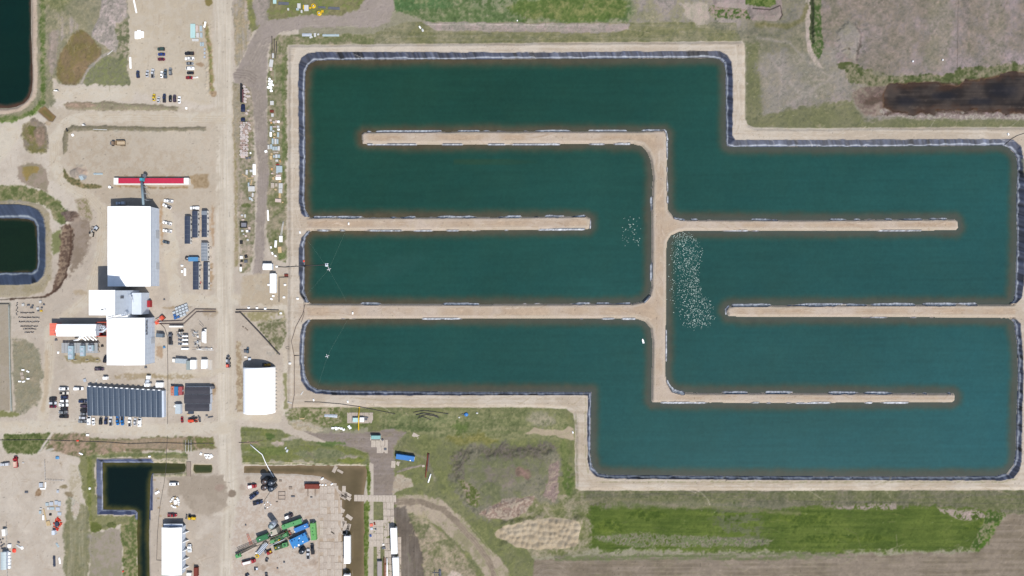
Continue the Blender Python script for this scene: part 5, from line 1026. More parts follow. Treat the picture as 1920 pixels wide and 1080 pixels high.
# ---- heavier vehicles
def semi_trailer(label, px0, py0, px1, py1, ang_off=0.0, group='white box trailers by the rig mats', tractor=False):
    h = 4.0; x0, y0, x1, y1 = roof_rect(px0, py0, px1, py1, h); lx, ly = x1 - x0, y1 - y0; cx, cy = (x0 + x1) / 2, (y0 + y1) / 2
    t = thing('box_trailer', label, 'trailer', (cx, cy, max(0, ground_z(cx, cy))), R(ang_off), group)
    MB().box(0, 0, 1.2, lx, ly, 2.7).build('box_body', WHITE, t)
    m = MB()
    for i in range(12): m.box(0, -ly / 2 + ly * (i + .5) / 12, 3.9, lx - .2, .06, .04)
    m.build('roof_rib', LGREY, t)
    wheels(t, (-.0,), 0) if False else None
    for yy in (-ly / 2 + 1.6, -ly / 2 + 2.9):
        for sx in (-1, 1): m = MB(); m.tube([(sx * (lx / 2 - .45), yy, .5), (sx * (lx / 2 - .1), yy, .5)], .5, 10); m.build('wheel', BLACK, t)
    m = MB(); m.box(-.7, ly / 2 - 3, 0, .16, .16, 1.2); m.box(.7, ly / 2 - 3, 0, .16, .16, 1.2); m.box(0, ly / 2 - 3, .6, 1.4, .1, .1); m.build('landing_gear', GALV, t)
    m = MB(); m.box(0, ly / 2 + .25, 2.4, 1.8, .5, 1.3, 0, .9); m.cyl(0, ly / 2 + .25, 3.7, .5, .12, 10); m.build('cooling_unit', DGREY, t)
    MB().box(lx / 2 - .12, -ly / 2 + .1, 1.3, .14, .1, 2.4).build('rear_door_bar', GALV, t)
    if tractor:
        m = MB(); m.loft([(0, 0, 0, 0, 0)]) if False else None
        MB().box(0, ly / 2 + 3.4, 1.1, 2.4, 2.1, 2.2, 0, .85).build('cab', mat('dark_cab', (.03, .035, .045), rough=.4), t); MB().box(0, ly / 2 + 5.2, .9, 2.0, 1.7, 1.2, 0, .8).build('hood', mat('dark_cab', None), t)
        for yy in (ly / 2 + 1.2, ly / 2 + 5.2):
            for sx in (-1, 1): MB().tube([(sx * .8, yy, .5), (sx * 1.2, yy, .5)], .5, 10).build('wheel', BLACK, t)
    return t
semi_trailer('long white box trailer standing in the muddy ditch beside the mats', 645, 1006, 656.3, 1057)
semi_trailer('white box trailer cut by the frame edge below another in the ditch', 644.5, 1078, 656, 1125)
semi_trailer('white trailer on the timber lane, northern one with dark end unit', 732.6, 990.5, 744, 1039, 1.8)
semi_trailer('white trailer on the timber lane, southern one touching the frame edge', 736.5, 1046, 747.5, 1098, 1.8)

def haul_truck(label, px, py, ang):
    t = thing('haul_truck', label, 'dump truck', at(px, py, 1.5), R(ang))
    m = MB(); m.box(-1.2, 1.35, 1.5, 5.4, .18, 1.3); m.box(-1.2, -1.35, 1.5, 5.4, .18, 1.3); m.box(1.45, 0, 1.5, .18, 2.8, 1.5); m.box(-1.2, 0, 1.4, 5.4, 2.7, .2); m.build('dump_bed', mat('tan_bed', alb((176, 150, 120)), rough=.8, noise=.15), t)
    MB().box(-1.2, 0, 1.6, 5.0, 2.5, .7, 0, .8).build('soil_load', mat('load_soil', alb((206, 186, 160)), rough=1, noise=.2), t)
    MB().box(3.3, 0, 1.0, 1.7, 2.2, 2.0, 0, .85).build('cab', mat('tan_cab', alb((150, 128, 110)), rough=.5), t); MB().box(4.8, 0, .9, 1.5, 1.8, 1.1, 0, .8).build('hood', DGREY, t)
    MB().box(3.9, 0, 1.9, .5, 1.9, .8, 0, .9).build('window', GLASS, t)
    for x in (-2.9, -1.2, 4.2):
        for s_ in (-1, 1): MB().tube([(x, s_ * 1.0, .75), (x, s_ * 1.5, .75)], .75, 12).build('wheel', BLACK, t)
haul_truck('lone tan haul truck on the bare pad north of the red shed', 223, 268.6, 180)
def loader(label, px, py, ang, body, name='wheel_loader', cat='loader', sc=1.0):
    t = thing(name, label, cat, at(px, py, 1.2), R(ang)); t.scale = (sc, sc, sc)
    MB().loft([(-3.0, .9, .8, .9, 2.0), (-1.0, 1.0, .85, .8, 2.2), (-.2, .9, .8, .8, 2.0)]).build('engine_hood', body, t)
    MB().box(.4, 0, .8, 1.5, 1.6, 2.4, 0, .85).build('cab', mat('cab_glass_dark', (.03, .03, .035), rough=.2), t); MB().box(.4, 0, 3.2, 1.5, 1.5, .12).build('cab_roof', body, t)
    for s_ in (-1, 1): MB().tube([(1.0, s_ * .55, 1.6), (2.4, s_ * .55, 1.5), (3.3, s_ * .55, .7)], .16, 6).build('lift_arm', body, t)
    m = MB(); m.box(3.7, 0, .2, .9, 2.7, .16); m.box(3.35, 0, .2, .16, 2.7, 1.0); m.box(3.7, 1.3, .2, .9, .1, .8); m.box(3.7, -1.3, .2, .9, .1, .8); m.build('bucket', DGREY, t)
    for x in (-1.8, 1.6):
        for s_ in (-1, 1): MB().tube([(x, s_ * .85, .75), (x, s_ * 1.35, .75)], .75, 12).build('wheel', BLACK, t)
loader('orange-red wheel loader parked south of the charcoal roofed building', 362.5, 788.3, 5, mat('orange_machine', alb((236, 84, 56)), rough=.5, noise=.1), sc=1.05)
loader('yellow wheel loader with black front north of the southern hall', 358.5, 971, 172, YELL, sc=.95)
loader('yellow machine sheltering in the shadow of the arched hangar', 500, 684, 180, mat('ochre_machine', alb((222, 170, 60)), rough=.5), sc=.75)
def excavator(label, px, py, ang, body=CREAM, sc=1.0, reach=5.5):
    t = thing('excavator', label, 'excavator', at(px, py, 1), R(ang)); t.scale = (sc, sc, sc)
    for s_ in (-1, 1): MB().loft([(-1.9, .3, .28, .2, .7), (-1.5, .3, .3, 0, .9), (1.5, .3, .3, 0, .9), (1.9, .3, .28, .2, .7)]).build('track', BLACK, t).location = (0, s_ * 1.1, 0)
    MB().loft([(-1.9, 1.1, 1.0, 1.0, 2.1), (-.4, 1.25, 1.1, 1.0, 2.2), (1.2, 1.2, 1.0, 1.0, 1.9)]).build('upper_body', body, t)
    MB().box(.7, .7, 1.1, 1.3, .95, 1.8, 0, .9).build('cab', GLASS, t)
    MB().tube([(1.0, -.1, 1.7), (2.8, -.1, 3.6), (reach - .8, -.1, 2.9)], .22, 6).build('boom', body, t); MB().tube([(reach - .8, -.1, 2.9), (reach, -.1, .9)], .17, 6).build('stick', body, t)
    MB().box(reach, -.1, .1, .8, 1.0, .8, 0, .7).build('bucket', DGREY, t)
excavator('pale excavator at the dark spoil bank, lower of the two', 171.5, 439, 80, mat('dusty_machine', alb((196, 186, 174)), rough=.8, noise=.2), .85)
excavator('pale excavator at the dark spoil bank, upper of the two', 179.5, 428.5, 230, GALV, .8, 4.4)
# red tractor on the main road
t = thing('crane_truck', 'red and black crane truck driving on the main gravel road', 'crane truck', at(428, 679, 1), R(90))
MB().box(-1.0, 0, .9, 5.0, 2.3, .4).build('deck', DGREY, t); MB().box(-2.2, .1, 1.3, 2.2, 1.8, 1.4, 0, .85).build('cab', RED, t); MB().box(-2.2, .1, 2.7, 1.5, 1.4, .1).build('roof', SALMON, t)
MB().tube([(-1.0, -.6, 2.2), (3.6, -.6, 2.6)], .3, 6).build('boom', DGREY, t); MB().box(1.0, .5, 1.3, 1.6, 1.0, 1.0).build('winch', GALV, t); MB().box(3.4, 0, .8, .5, 2.0, .7).build('bumper', DGREY, t)
for x in (-2.6, -.8, 2.2):
    for s_ in (-1, 1): MB().tube([(x, s_ * .9, .6), (x, s_ * 1.3, .6)], .6, 10).build('wheel', BLACK, t)
def flatbed(label, px, py, ang, cabc, loadc, L=8.0, name='flatbed_truck', sc=1.0):
    t = thing(name, label, 'truck', at(px, py, 1.2), R(ang)); t.scale = (sc, sc, sc)
    MB().box(-1.0, 0, 1.0, L - 2.6, 2.4, .25).build('deck', cabc, t); MB().box(-1.0, 0, 1.25, L - 3.6, 1.8, 1.0, 0, .9).build('cargo', loadc, t)
    MB().loft([(L / 2 - 2.1, 1.1, 1.0, .7, 2.5), (L / 2 - .9, 1.1, .95, .7, 2.4), (L / 2 - .6, 1.05, .8, .7, 1.5), (L / 2, .9, .7, .7, 1.3)]).build('cab', cabc, t)
    MB().box(L / 2 - .95, 0, 1.7, .5, 1.8, .6, 0, .9).build('window', GLASS, t)
    for x in (-L / 2 + 1.0, -L / 2 + 2.2, L / 2 - 1.1):
        for s_ in (-1, 1): MB().tube([(x, s_ * .85, .5), (x, s_ * 1.2, .5)], .5, 10).build('wheel', BLACK, t)
    return t
flatbed('red truck with white load in the lower left yard', 29, 867, 92, RED, mat('cream_load', alb((238, 200, 184)), rough=.6), 7.2)
flatbed('red flatbed with white crates north-west of the black tanks', 472, 912, 8, RED, WHITE, 6.0)
flatbed('dark red truck with white load by the rig catwalk', 466, 1054, 14, RED, CREAM, 9.2)
flatbed('black service truck between the southern shed and white tanks', 319.5, 636, 90, DGREY, BLACK, 8.0, 'service_truck')
flatbed('small white trailer truck at the east wall of the southern hall', 355.4, 1028.6, 90, WHITE, TOTE, 5.2)
flatbed('black loader truck with white cab behind the green rig cabin', 541, 968.5, 25, mat('dark_purple', alb((74, 62, 72)), rough=.6, noise=.3), WHITE, 6.0)
# ================================================================ cabins, containers, tanks, rig
def cabin(name, label, cat, px, py, lp, wp, ang, h, m_, group=None, doors=1, roofbits=(), ribs=True, topm=None):
    """container-like steel cabin; px,py = centre of its roof in the survey photo, lp/wp in photo pixels"""
    f = (1 - h / H) * S; L, D = lp * f, wp * f; x, y = P(px, py, h)
    t = thing(name, label, cat, (x, y, max(ground_z(x, y), -.3)), R(ang), group)
    MB().box(0, 0, .12, L - .12, D - .12, h - .2).build('wall', m_, t)
    r = MB(); r.box(0, 0, h - .09, L, D, .09)
    if ribs:
        n = max(3, int(L / .9))
        for i in range(n): r.box(-L / 2 + L * (i + .5) / n, 0, h, .12, D - .2, .05)
    r.build('roof', topm or m_, t)
    for sx in (-1, 1):
        for sy in (-1, 1): MB().box(sx * (L / 2 - .05), sy * (D / 2 - .05), 0, .16, .16, h).build('corner_post', m_, t)
    for k in range(doors): MB().box(L / 2 - .02, (k - (doors - 1) / 2) * 1.15, .2, .1, min(1.05, D * .45), min(2.1, h - .4)).build('door', GALV, t)
    for bx, by, bs, bm in roofbits: MB().box(bx * L, by * D, h - .02, bs, bs, .5, 0, .9).build('roof_unit', bm, t)
    return t
cabin('shipping_container', 'light blue container east-west between skid offices beside a round black tank', 'container', 362, 486, 18, 8, 0, 2.7, LBLUE, doors=2)
cabin('shipping_container', 'long bright blue container alone on the grass beside two timber mats', 'container', 759.5, 858.5, 34.5, 9, -8.5, 3.0, BLUE, doors=2, roofbits=((.3, -.35, .7, WHITE),))
cabin('shipping_container', 'rust orange container west of the blue and red pair', 'container', 323.3, 733, 6.6, 17, 0, 2.6, mat('brick_orange', alb((206, 132, 110)), rough=.7, noise=.15), doors=1, roofbits=((0, .2, .5, RED), (0, -.3, .6, WOOD)))
cabin('shipping_container', 'mid blue container squeezed between the orange and red ones', 'container', 330, 733.5, 7.2, 17, 0, 2.6, mat('mid_blue', alb((64, 136, 190)), rough=.5), doors=1)
cabin('shipping_container', 'faded red container beside the charcoal module building', 'container', 338, 733, 7, 15.5, 0, 2.6, mat('faded_red', alb((182, 92, 98)), rough=.7, noise=.12), doors=1)
cabin('office_cabin', 'pale cabin with chamfered white roof south of the coloured containers', 'cabin', 333.5, 767, 10, 18, 0, 2.8, LGREY, topm=mat('pale_cabin_roof', alb((204, 216, 226)), rough=.5, noise=.05), doors=0, roofbits=((-.55, .3, 1.0, WHITE),))
rusty = cabin('storage_container', 'rusty red open container on the drilling pad with pipes running south', 'container', 584.5, 912.5, 27, 8.5, 0, 2.4, RUST, doors=0)
m = MB()
for x in (-3.4, -2.8, 1.4, 2.0): m.tube([(x, -1.4, .3), (x, -6.8, .25)], .10, 5)
m.build('ground_pipe', PIPEB, rusty)
cabin('teal_cabin', 'teal roofed cabin with pale side rails at the head of the mats', 'cabin', 704.5, 820.3, 17, 6.5, 0, 2.8, TEAL, doors=0)
for dx in (-9.3, 9.3): a = at(704.5 + dx, 819.5); o = MB().box(0, 0, 0, .7, 4.2, .8, 0, .8).build('concrete_block', CONC); o.location = a; tag(o, 'pale concrete block on the %s side of the teal cabin' % ('west' if dx < 0 else 'east'), 'barrier')
# wash-plant cabins east of the southern shed
cabin('equipment_cabin', 'pale grey cabin south of the white tanks with cream box attached', 'cabin', 338.5, 677, 20, 8.5, -4, 3.0, LGREY, doors=0, topm=mat('cabin_top_grey', alb((186, 196, 206)), rough=.6))
cabin('equipment_cabin', 'greenish grey upright cabin touching the white one', 'cabin', 353, 685, 7.5, 17, 0, 2.6, mat('sage_grey', alb((160, 172, 174)), rough=.7), doors=0)
cabin('equipment_cabin', 'bright white upright cabin next to the greenish grey one', 'cabin', 361.5, 683.7, 9.6, 17, 0, 2.9, WHITE, doors=0)
cabin('equipment_cabin', 'bright white upright cabin standing alone towards the road', 'cabin', 382, 683, 9.6, 17, 0, 2.9, WHITE, doors=0)
cabin('tool_box', 'small cream cabinet at the west end of the grey cabin', 'cabinet', 325.3, 676, 5, 6.5, 0, 1.8, CREAM, doors=0)
cabin('equipment_cabin', 'dark blue-grey cabin at the east wall of the southern white shed', 'cabin', 298.5, 629, 12.5, 7, -4, 3.2, mat('bluegrey', alb((118, 132, 148)), rough=.6), doors=0)
cabin('narrow_shed', 'narrow pale lean shed beneath the twin pipelines', 'shed', 329.5, 612.3, 25.5, 3, 0, 2.2, CREAM, doors=0)
t = thing('gravel_pad', 'pale concrete slab east of the white cabins', 'slab', at(394.5, 684)); MB().box(0, 0, -.1, 2.6, 6.4, .22).build('slab', CONC, t); MB().box(0, 0, .12, .08, 6.4, .01).build('slab_joint', GALV, t)
for i, (px, py, w, l, c) in enumerate(((277.3, 708, 6.5, 6.5, 'white pump box north of the office, topmost'), (272.5, 722.0, 4.5, 6, 'white box at the office north wall, western twin'), (277.6, 722, 4.5, 6, 'white box at the office north wall beside its western twin'), (295, 722, 6.2, 9, 'large white box by the office north-east corner, western'), (302, 722, 6.2, 9, 'large white box by the office north-east corner, eastern'), (196.5, 709, 8, 5, 'lone white box on dry grass north of the office'))):
    cabin('utility_box', c, 'utility box', px, py, w, l, 0, 2.2, WHITE, doors=0, ribs=False, roofbits=((.1, .2, .5, GALV),))
t = thing('generator', 'small grey generator among white boxes north of the office', 'generator', at(278, 714.5)); MB().box(0, 0, 0, 2.4, 1.5, 1.5).build('housing', LGREY, t); MB().box(1.8, -1.0, 0, 1.2, 1.0, .9).build('engine', DGREY, t); MB().cyl(-.6, .2, 1.5, .25, .7, 8).build('exhaust', DGREY, t)
# horizontal tanks
def htank(label, px, py, L, r, ang, m_, zc=1.3, group=None):
    t = thing('horizontal_tank', label, 'tank', at(px, py, zc + r), R(ang), group)
    k = L / 2; MB().tube([(-k, 0, zc), (-k + .01, 0, zc), (k - .01, 0, zc), (k, 0, zc)], r, 14).build('shell', m_, t)
    for s_ in (-1, 1): MB().tube([(s_ * k, 0, zc), (s_ * (k + r * .35), 0, zc)], r * .78, 14).build('end_cap', m_, t)
    for s_ in (-.6, .6): MB().box(s_ * k, 0, 0, .3, r * 1.5, zc - r * .4).build('saddle', GALV, t)
    MB().cyl(0, 0, zc + r - .05, r * .22, .25, 10).build('manway', GALV, t); return t
for i, y in enumerate((630.3, 637.3, 644.8)):
    htank('short white tank in the stack of three, ' + ('northern', 'middle', 'southern')[i], 346.5, y, 3.0, .58, 0, WHITE, 2.4, 'short white process tanks')
    t = thing('pump_skid', 'dark pump skid west of the white tanks, ' + ('northern', 'middle', 'southern')[i], 'pump', at(338.5, y)); MB().box(0, 0, 0, 2.6, 1.5, .3).build('base', GALV, t)
    MB().cyl(-.7, 0, .3, .45, .9, 10).build('motor', DGREY, t); MB().tube([(-.2, .2, .7), (1.2, .2, .7), (1.2, .2, 1.5)], .2, 6).build('pipe', DGREY, t); MB().box(.5, -.4, .3, .7, .5, .8).build('gearbox', BLACK, t)
cabin('white_trough', 'thin white trough below the three short tanks', 'trough', 346.3, 654.2, 13, 2.8, 0, 1.6, WHITE, doors=0)
htank('long white bullet tank standing north-south in the pipework yard', 380.3, 631.5, 6.2, 1.25, 90, WHITE, 2.3)
t = thing('access_platform', 'pale grey platform along the east side of the bullet tank', 'platform', at(387.3, 630)); MB().box(0, 0, 1.6, 1.4, 9.0, .15).build('deck', CREAM, t)
for y in (-4.2, 0, 4.2): MB().box(0, y, 0, .2, .2, 1.6).build('leg', GALV, t)
MB().tube([(-1, 5.5, 2), (-3.4, 8.2, 3.0)], .14, 6).build('hose_arm', DGREY, t)
for k, (px, py, w, l, c) in enumerate(((368, 626, 10, 12, 'northern pipework frame beside the bullet tank'), (371, 643, 12, 12, 'southern pipework frame beside the bullet tank'), (384, 654.5, 30, 5.5, 'long pipework frame on the yard below the bullet tank'), (338.5, 625, 8, 8, 'dark pipework frame with two black domes'))):
    t = thing('pipe_manifold', c, 'pipework', at(px, py)); W_, L_ = w * S, l * S; rr2 = random.Random(70 + k)
    for i in range(9):
        x = rr2.uniform(-W_ / 2, W_ / 2); y = rr2.uniform(-L_ / 2, L_ / 2); z = rr2.uniform(.5, 2.2); l2 = rr2.uniform(.25, .5)
        pts = [(x, y, 0), (x, y, z), (x + W_ * l2 * rr2.choice((-1, 1)), y, z), (x + W_ * l2 * rr2.choice((-1, 1)) * .5, y + L_ * l2 * rr2.choice((-1, 1)), z)]
        MB().tube(pts[:3], rr2.uniform(.08, .17), 6).build('pipe', rr2.choice((GALV, DGREY, CREAM, DGREY)), t)
    for i in range(3): MB().cyl(rr2.uniform(-W_ / 2, W_ / 2), rr2.uniform(-L_ / 2, L_ / 2), 0, rr2.uniform(.25, .5), rr2.uniform(.8, 1.8), 10).build('vessel', rr2.choice((WHITE, DGREY, GALV)), t)
    MB().box(0, 0, -.05, W_, L_, .2).build('base_slab', CONC, t)
for k, (px, c) in enumerate(((338, 'western'), (343, 'eastern'))): t = thing('black_dome', 'small black domed vessel north of the tanks, %s of two' % c, 'vessel', at(px, 620)); MB().cyl(0, 0, 0, .75, 1.3, 12).build('shell', BLACK, t); MB().cyl(0, 0, 1.3, .72, .35, 12, .3).build('dome', BLACK, t)
# orange crane with tan boom at the pipe crossing
t = thing('orange_crane', 'orange crane with tan boom at the southern shed north-east corner', 'crane', at(306, 595.5), R(40)); MB().box(0, 0, 0, 2.8, 2.6, 1.0, 0, .9).build('carrier', BLACK, t); MB().box(0, 0, 1.0, 2.6, 2.2, 1.4, 0, .85).build('cab', ORANGE, t); MB().tube([(.5, 0, 2.2), (-4.5, .2, 3.4)], .3, 6).build('boom', SALMON, t)
t = thing('orange_pump', 'orange pump unit on the twin pipelines beside the shed corner', 'pump', at(296, 605)); MB().box(0, 0, 0, 2.6, 1.8, 1.4, .4, .85).build('housing', ORANGE, t); MB().tube([(-3, -.6, 1), (0, 0, 1), (3, .6, 1)], .25, 6).build('pipe', GALV, t); MB().cyl(.4, .8, 1.2, .35, .6, 8).build('motor', DGREY, t)
# vertical tanks
def vtank(label, px, py, r, h, m_, name='storage_tank', group=None, top=None):
    x, y = P(px, py, h); t = thing(name, label, 'tank', (x, y, 0), 0, group)
    MB().cyl(0, 0, -.1, r, h, 26).build('shell', m_, t); MB().cyl(0, 0, h - .1, r * 1.01, .35, 26, r * .25).build('tank_roof', top or m_, t)
    m = MB(); m.box(r * .5, 0, h + .1, .7, .7, .25); m.tube([(-r * .4, -r * .3, h), (-r * .4, -r * .3, h + .5)], .15, 6); m.build('hatch', GALV, t)
    m = MB()
    for s_ in (-.25, .25): m.tube([(r + .15, s_, 0), (r + .15, s_, h + .6)], .05, 4)
    for i in range(int(h / .6)): m.tube([(r + .15, -.25, .4 + .6 * i), (r + .15, .25, .4 + .6 * i)], .03, 4)
    m.build('ladder', GALV, t); return t
TB = mat('black_tank', (.022, .026, .034), rough=.45, noise=.2); TN = mat('brown_tank_top', alb((98, 84, 82)), rough=.8, noise=.3); TG = mat('grey_tank_top', alb((70, 78, 92)), rough=.6, noise=.2)
for px, py, tp, c in ((494.6, 903.2, TN, 'brown topped, north-western'), (506.8, 905.8, TG, 'grey topped, north-eastern'), (494.6, 914.2, TN, 'brown topped, south-western'), (507.3, 916.6, TG, 'grey topped, south-eastern')):
    vtank('tall black tank, %s of the four by the brown ditch' % c, px, py, 2.0, 7.0, TB, group='black tanks by the ditch', top=tp)
vtank('squat black tank south-east of the rig cabins', 565, 1034, 1.9, 4.0, TB)
vtank('round black tank at the west end of the light blue container', 349.8, 484.5, 1.15, 1.6, TN, 'round_tank')
vtank('silver silo with round lid north of the rig', 507.7, 986.8, 1.8, 8.0, LGREY, 'silver_silo', top=mat('silo_lid', alb((182, 196, 200)), rough=.5))
# drilling rig spread
cabin('rig_cabin', 'long bright green cabin at the north of the rig', 'rig cabin', 546.8, 983.3, 38.5, 8.5, 19.5, 3.2, GREENP, doors=2, roofbits=((.1, 0, .5, GREEND), (-.35, .2, .5, GREEND)))
cabin('rig_cabin', 'blue cabin between the long green one and the large blue block', 'rig cabin', 564.6, 990.3, 27.5, 8.6, 22, 3.2, BLUE, doors=1, roofbits=((.3, .1, .5, WHITE), (-.48, -.2, .6, WHITE)))
cabin('rig_cabin', 'large square blue block, biggest of the rig cabins', 'rig cabin', 560.4, 1014, 33, 17.5, 25.5, 3.4, mat('rig_blue', alb((62, 146, 220)), rough=.5, noise=.1), doors=2, roofbits=((-.35, .3, .8, BLUED), (-.2, .3, .5, BLUED), (.1, .25, .6, WHITE), (.35, .35, .8, BLUED), (.2, -.25, .7, WHITE), (-.1, -.4, 1.1, WHITE), (-.35, -.4, .7, WHITE), (0, 0, .6, BLUED)))
cabin('rig_cabin', 'green cabin standing north-south at the east end of the rig', 'rig cabin', 587, 997.3, 31.5, 9.6, 94, 3.2, mat('rig_green', alb((116, 184, 108)), rough=.5, noise=.12), doors=1, roofbits=((.2, 0, .7, GREENP), (.0, .1, .6, GREENP), (-.2, 0, .7, GREENP)))
cabin('rig_cabin', 'dark green cabin at the west side of the rig', 'rig cabin', 491.4, 1009.5, 22, 8.8, 20, 3.4, GREENP, topm=mat('mid_green', alb((60, 128, 84)), rough=.5, noise=.15), doors=1, roofbits=((-.2, -.05, .5, WHITE),))
cabin('rig_cabin', 'beige square hut between the silo and the rig floor', 'rig cabin', 513.2, 998.5, 13, 10, 20, 6.0, mat('beige_hut', alb((202, 194, 180)), rough=.7), doors=0, roofbits=((-.3, .1, .8, GREEND), (-.4, -.3, .8, CREAM)))
cabin('mud_tank', 'olive green mud tank south of the rig floor', 'mud tank', 523, 1026, 19, 8, 17, 2.2, mat('olive_tank', alb((72, 96, 66)), rough=.8, noise=.3), doors=0, roofbits=((-.3, .1, .7, YELL), (0, 0, .8, GALV), (.3, .2, .8, GREEND)))
cabin('pump_box', 'small green box at the east end of the mud tank', 'rig cabin', 533.8, 1022.3, 9, 8, 14, 3.0, GREENP, doors=0, roofbits=((0, 0, 1.4, GREEND),))
cabin('pump_box', 'small green box at the west tip of the laid-down mast', 'rig cabin', 446.2, 1042.5, 10, 6.5, 18, 2.2, GREENP, doors=0, roofbits=((.2, .2, .8, BLACK),))
x, y = P(519, 1011, 4); t = thing('drilling_rig', 'green drilling rig with its long mast laid down to the south-west', 'drilling rig', (x, y, 0), R(24))
MB().box(1, 0, 1.2, 12, 3.4, .4).build('rig_floor', GREEND, t)
for i, (bx, by, w, l, h, m_) in enumerate(((-3.4, -.2, 3.0, 2.4, 2.2, GREENP), (0, .3, 2.2, 2.6, 1.8, GREEND), (2.4, .8, 1.6, 1.6, 2.4, mat('mid_green', None)), (5.2, .2, 3.0, 2.0, 1.6, GREENP), (.5, -1.2, 1.0, .8, 1.6, YELL))): MB().box(bx, by, 1.6, w, l, h, 0, .9).build('machinery', m_, t)
m = MB()
for sy in (-.8, .8):
    for dz in (0, 1.3): m.tube([(6, sy + 1.0, 3.0 + dz), (-27, sy + 2.2, 1.2 + dz)], .14, 5)
for i in range(24):
    q = i / 23; xx = 6 - 33 * q; yy = 1.0 + 1.2 * q; zz = 3.0 - 1.8 * q
    m.tube([(xx, yy - .8, zz + 1.3), (xx - 1.2, yy + .8, zz + 1.3)], .07, 4); m.tube([(xx, yy - .8, zz), (xx, yy - .8, zz + 1.3)], .07, 4); m.tube([(xx, yy + .8, zz), (xx, yy + .8, zz + 1.3)], .07, 4)
m.build('mast', mat('mast_steel', alb((150, 140, 128)), rough=.6, noise=.2), t)
MB().tube([(3.5, -2.4, 1.8), (-7, -2.6, 1.8)], .3, 6).build('beam', GALV, t); MB().tube([(9, -1.8, 1.4), (-3, -3.8, 1.2)], .3, 6).build('beam', mat('mast_steel', None), t)
for i in range(8): MB().box(-4.6 + i * 1.6, 1.8, 1.6, .18, .18, 1.1).build('rail_post', YELL, t)
for i in range(6): MB().box(-3.0 + i * 1.9, -1.55, .1, .5, .5, 1.1).build('leg', GREEND, t)
rq = random.Random(8)
for i in range(16): MB().box(rq.uniform(-6, 9), rq.uniform(-4.4, 4.6), 0, rq.uniform(.6, 2.2), rq.uniform(.3, 1.2), rq.uniform(.5, 1.5), rq.uniform(0, 3), .9).build('rig_gear', rq.choice((RUST, DGREY, SALMON, GREEND, WOODD, GALV)), t)
x, y = P(457, 1034, 1); t = thing('pipe_catwalk', 'long tan catwalk trough beside the mast', 'catwalk', (x, y, 0), R(27)); MB().box(2.5, -1.2, .5, 12.5, 1.0, .35).build('trough', WOOD, t); MB().box(2.0, .4, .4, 13, .6, .5).build('side_beam', mat('mast_steel', None), t)
for q in (-3, 1, 5): MB().box(q + 1, -.6, 0, .3, 2.4, .5).build('support', DGREY, t)
x, y = P(491.5, 1029, 2); t = thing('pipe_ramp', 'silver slatted ramp rising from yard to the rig floor', 'ramp', (x, y, 0), R(52)); MB().box(0, 0, 1.2, 9.0, 3.0, .15).build('ramp_deck', DGREY, t)
for i in range(10): MB().box(-4.1 + i * .9, 0, 1.36, .42, 2.9, .18).build('slat', LGREY, t)
for i in (-3.6, 0, 3.6): MB().box(i, 0, 0, .25, 2.6, 1.2).build('support', GALV, t)
t = thing('drill_hoist', 'red and yellow hoist head south of the rig floor', 'hoist', at(505.5, 1035)); MB().box(0, 0, 0, 3.2, 2.6, 1.6, .4, .85).build('frame', RUST, t); MB().box(1.2, 1.0, 1.4, .9, .9, .7).build('gearbox', YELL, t); MB().cyl(-.3, -.2, 1.6, .8, .5, 12).build('drum', RED, t); MB().box(-2.2, .6, 0, 1.4, 2.2, 1.4, .4).build('generator', DGREY, t)
t = thing('yellow_winch', 'round yellow winch at the foot of the slatted ramp', 'winch', at(483, 1042)); MB().cyl(0, 0, 0, 1.2, .9, 14).build('drum', YELL, t); MB().cyl(0, 0, .9, .5, .4, 10).build('motor', DGREY, t); MB().box(-.6, 1.9, 0, 1.2, 1.0, .8).build('control_box', CREAM, t)
t = thing('brown_ladder_frame', 'reddish lattice frame lying on the pad west of the green cabin', 'lattice frame', at(467.5, 1010), R(-70))
for s_ in (-.7, .7): MB().tube([(-3.6, s_ * .6, .3), (3.8, s_, .3)], .14, 5).build('rail', SALMON, t)
for i in range(6): MB().tube([(-3.2 + 1.3 * i, -.6, .35), (-2.6 + 1.3 * i, .65, .35)], .08, 4).build('rung', SALMON, t)
for k, (px, py, c) in enumerate(((480.6, 1066, 'white and dark buggy'), (464, 1077.5, 'dark buggy cut by the frame edge'), (501, 1049, 'dark pump cart'), (500, 1077, 'small dark cart'))):
    t = thing('utility_cart', c + ' south of the drilling rig', 'cart', at(px, py), R(10 + 30 * k)); MB().box(0, 0, .3, 2.6, 1.5, .7, 0, .85).build('body', (LGREY, NAVY, DGREY, DGREY)[k], t); MB().box(-.4, 0, 1.0, 1.1, 1.2, .6, 0, .8).build('cab', BLACK, t)
    for x in (-.9, .9):
        for s_ in (-1, 1): MB().tube([(x, s_ * .6, .35), (x, s_ * .85, .35)], .35, 8).build('wheel', BLACK, t)
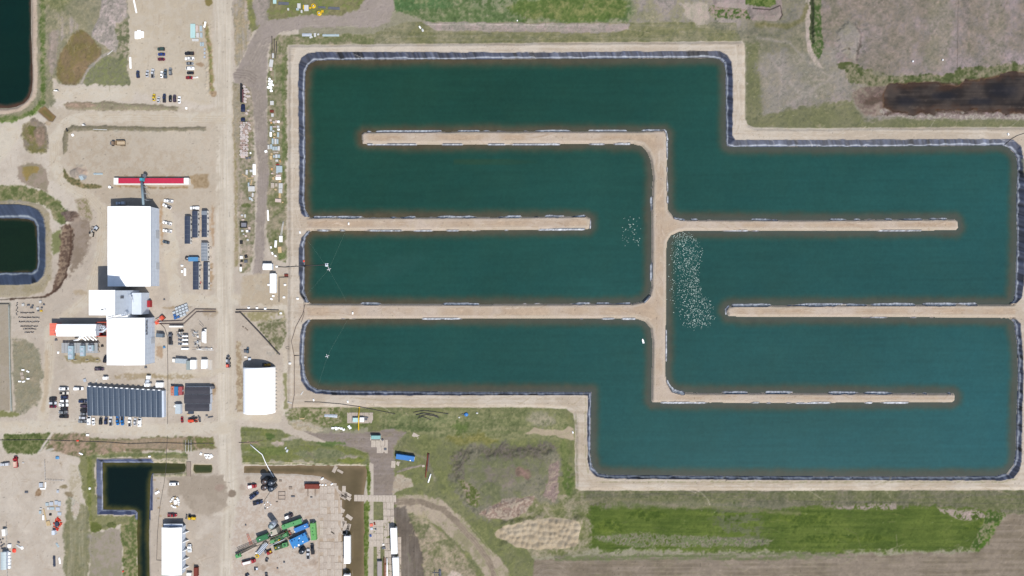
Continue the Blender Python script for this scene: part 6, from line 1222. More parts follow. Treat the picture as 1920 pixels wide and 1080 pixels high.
# south-east lane: grey deck trailer, pipes
x0, y0, x1, y1 = roof_rect(707.5, 1052, 716, 1095, 1.2); t = thing('deck_trailer', 'lilac-grey deck trailer beside brown pipes on the timber lane', 'trailer', ((x0 + x1) / 2, (y0 + y1) / 2, 0)); MB().box(0, 0, .8, x1 - x0, y1 - y0, .35).build('deck', mat('lilac_deck', alb((176, 166, 166)), rough=.8), t); MB().box(0, (y1 - y0) / 2, .6, x1 - x0, .5, 1.0).build('headboard', DGREY, t)
for s_ in (-1, 1): MB().tube([(s_ * 1.1, -4, .4), (s_ * 1.4, -4, .4)], .4, 8).build('wheel', BLACK, t)
for px, py, c, m_, r_ in ((720.5, 1066, 'brown', RUST, .3), (723.5, 1068, 'maroon', RED, .16), (726, 1068, 'white', WHITE, .35)):
    a = at(px, py); o = MB().tube([(0, 7.5, .4), (0, 2, .4), (0, -10, .4)], r_, 8).build('steel_pipe', m_); o.location = a; tag(o, c + ' steel pipe lying north-south beside the grey deck trailer', 'pipe')
# ================================================================ timber mats (rig mats)
MATP = {}
def rigmat(px, py, w, l, ang, m_=WOOD, label='pale timber mat laid on the drilling pad', group='timber mats laid on the drilling pad'):
    key = m_.name
    if key not in MATP:
        m = MB()
        for i in range(8): m.box(-.5 + (i + .5) / 8, 0, 0, .118, 1.0, 1.0)
        m.box(0, .40, .98, 1.0, .03, .18); m.box(0, -.40, .98, 1.0, .03, .18)
        o = m.build('timber_mat', m_); MATP[key] = o
    else: o = MATP[key].copy(); COLL.objects.link(o)
    x, y = P(px, py); o.location = (x, y, max(ground_z(x, y), -.32) + .02); o.rotation_euler = (0, 0, R(ang)); o.scale = (w * S, l * S, .09)
    return tag(o, label, 'timber mat', group)
rg = random.Random(12)
for j in range(13):
    for i in range(7):
        x = 603 + i * 7.0 + rg.uniform(-.4, .4); y = 918 + j * 13 + rg.uniform(-.8, .8)
        if i >= 5 and rg.random() < .45 and j < 8: continue
        if i > 5 and j > 2 and rg.random() < .35: continue
        if rg.random() < .05: continue
        if rg.random() < .12: rigmat(x, y - 3, 6.6, 12.0, 90 + rg.uniform(-2, 2), WOODG)
        else: rigmat(x, y, 6.7, 12.7, rg.uniform(-1.5, 1.5), rg.choice((WOOD, WOOD, WOODG)))
for i in range(20):
    rigmat(rg.uniform(620, 655), rg.uniform(905, 1000), 6.6, 13, rg.choice((0, 90, 30, -20, 60)) + rg.uniform(-6, 6), rg.choice((WOOD, WOODG, WOOD)))
for k in range(26): rigmat(545 + (k % 7) * 7.2 + rg.uniform(-.5, .5), 1046 + (k // 7) * 13 - 70 * (k > 13) + rg.uniform(-1, 1) , 6.6, 12.4, rg.uniform(-2, 2), WOODG) if k > 13 and False else None
rigmat(617, 880.5, 0.1, .1, 0) if False else None
rigmat(627.5, 880, 6.5, 13, -26, WOODG, 'upper tilted timber mat half over the brown ditch', None); rigmat(637.5, 884, 4.5, 12, 62, WOODG, 'lower narrow timber mat half over the brown ditch', None)
G2 = 'timber mats of the lane east of the ditch'; LB2 = 'pale timber mat in the lane east of the brown ditch'
for i in range(12): rigmat(667 + (i % 12) * 6.6, 934 + .1 * i, 6.2, 12 if i < 8 else 13, 0, WOOD, LB2, G2)
for j in range(11):
    for i in range(3): rigmat(721.5 + i * 6.8 + j * .4, 948 + j * 13, 6.5, 12.5, 0, WOOD if (i + j) % 3 else WOODG, LB2, G2)
    if j > 4: rigmat(749, 948 + j * 13, 6.5, 12.5, 0, WOODG, LB2, G2)
for j in range(4):
    for i in range(4): rigmat(695.5 + i * 6.8, 981 + j * 12.6, 6.5, 12.2, 0, WOOD, LB2, G2)
for j in range(4): rigmat(710, 1030 + j * 13, 6.5, 12.5, 0, WOODG, LB2, G2)
G3 = 'timber mats below the teal cabin'; LB3 = 'pale timber mat in the stepped patch below the teal cabin'
for px, py, w, l in ((700, 832, 8, 13), (708.5, 832, 8, 13), (717, 830, 8, 12), (710.5, 843, 8, 13), (719, 843, 8, 13), (724.5, 831, 5, 13), (725, 843.5, 4, 13)): rigmat(px, py, w, l, 0, WOOD, LB3, G3)
rigmat(737.5, 870.5, 8, 13, -4, WOOD, 'western of two timber mats below the blue container', None); rigmat(746.2, 871.5, 7.5, 12, -6, WOOD, 'eastern of two timber mats below the blue container', None)
rigmat(779.5, 817, 13, 7.5, -28, WOOD, 'lone tilted timber mat on the grass north-east of the blue container', None); rigmat(793.8, 873.5, 5, 4, 10, WOOD, 'tiny square timber mat beside the brown beams', None)
for i in range(6): rigmat(655 + i * 8.1, 783.5, 7.9, 20, 0, WOODG, 'timber mat in the pad under the yellow pipe', 'timber mats under the yellow pipe')
for px, py in ((612, 922), (612, 915)): rigmat(px, py, 13, 6, 12, WOODD, 'dark brown timber mat at the muddy pad corner', 'dark mats at the muddy pad corner')
# ================================================================ stored goods, small equipment
def placed(o, px, py, ang=0, lift=0.0, sc=None):
    x, y = P(px, py); o.location = (x, y, max(ground_z(x, y), -.35) + lift); o.rotation_euler = (0, 0, R(ang))
    if sc: o.scale = sc
    return o
UNIT = {}
def unit(kind, m_):
    """crates, panel stacks, reels ... of unit size; the first is used, the rest are copies"""
    key = (kind, m_.name)
    if key in UNIT: o = UNIT[key].copy(); COLL.objects.link(o); return o
    m = MB()
    if kind == 'panel_stack':
        for i in range(4): m.box((i % 2) * .03 - .015, (i % 3) * .02 - .02, .06 + i * .24, .97, .97, .20)
        for i in (-.3, 0, .3): m.box(0, i, 0, 1.0, .05, .08)
        for i in (-.3, .3): m.box(0, i, 1.0, .98, .04, .03)
    elif kind == 'crate':
        m.box(0, 0, .05, .94, .94, .86)
        for i in range(4): m.box(-.375 + i * .25, 0, .91, .20, 1.0, .06)
        for sx in (-1, 1):
            for sy in (-1, 1): m.box(sx * .46, sy * .46, 0, .08, .08, .93)
    elif kind == 'cable_reel':
        m.cyl(0, 0, 0, .5, .10, 16); m.cyl(0, 0, .10, .30, .78, 12); m.cyl(0, 0, .88, .5, .10, 16); m.mi = 1; m.cyl(0, 0, .98, .11, .03, 8)
    elif kind == 'pipe_bundle':
        for r_ in range(3):
            for c in range(4 - r_): x = (-.36 + .24 * c + .12 * r_); m.tube([(x, -.5, .12 + .2 * r_), (x, 0, .12 + .2 * r_), (x, .5, .12 + .2 * r_)], .11, 8)
        for y in (-.3, .3): m.box(0, y, 0, .98, .03, .74)
    elif kind == 'timber_stack':
        for i in range(3):
            for c in range(5): m.box(-.4 + .2 * c, .01 * i, .06 + i * .3, .17, 1.0 - .03 * (c % 2), .27)
        for y in (-.35, .35): m.box(0, y, 0, 1.0, .06, .06)
    elif kind == 'tote':
        m.box(0, 0, .12, .92, .92, .78, 0, .96); m.cyl(.0, 0, .90, .12, .06, 10)
        m.mi = 1; m.box(0, 0, 0, 1.0, 1.0, .12)
        for i in (-.5, -.17, .17, .5): m.box(i * .98, .48, .1, .03, .03, .82); m.box(i * .98, -.48, .1, .03, .03, .82); m.box(.48, i * .98, .1, .03, .03, .82); m.box(-.48, i * .98, .1, .03, .03, .82)
    elif kind == 'valve_spool':
        m.cyl(0, 0, 0, .5, .12, 10); m.cyl(0, 0, .12, .28, .6, 8); m.cyl(0, 0, .72, .46, .14, 10); m.mi = 1; m.box(.1, -.5, .2, .4, .4, .5)
    elif kind == 'bag':
        m.loft([(-.5, .30, .2, .05, .5), (-.35, .46, .36, 0, .85), (.1, .5, .38, 0, 1.0), (.4, .44, .3, 0, .8), (.5, .25, .2, .08, .45)], True)
    elif kind == 'black_box':
        m.box(0, 0, .1, 1, .92, .75, 0, .92); m.box(-.25, 0, .85, .3, .5, .14); m.box(.3, .1, .82, .25, .25, .2); m.box(0, -.4, 0, 1.1, .1, .12); m.box(0, .4, 0, 1.1, .1, .12)
    m2 = {'cable_reel': DGREY, 'tote': GALV, 'valve_spool': CREAM}.get(kind, GALV)
    o = m.build(kind, [m_, m2]); UNIT[key] = o; return o
NAMES = {'panel_stack': 'panel stack', 'crate': 'crate', 'cable_reel': 'cable reel', 'pipe_bundle': 'pipe bundle', 'timber_stack': 'timber stack', 'tote': 'tote', 'valve_spool': 'valve spool', 'bag': 'bag', 'black_box': 'equipment box'}
def put(kind, m_, px, py, w, l, h, ang, label, group=None):
    o = placed(unit(kind, m_), px, py, ang, 0, (w * S, l * S, h)); return tag(o, label, NAMES[kind], group)
PALE = mat('pale_wrap', alb((224, 224, 226)), rough=.5, noise=.1); PBLUE = mat('pale_blue_wrap', alb((190, 206, 216)), rough=.5, noise=.12); CYAN = mat('pale_cyan_wrap', alb((198, 232, 234)), rough=.5, noise=.08)
PINK = mat('pinkish_board', alb((226, 206, 200)), rough=.8, noise=.12); TAN = mat('tan_timber', alb((224, 196, 152)), rough=.9, noise=.12); REEL = mat('reel_ply', alb((222, 210, 208)), rough=.8, noise=.14); REELB = mat('reel_brown', alb((190, 166, 158)), rough=.8, noise=.16); PORG = mat('orange_timber', alb((226, 178, 126)), rough=.9, noise=.1)
# north lot stacks
for px, py, w, l, c in ((256.8, 66.5, 6, 13.5, 'western'), (261.6, 64.8, 6, 15.5, 'longest, middle'), (267, 65, 6.5, 11, 'eastern')): put('panel_stack', WHITE, px, py, w, l, .9, 0, c + ' of three touching white panel stacks in the north lot')
put('panel_stack', WHITE, 245.2, 118, 3, 21, .6, 2, 'thin long white panel stack at the grass edge of the lot'); put('pipe_bundle', WHITE, 253.4, 11.5, 3.2, 27, .7, 12, 'long tilted white pipe bundle at the top of the north lot'); put('pipe_bundle', PALE, 208.5, 97, 1.4, 18, .4, -50, 'thin white pole lying diagonally on the grey soil')
for px, py, w, l, m_, c in ((362.4, 58.5, 9, 26, CYAN, 'large pale cyan panel stack beside the grass bank'), (370, 54, 4.4, 12, PINK, 'pinkish board stack right of the cyan one, upper'), (371.5, 66.5, 5, 9, PALE, 'white board stack right of the cyan one, lower'), (377.5, 54, 4.4, 10, PBLUE, 'small blue-white stack near the bank, upper'), (378, 66.3, 4.4, 9, PBLUE, 'small blue-white stack near the bank, lower'), (367, 75.5, 12, 4.5, PALE, 'flat white stack at the foot of the cyan one'), (385.5, 47, 2.6, 11, WHITE, 'thin tilted white stack beside the bank tip'),
    (377.5, 83.5, 3, 7, PBLUE, 'narrow grey-white stack, western twin below the cyan one'), (381.5, 83.5, 3, 7, PBLUE, 'narrow grey-white stack, eastern twin below the cyan one')): put('panel_stack', m_, px, py, w, l, .9, -14 if 'thin' in c else 0, c)
for i, py in enumerate((93, 100, 107.5)): put('crate', GALV, 384.5, py, 3, 4, .8, 0, 'little grey crate in the line of three by the grass bank', 'little grey crates by the grass bank')
placed(tag(MB().box(0, 0, 0, 2.6, .5, .6).box(1.6, .2, 0, 1.0, .9, .7).box(-.8, -.3, .6, 1.2, .3, .2).build('rubble', CREAM), 'pale broken pieces right of the red car in the north lot', 'rubble'), 366, 146)
# signs, posts
def post_sign(label, px, py, w, h):
    t = thing('notice_board', label, 'sign', at(px, py)); MB().box(0, 0, 1.2, w, .1, h).build('panel', WHITE, t); MB().box(0, 0, h + 1.2, w + .1, .5, .08).build('cap', WHITE, t)
    for s_ in (-.35, .35): MB().box(s_ * w, .12, 0, .12, .12, 1.3).build('post', GALV, t)
post_sign('white board beside the gravel corner west of the dirt lot', 109, 172, 2.0, 1.4); post_sign('small white board on the verge north of the bare pad', 160, 236, 1.4, 1.2)
# storage strip, east row
right = [('panel_stack', PALE, 509, 119, 6.5, 14, .9, -8), ('panel_stack', PALE, 512.6, 105, 3.4, 9, .8, 0), ('panel_stack', PINK, 508.4, 130, 4.6, 6, .7, 0), ('crate', PALE, 510.6, 193.6, 6.6, 7.4, 1, 0), ('crate', PALE, 511.6, 216.5, 4.5, 6, .9, 0), ('black_box', RUST, 510, 209, 7, 5, .9, 0), ('crate', PINK, 508, 226, 4, 4, .8, 5), ('crate', PORG, 509, 230.5, 3, 3, .7, 5),
 ('cable_reel', REEL, 514, 229.5, 4, 4, .9, 0), ('crate', PINK, 518.8, 228.5, 4, 4.6, .9, 0), ('crate', WHITE, 523, 228.8, 3.8, 4, .9, 0), ('panel_stack', PBLUE, 509, 241, 4, 8.5, .9, 0), ('timber_stack', PINK, 515, 238, 6, 2, .6, 0), ('crate', PALE, 522.2, 238.2, 4.6, 4, .9, 0), ('crate', WHITE, 523, 243.4, 4, 3, .8, 0), ('cable_reel', PALE, 513.2, 246.4, 3.4, 3.4, .8, 0), ('panel_stack', WHITE, 508.2, 252, 3.6, 9, .9, 0),
 ('cable_reel', TAN, 515.2, 252.3, 4.6, 4.6, .5, 0), ('panel_stack', PBLUE, 522, 252.8, 3.4, 9, .9, 0), ('crate', TAN, 514.3, 258.5, 3, 3, .7, 0), ('panel_stack', PBLUE, 512.2, 265, 3.4, 10, 1, 0), ('panel_stack', PALE, 517.4, 265.4, 3.4, 10, 1, 0), ('panel_stack', PBLUE, 521.3, 265.6, 2.6, 9, 1, 0), ('panel_stack', PALE, 504.3, 276, 3.2, 8, .9, 3), ('panel_stack', PBLUE, 509.2, 275.3, 4, 8.6, .9, 0),
 ('panel_stack', PBLUE, 513.8, 278.6, 4, 7, .9, 0), ('panel_stack', PBLUE, 518.7, 278.7, 3.6, 7, .9, 0), ('panel_stack', PALE, 523.3, 278.5, 4, 8, .9, -4), ('crate', WHITE, 499.2, 284.2, 5, 4, .8, 20), ('timber_stack', WOOD, 518, 286, 9, 2.4, .6, 0), ('panel_stack', TAN, 508.7, 295.5, 4, 7.4, .8, 0), ('cable_reel', TAN, 509.5, 289, 3.4, 3.4, .5, 0), ('crate', PBLUE, 514.4, 293.8, 3, 4.6, .9, 0), ('crate', PALE, 519, 293.3, 4, 7, .9, 0), ('crate', PBLUE, 523.5, 293.3, 4, 6, .9, 0),
 ('crate', PALE, 519.8, 301.5, 5, 4, .8, 0), ('timber_stack', PORG, 525.6, 302.3, 2, 5, .6, 10), ('crate', RED, 521, 308.5, 6, 1.6, .6, 0), ('panel_stack', PBLUE, 524.2, 317.2, 11, 12, 1.2, 0), ('crate', PORG, 510.2, 317.3, 3.4, 4.4, .7, -10), ('crate', PINK, 511, 325.6, 4, 2.6, .7, 0), ('panel_stack', PINK, 522.6, 329.6, 9, 4, .8, 0), ('panel_stack', WHITE, 522.4, 334.6, 9.6, 5, .9, 0), ('timber_stack', TAN, 513, 334.6, 3, 4.6, .7, 0),
 ('timber_stack', TAN, 516.5, 331, 4, 1.4, .6, 20), ('crate', TAN, 525.3, 340.5, 3.6, 4, .8, 0), ('timber_stack', WOOD, 511.7, 347.8, 6, 9, .8, 0), ('timber_stack', WOOD, 518.8, 347, 4, 6, .8, 0), ('timber_stack', PALE, 527, 349, 7, 10, .9, 0), ('cable_reel', TAN, 517.2, 355.6, 4, 3.4, .6, 0), ('timber_stack', PALE, 526.6, 358.6, 6.4, 8, .8, 0), ('timber_stack', TAN, 525, 367, 3.6, 9, .7, 0), ('panel_stack', PINK, 522, 376, 11, 6.4, 1, -3), ('crate', TAN, 530.5, 379.5, 2.4, 2.4, .7, 0),
 ('panel_stack', WHITE, 503, 404, 2.8, 20, .5, 3), ('panel_stack', CREAM, 527.3, 448, 6.4, 12, 1.1, 0), ('panel_stack', WHITE, 517.5, 457.4, 3.6, 13, .9, -5), ('panel_stack', TAN, 524.9, 468.2, 6.4, 11.5, .6, 4), ('crate', WHITE, 508.5, 464, 3, 4, .8, 10), ('crate', WHITE, 511.3, 475, 2.8, 4.6, .8, 20), ('crate', WHITE, 517.2, 480, 4, 2.8, .8, -35), ('timber_stack', GALV, 520, 323.8, 4, 3, .5, 0)]
CW = {'white_paint': 'white', 'pale_wrap': 'off-white', 'pinkish_board': 'pinkish', 'pale_blue_wrap': 'blue-grey', 'rusty_steel': 'rusty', 'orange_timber': 'orange', 'tan_timber': 'tan', 'reel_ply': 'pale', 'weathered_timber': 'brown', 'red_paint': 'red', 'galvanised': 'grey', 'cream_panel': 'cream', 'dark_grey_metal': 'dark grey', 'black_rubber': 'black'}
def listed(items, where, group):
    cnt = {}
    for k in items: cnt.setdefault((k[0], k[1].name), []).append(k)
    for key, ks in cnt.items():
        ks.sort(key=lambda k: k[3])
        for i, k in enumerate(ks):
            col = CW.get(k[1].name, 'pale'); nm = NAMES[k[0]]; size = ' long' if max(k[4], k[5]) > 12 else ''
            if len(ks) == 1: lb = 'only %s%s %s %s' % (col, size, nm, where)
            else: lb = '%s%s %s, number %d from the north %s' % (col, size, nm, i + 1, where)
            put(k[0], k[1], k[2], k[3], k[4], k[5], k[6], k[7], lb, group)
listed(right, 'in the row by the west dike', 'goods in the storage row by the dike')
left = [('panel_stack', WHITE, 477.3, 318, 5, 20, 1, 0), ('panel_stack', PALE, 463.4, 323, 3.6, 8.6, .9, -4), ('crate', PALE, 471.6, 320.8, 5, 4.4, .9, 0), ('crate', PINK, 474, 330.5, 4, 3, .7, 0), ('panel_stack', PBLUE, 466.8, 347, 2.6, 9, .8, 0), ('panel_stack', PALE, 472.5, 354.3, 12, 9.6, 1.3, 0), ('panel_stack', PALE, 474.5, 365.6, 3, 8, .8, -5), ('crate', PBLUE, 469.5, 372.5, 3.6, 5, .8, 15), ('crate', PALE, 473, 374.5, 3.4, 6, .8, 25),
 ('timber_stack', TAN, 459.5, 329.5, 1.4, 12, .4, 62), ('timber_stack', TAN, 470, 334, 1.4, 9, .4, 100), ('timber_stack', TAN, 471.5, 342, 1.4, 10, .4, -14), ('timber_stack', TAN, 463.3, 337, 1, 6, .4, 0), ('crate', PALE, 454.5, 404, 4, 3, .7, 0), ('crate', PINK, 456, 412, 5, 2.6, .6, 0), ('crate', PALE, 455, 433, 4, 4, .8, 0), ('crate', WHITE, 464, 433.5, 4, 4, .9, 0), ('crate', PINK, 468.4, 428, 4, 5, .8, 0), ('crate', PINK, 461.6, 442.6, 4, 4, .7, 30), ('crate', PALE, 457, 439, 3, 2, .5, 0), ('cable_reel', PALE, 465, 450, 4, 4, .5, 0),
 ('black_box', BLACK, 453, 454.5, 5, 7, 1, 0), ('black_box', DGREY, 468, 433.5, 3, 4, .8, 0), ('black_box', CREAM, 453.4, 482.6, 6, 6.6, 1, 0), ('black_box', BLACK, 453.4, 489.5, 4, 4, .9, 0), ('black_box', BLACK, 462, 481, 5, 6, 1, 20), ('black_box', DGREY, 461.5, 490, 6, 6, 1, 0), ('black_box', BLACK, 452, 497.5, 4, 3, .8, 0), ('crate', WHITE, 452, 504.8, 3.6, 8, .8, 0), ('crate', PALE, 460, 405, 3, 6, .6, 0), ('panel_stack', PINK, 456, 292.5, 8, 8, 1, 0), ('crate', WHITE, 470.3, 287.2, 2.8, 2.8, .8, 15), ('black_box', DGREY, 463, 297, 4, 4, .7, 0), ('black_box', DGREY, 468.6, 296, 4, 4, .7, 0)]
listed(left, 'in the row by the main road', 'goods in the storage row by the road')
t = thing('steel_rack', 'black square steel frame on the weeds by the main road', 'steel frame', at(457.4, 421.8))
for bx, by, w, l in ((0, 1.7, 4.6, .35), (0, -1.7, 4.6, .35), (-2.1, 0, .35, 3.2), (2.1, 0, .35, 3.2)): MB().box(bx, by, 0, w, l, 1.1).build('beam', BLACK, t)
MB().box(.2, 0, 0, 3.4, 2.6, .5).build('tray', mat('zinc_grey', alb((140, 142, 156)), rough=.7), t)
t = thing('stacked_racks', 'long dark reddish rack with its shadow as a black side by the road turn-off', 'rack', at(454.4, 176)); MB().box(0, 0, 0, 1.0, 11.2, 2.6).build('rack_shadow_body', BLACK, t); MB().box(.9, -1.4, 0, .8, 8, 1.4).build('shelf', mat('plum_steel', alb((120, 84, 92)), rough=.8, noise=.2), t)  # black body puts the rack's shadow into the colour; plum shelf is the rack
for py, l, c in ((203, 14, 'northern larger'), (224.5, 7, 'southern smaller')):
    o = MB(); o.loft([(-.5, .5, .4, 0, .8), (-.2, .5, .45, 0, 1.0), (.3, .48, .4, 0, .9), (.5, .4, .3, 0, .6)]); placed(tag(o.build('tarp_heap', mat('navy_tarp', alb((38, 48, 84)), rough=.5, noise=.3)), c + ' dark blue tarpaulin heap beside the cable reels', 'tarpaulin'), 456.3, py, 90, 0, (l * S, 8 * S, 1.3))
rg = random.Random(3); K_ = 0
LR = 'wooden cable reel lying flat in the long reel field'; GR = 'wooden cable reels by the storage track'
for j in range(17):
    for i in range(3 if j > 4 else 4):
        x = 453.2 + i * 4.9 + (j % 2) * .9 + rg.uniform(-.5, .5); y = 231 + j * 3.75 + rg.uniform(-.6, .6); d = rg.choice((4.2, 4.8, 4.8, 3.6))
        put('cable_reel', REEL if rg.random() < .72 else REELB, x, y, d, d, rg.uniform(.8, 1.6), 0, LR, GR)
for x, y, d in ((458.6, 163, 4.6), (460, 168, 4.6), (464, 168, 3), (460.8, 173, 5.2), (466.3, 172.4, 4.4), (460.2, 179.3, 4.2), (464.8, 181.4, 4.2), (468.6, 181, 3.6), (460.6, 186, 5), (460.6, 191.4, 4.6), (457.5, 189, 3.4), (463.5, 213.2, 4), (466.5, 208, 2.8)): put('cable_reel', REEL, x, y, d, d, 1.2, 0, 'wooden cable reel beside the long dark rack', 'cable reels beside the dark rack')
for x, y, d in ((506, 148.5, 3.6), (505.4, 153.2, 3.6), (510, 153, 3.8), (505.5, 158.5, 4), (509.5, 157, 4), (512, 160, 3.6), (507.8, 161.4, 3.6), (504, 164.4, 5), (508.2, 164.8, 4.8), (509.2, 170.8, 5)): put('cable_reel', WHITE, x, y, d, d, 1.0, 0, 'white cable reel in the small bunch of the eastern row', 'white reels in the eastern row')
# top strip goods
for px, py, w, l, m_, c in ((515.4, 3, 6, 8, CYAN, 'pale cyan stack at the top edge by the track'), (561, 11.5, 6, 9, PALE, 'white-grey stack by the pink gravel heap'), (558.5, 18, 5, 4, PBLUE, 'blue-grey stack by the pink gravel heap'), (575, 15.5, 8, 11, PALE, 'white stack between yellow coils'), (566, 22, 3, 5, PALE, 'small white stack below the gravel heap'), (541, 18, 3, 4, PALE, 'tiny white stack left of the gravel heap')): put('panel_stack', m_, px, py, w, l, .9, 0, c)
for px, py, w, l, c in ((532, 6.5, 20, 6, 'western black mat bundle at the top strip'), (603.5, 14, 14, 4, 'middle black mat bundle east of the yellow coil'), (626, 15.6, 22, 5.5, 'eastern longest black mat bundle at the top strip')): put('black_box', DGREY, px, py, w, l, .6, -3, c)
def coil(label, px, py, r_, m_=YELL):
    t = thing('pipe_coil', label, 'pipe coil', at(px, py))
    for k in range(3): MB().tube([((r_ - .15 * k) * math.cos(a), (r_ - .15 * k) * math.sin(a), .25 + .42 * k) for a in np.linspace(0, 2 * math.pi, 25)], .26, 6).build('coil_ring', m_, t)
    MB().cyl(0, 0, 0, r_ * .35, .5, 10).build('hub', CREAM, t)
coil('yellow pipe coil, northern one of two in the top strip', 588, 11.7, 1.3); coil('yellow pipe coil, southern one of two in the top strip', 598.7, 25.3, 1.35)
put('crate', YELL, 605, 22, 4.4, 4, .9, 0, 'yellow crate touching the southern yellow coil'); put('crate', YELL, 569.8, 14, 2.4, 8, .8, 0, 'yellow crate left of the white stack'); put('crate', YELL, 582, 15.4, 4, 3, .7, 0, 'yellow crate right of the white stack')
put('pipe_bundle', GALV, 575.5, 65.3, 6, 18, .7, 90, 'grey-green rack on the grass north of the dike'); put('crate', PALE, 591, 66, 4, 7, .8, 0, 'white crate at the east end of the grey-green rack'); put('crate', PALE, 583.5, 70, 6, 3, .6, 20, 'low white crate below the grey-green rack'); put('crate', PALE, 597, 65, 4, 3, .6, 20, 'small white crate between rack and long bundle'); put('pipe_bundle', PBLUE, 620.5, 66.2, 4.6, 31, .7, 90, 'long pale bundle on the grass north of the dike')
put('bag', WHITE, 787.5, 51.5, 3, 6, .7, 35, 'white bag on the grass, upper of the pair'); put('bag', PALE, 792.5, 57, 4, 6, .7, 20, 'pale bag on the grass, lower of the pair')
# bare pad goods
put('pipe_bundle', PBLUE, 184.5, 326, 4, 17, .8, 90, 'pale blue pipe bundle west of the red shed'); put('panel_stack', PBLUE, 153, 333, 6, 9, .3, 30, 'flat blue-grey sheets on the rubble heap')
put('pipe_bundle', PALE, 188, 243, 1.4, 26, .3, 88, 'thin white poles near the verge of the bare pad'); put('crate', WHITE, 137, 253.5, 4, 4, .6, 30, 'white scrap crate at the pad corner')
for px, py, c in ((125, 242, 'upper'), (127.5, 245.5, 'lower')): put('black_box', BLACK, px, py, 2.4, 4, .5, -40, c + ' little black box on the curve verge')
t = thing('pickup_shadow_tank', 'white loose tank with hose by the bare pad corner', 'tank', at(207, 351)); MB().cyl(0, 0, 0, .8, 1.2, 12).build('shell', WHITE, t); MB().box(1.2, -.4, 0, 1.0, .6, .5).build('pump', DGREY, t)
# white totes
LT = 'caged white tote in the tilted block east of the tower'; GT = 'caged totes east of the tower'
TB_ = mat('blue_tote', alb((66, 118, 190)), rough=.5, noise=.2); ca, sa = math.cos(R(22)), math.sin(R(22))
for j in range(4):
    for i in range(5):
        if (i, j) in ((4, 3), (0, 0)): continue
        u = (i - 2) * 6.2; v = (j - 1.5) * 5.6; x = 339.5 + u * ca + v * sa * .55; y = 584 - u * sa + v * ca
        if j == 3 and i < 2 or (j == 2 and i == 0): put('tote', TB_, x, y, 5.2, 4.4, 1.1, 22, 'blue tote at the lower west corner of the tilted block', 'blue totes in the tilted block')
        else: put('tote', TOTE, x, y, 5.4, 4.4, 1.2, 22, LT, GT)
# left spool yard
DK = mat('dark_casting', (.05, .04, .04), rough=.7, noise=.3)
for j, (y, n, x0) in enumerate(((586.5, 9, 40), (595.3, 13, 37), (603.4, 13, 37), (611.6, 11, 40), (616.6, 8, 46), (623, 6, 48))):
    for i in range(n): put('valve_spool', DK, x0 + i * 3.05 + rg.uniform(-.4, .4), y + rg.uniform(-.5, .5), 2.1, 2.1, .8, rg.uniform(0, 360), 'small dark flanged casting, row %s from the north' % o_[j], 'rows of dark castings west of the dryer hall')
for i in range(9): put('valve_spool', DK, 32 + rg.uniform(-1, 2), 568 + i * 2.8, 1.8, 1.8, .7, 0, 'reddish dark casting in the column at the yard west edge', 'castings in the western column')
for px, py, c in ((44.5, 571.5, 'pale crate beside the dark castings, western'), (72, 578.5, 'pale crate beside the dark castings, central'), (77, 566, 'pale crate beside the dark castings, northern')): put('crate', PALE, px, py, 4.5, 4.5, .9, 10, c)
for px, py, c in ((54, 572, 'low dark scrap row'), (62, 573, 'dark winch box'), (79, 577, 'dark engine block'), (72.5, 582.5, 'round dark box'), (60, 577, 'narrow dark box'), (83, 571, 'dark rack')): put('black_box', DGREY, px, py, 5 if 'row' in c else 3.4, 3, .8, rg.uniform(-20, 20), c + ' among castings west of the dryer hall')
put('crate', YELL, 78.2, 583, 4, 2.8, .8, 0, 'yellow crate by the dark castings')
for i, (px, py, a) in enumerate(((44, 693.5, 0), (52.5, 696.5, -30), (53.5, 710, 0), (38, 715, 0), (45, 715.5, 20))): put('crate', WHITE, px, py, 5, 2.6, .7, a, 'white block, number %d clockwise round the weedy pallet patch' % (i + 1), 'white blocks in the west weeds')
for px, py, c in ((40.5, 701, 'northern'), (42.5, 708, 'southern')): put('timber_stack', WOODG, px, py, 6, 6, .3, 10, c + ' grey pallet in the west weeds')
put('crate', GALV, 160, 713, 5, 6, .7, 20, 'grey scrap crate at the office north-west'); put('pipe_bundle', PALE, 180.7, 713.6, 1.2, 8, .3, -30, 'white pole on dry grass by the office'); put('crate', WHITE, 110, 661, 3, 4, .6, 0, 'small white crate west of cooling platform')
for px, py, m_, c in ((106, 637, DGREY, 'dark bin south-west of the salmon annex'), (192.5, 648.5, BLACK, 'dark bin west of the southern shed'), (308.5, 651, LBLUE, 'blue-grey bin east of the southern shed'), (274, 688.5, DGREY, 'dark bin below the southern shed corner'), (309, 779, DGREY, 'dark bin at the office east end')): put('black_box', m_, px, py, 4, 4, 1.0, 10, c)
for px, py, w, l, c in ((347.5, 510, 3.6, 14, 'upright white stack west of the south skid offices'), (342, 498, 4, 3, 'small white stack near the round tank'), (342, 509, 3, 5, 'small white stack left of the upright one')): put('panel_stack', WHITE, px, py, w, l, .8, 0, c)
for px, py in ((376.8, 497.5), (375.5, 521), (308.5, 561.5)): put('black_box', DGREY, px, py, 2.6, 2.6, .9, 0, 'little dark box on the ground near the skid offices', 'little dark boxes near the skid offices')
put('crate', ORANGE, 376, 530, 3, 4, .8, 0, 'orange crate between the south skid offices')
coil('brown tyre ring on the yard east of the tower', 278.8, 571, .7, PIPEB)
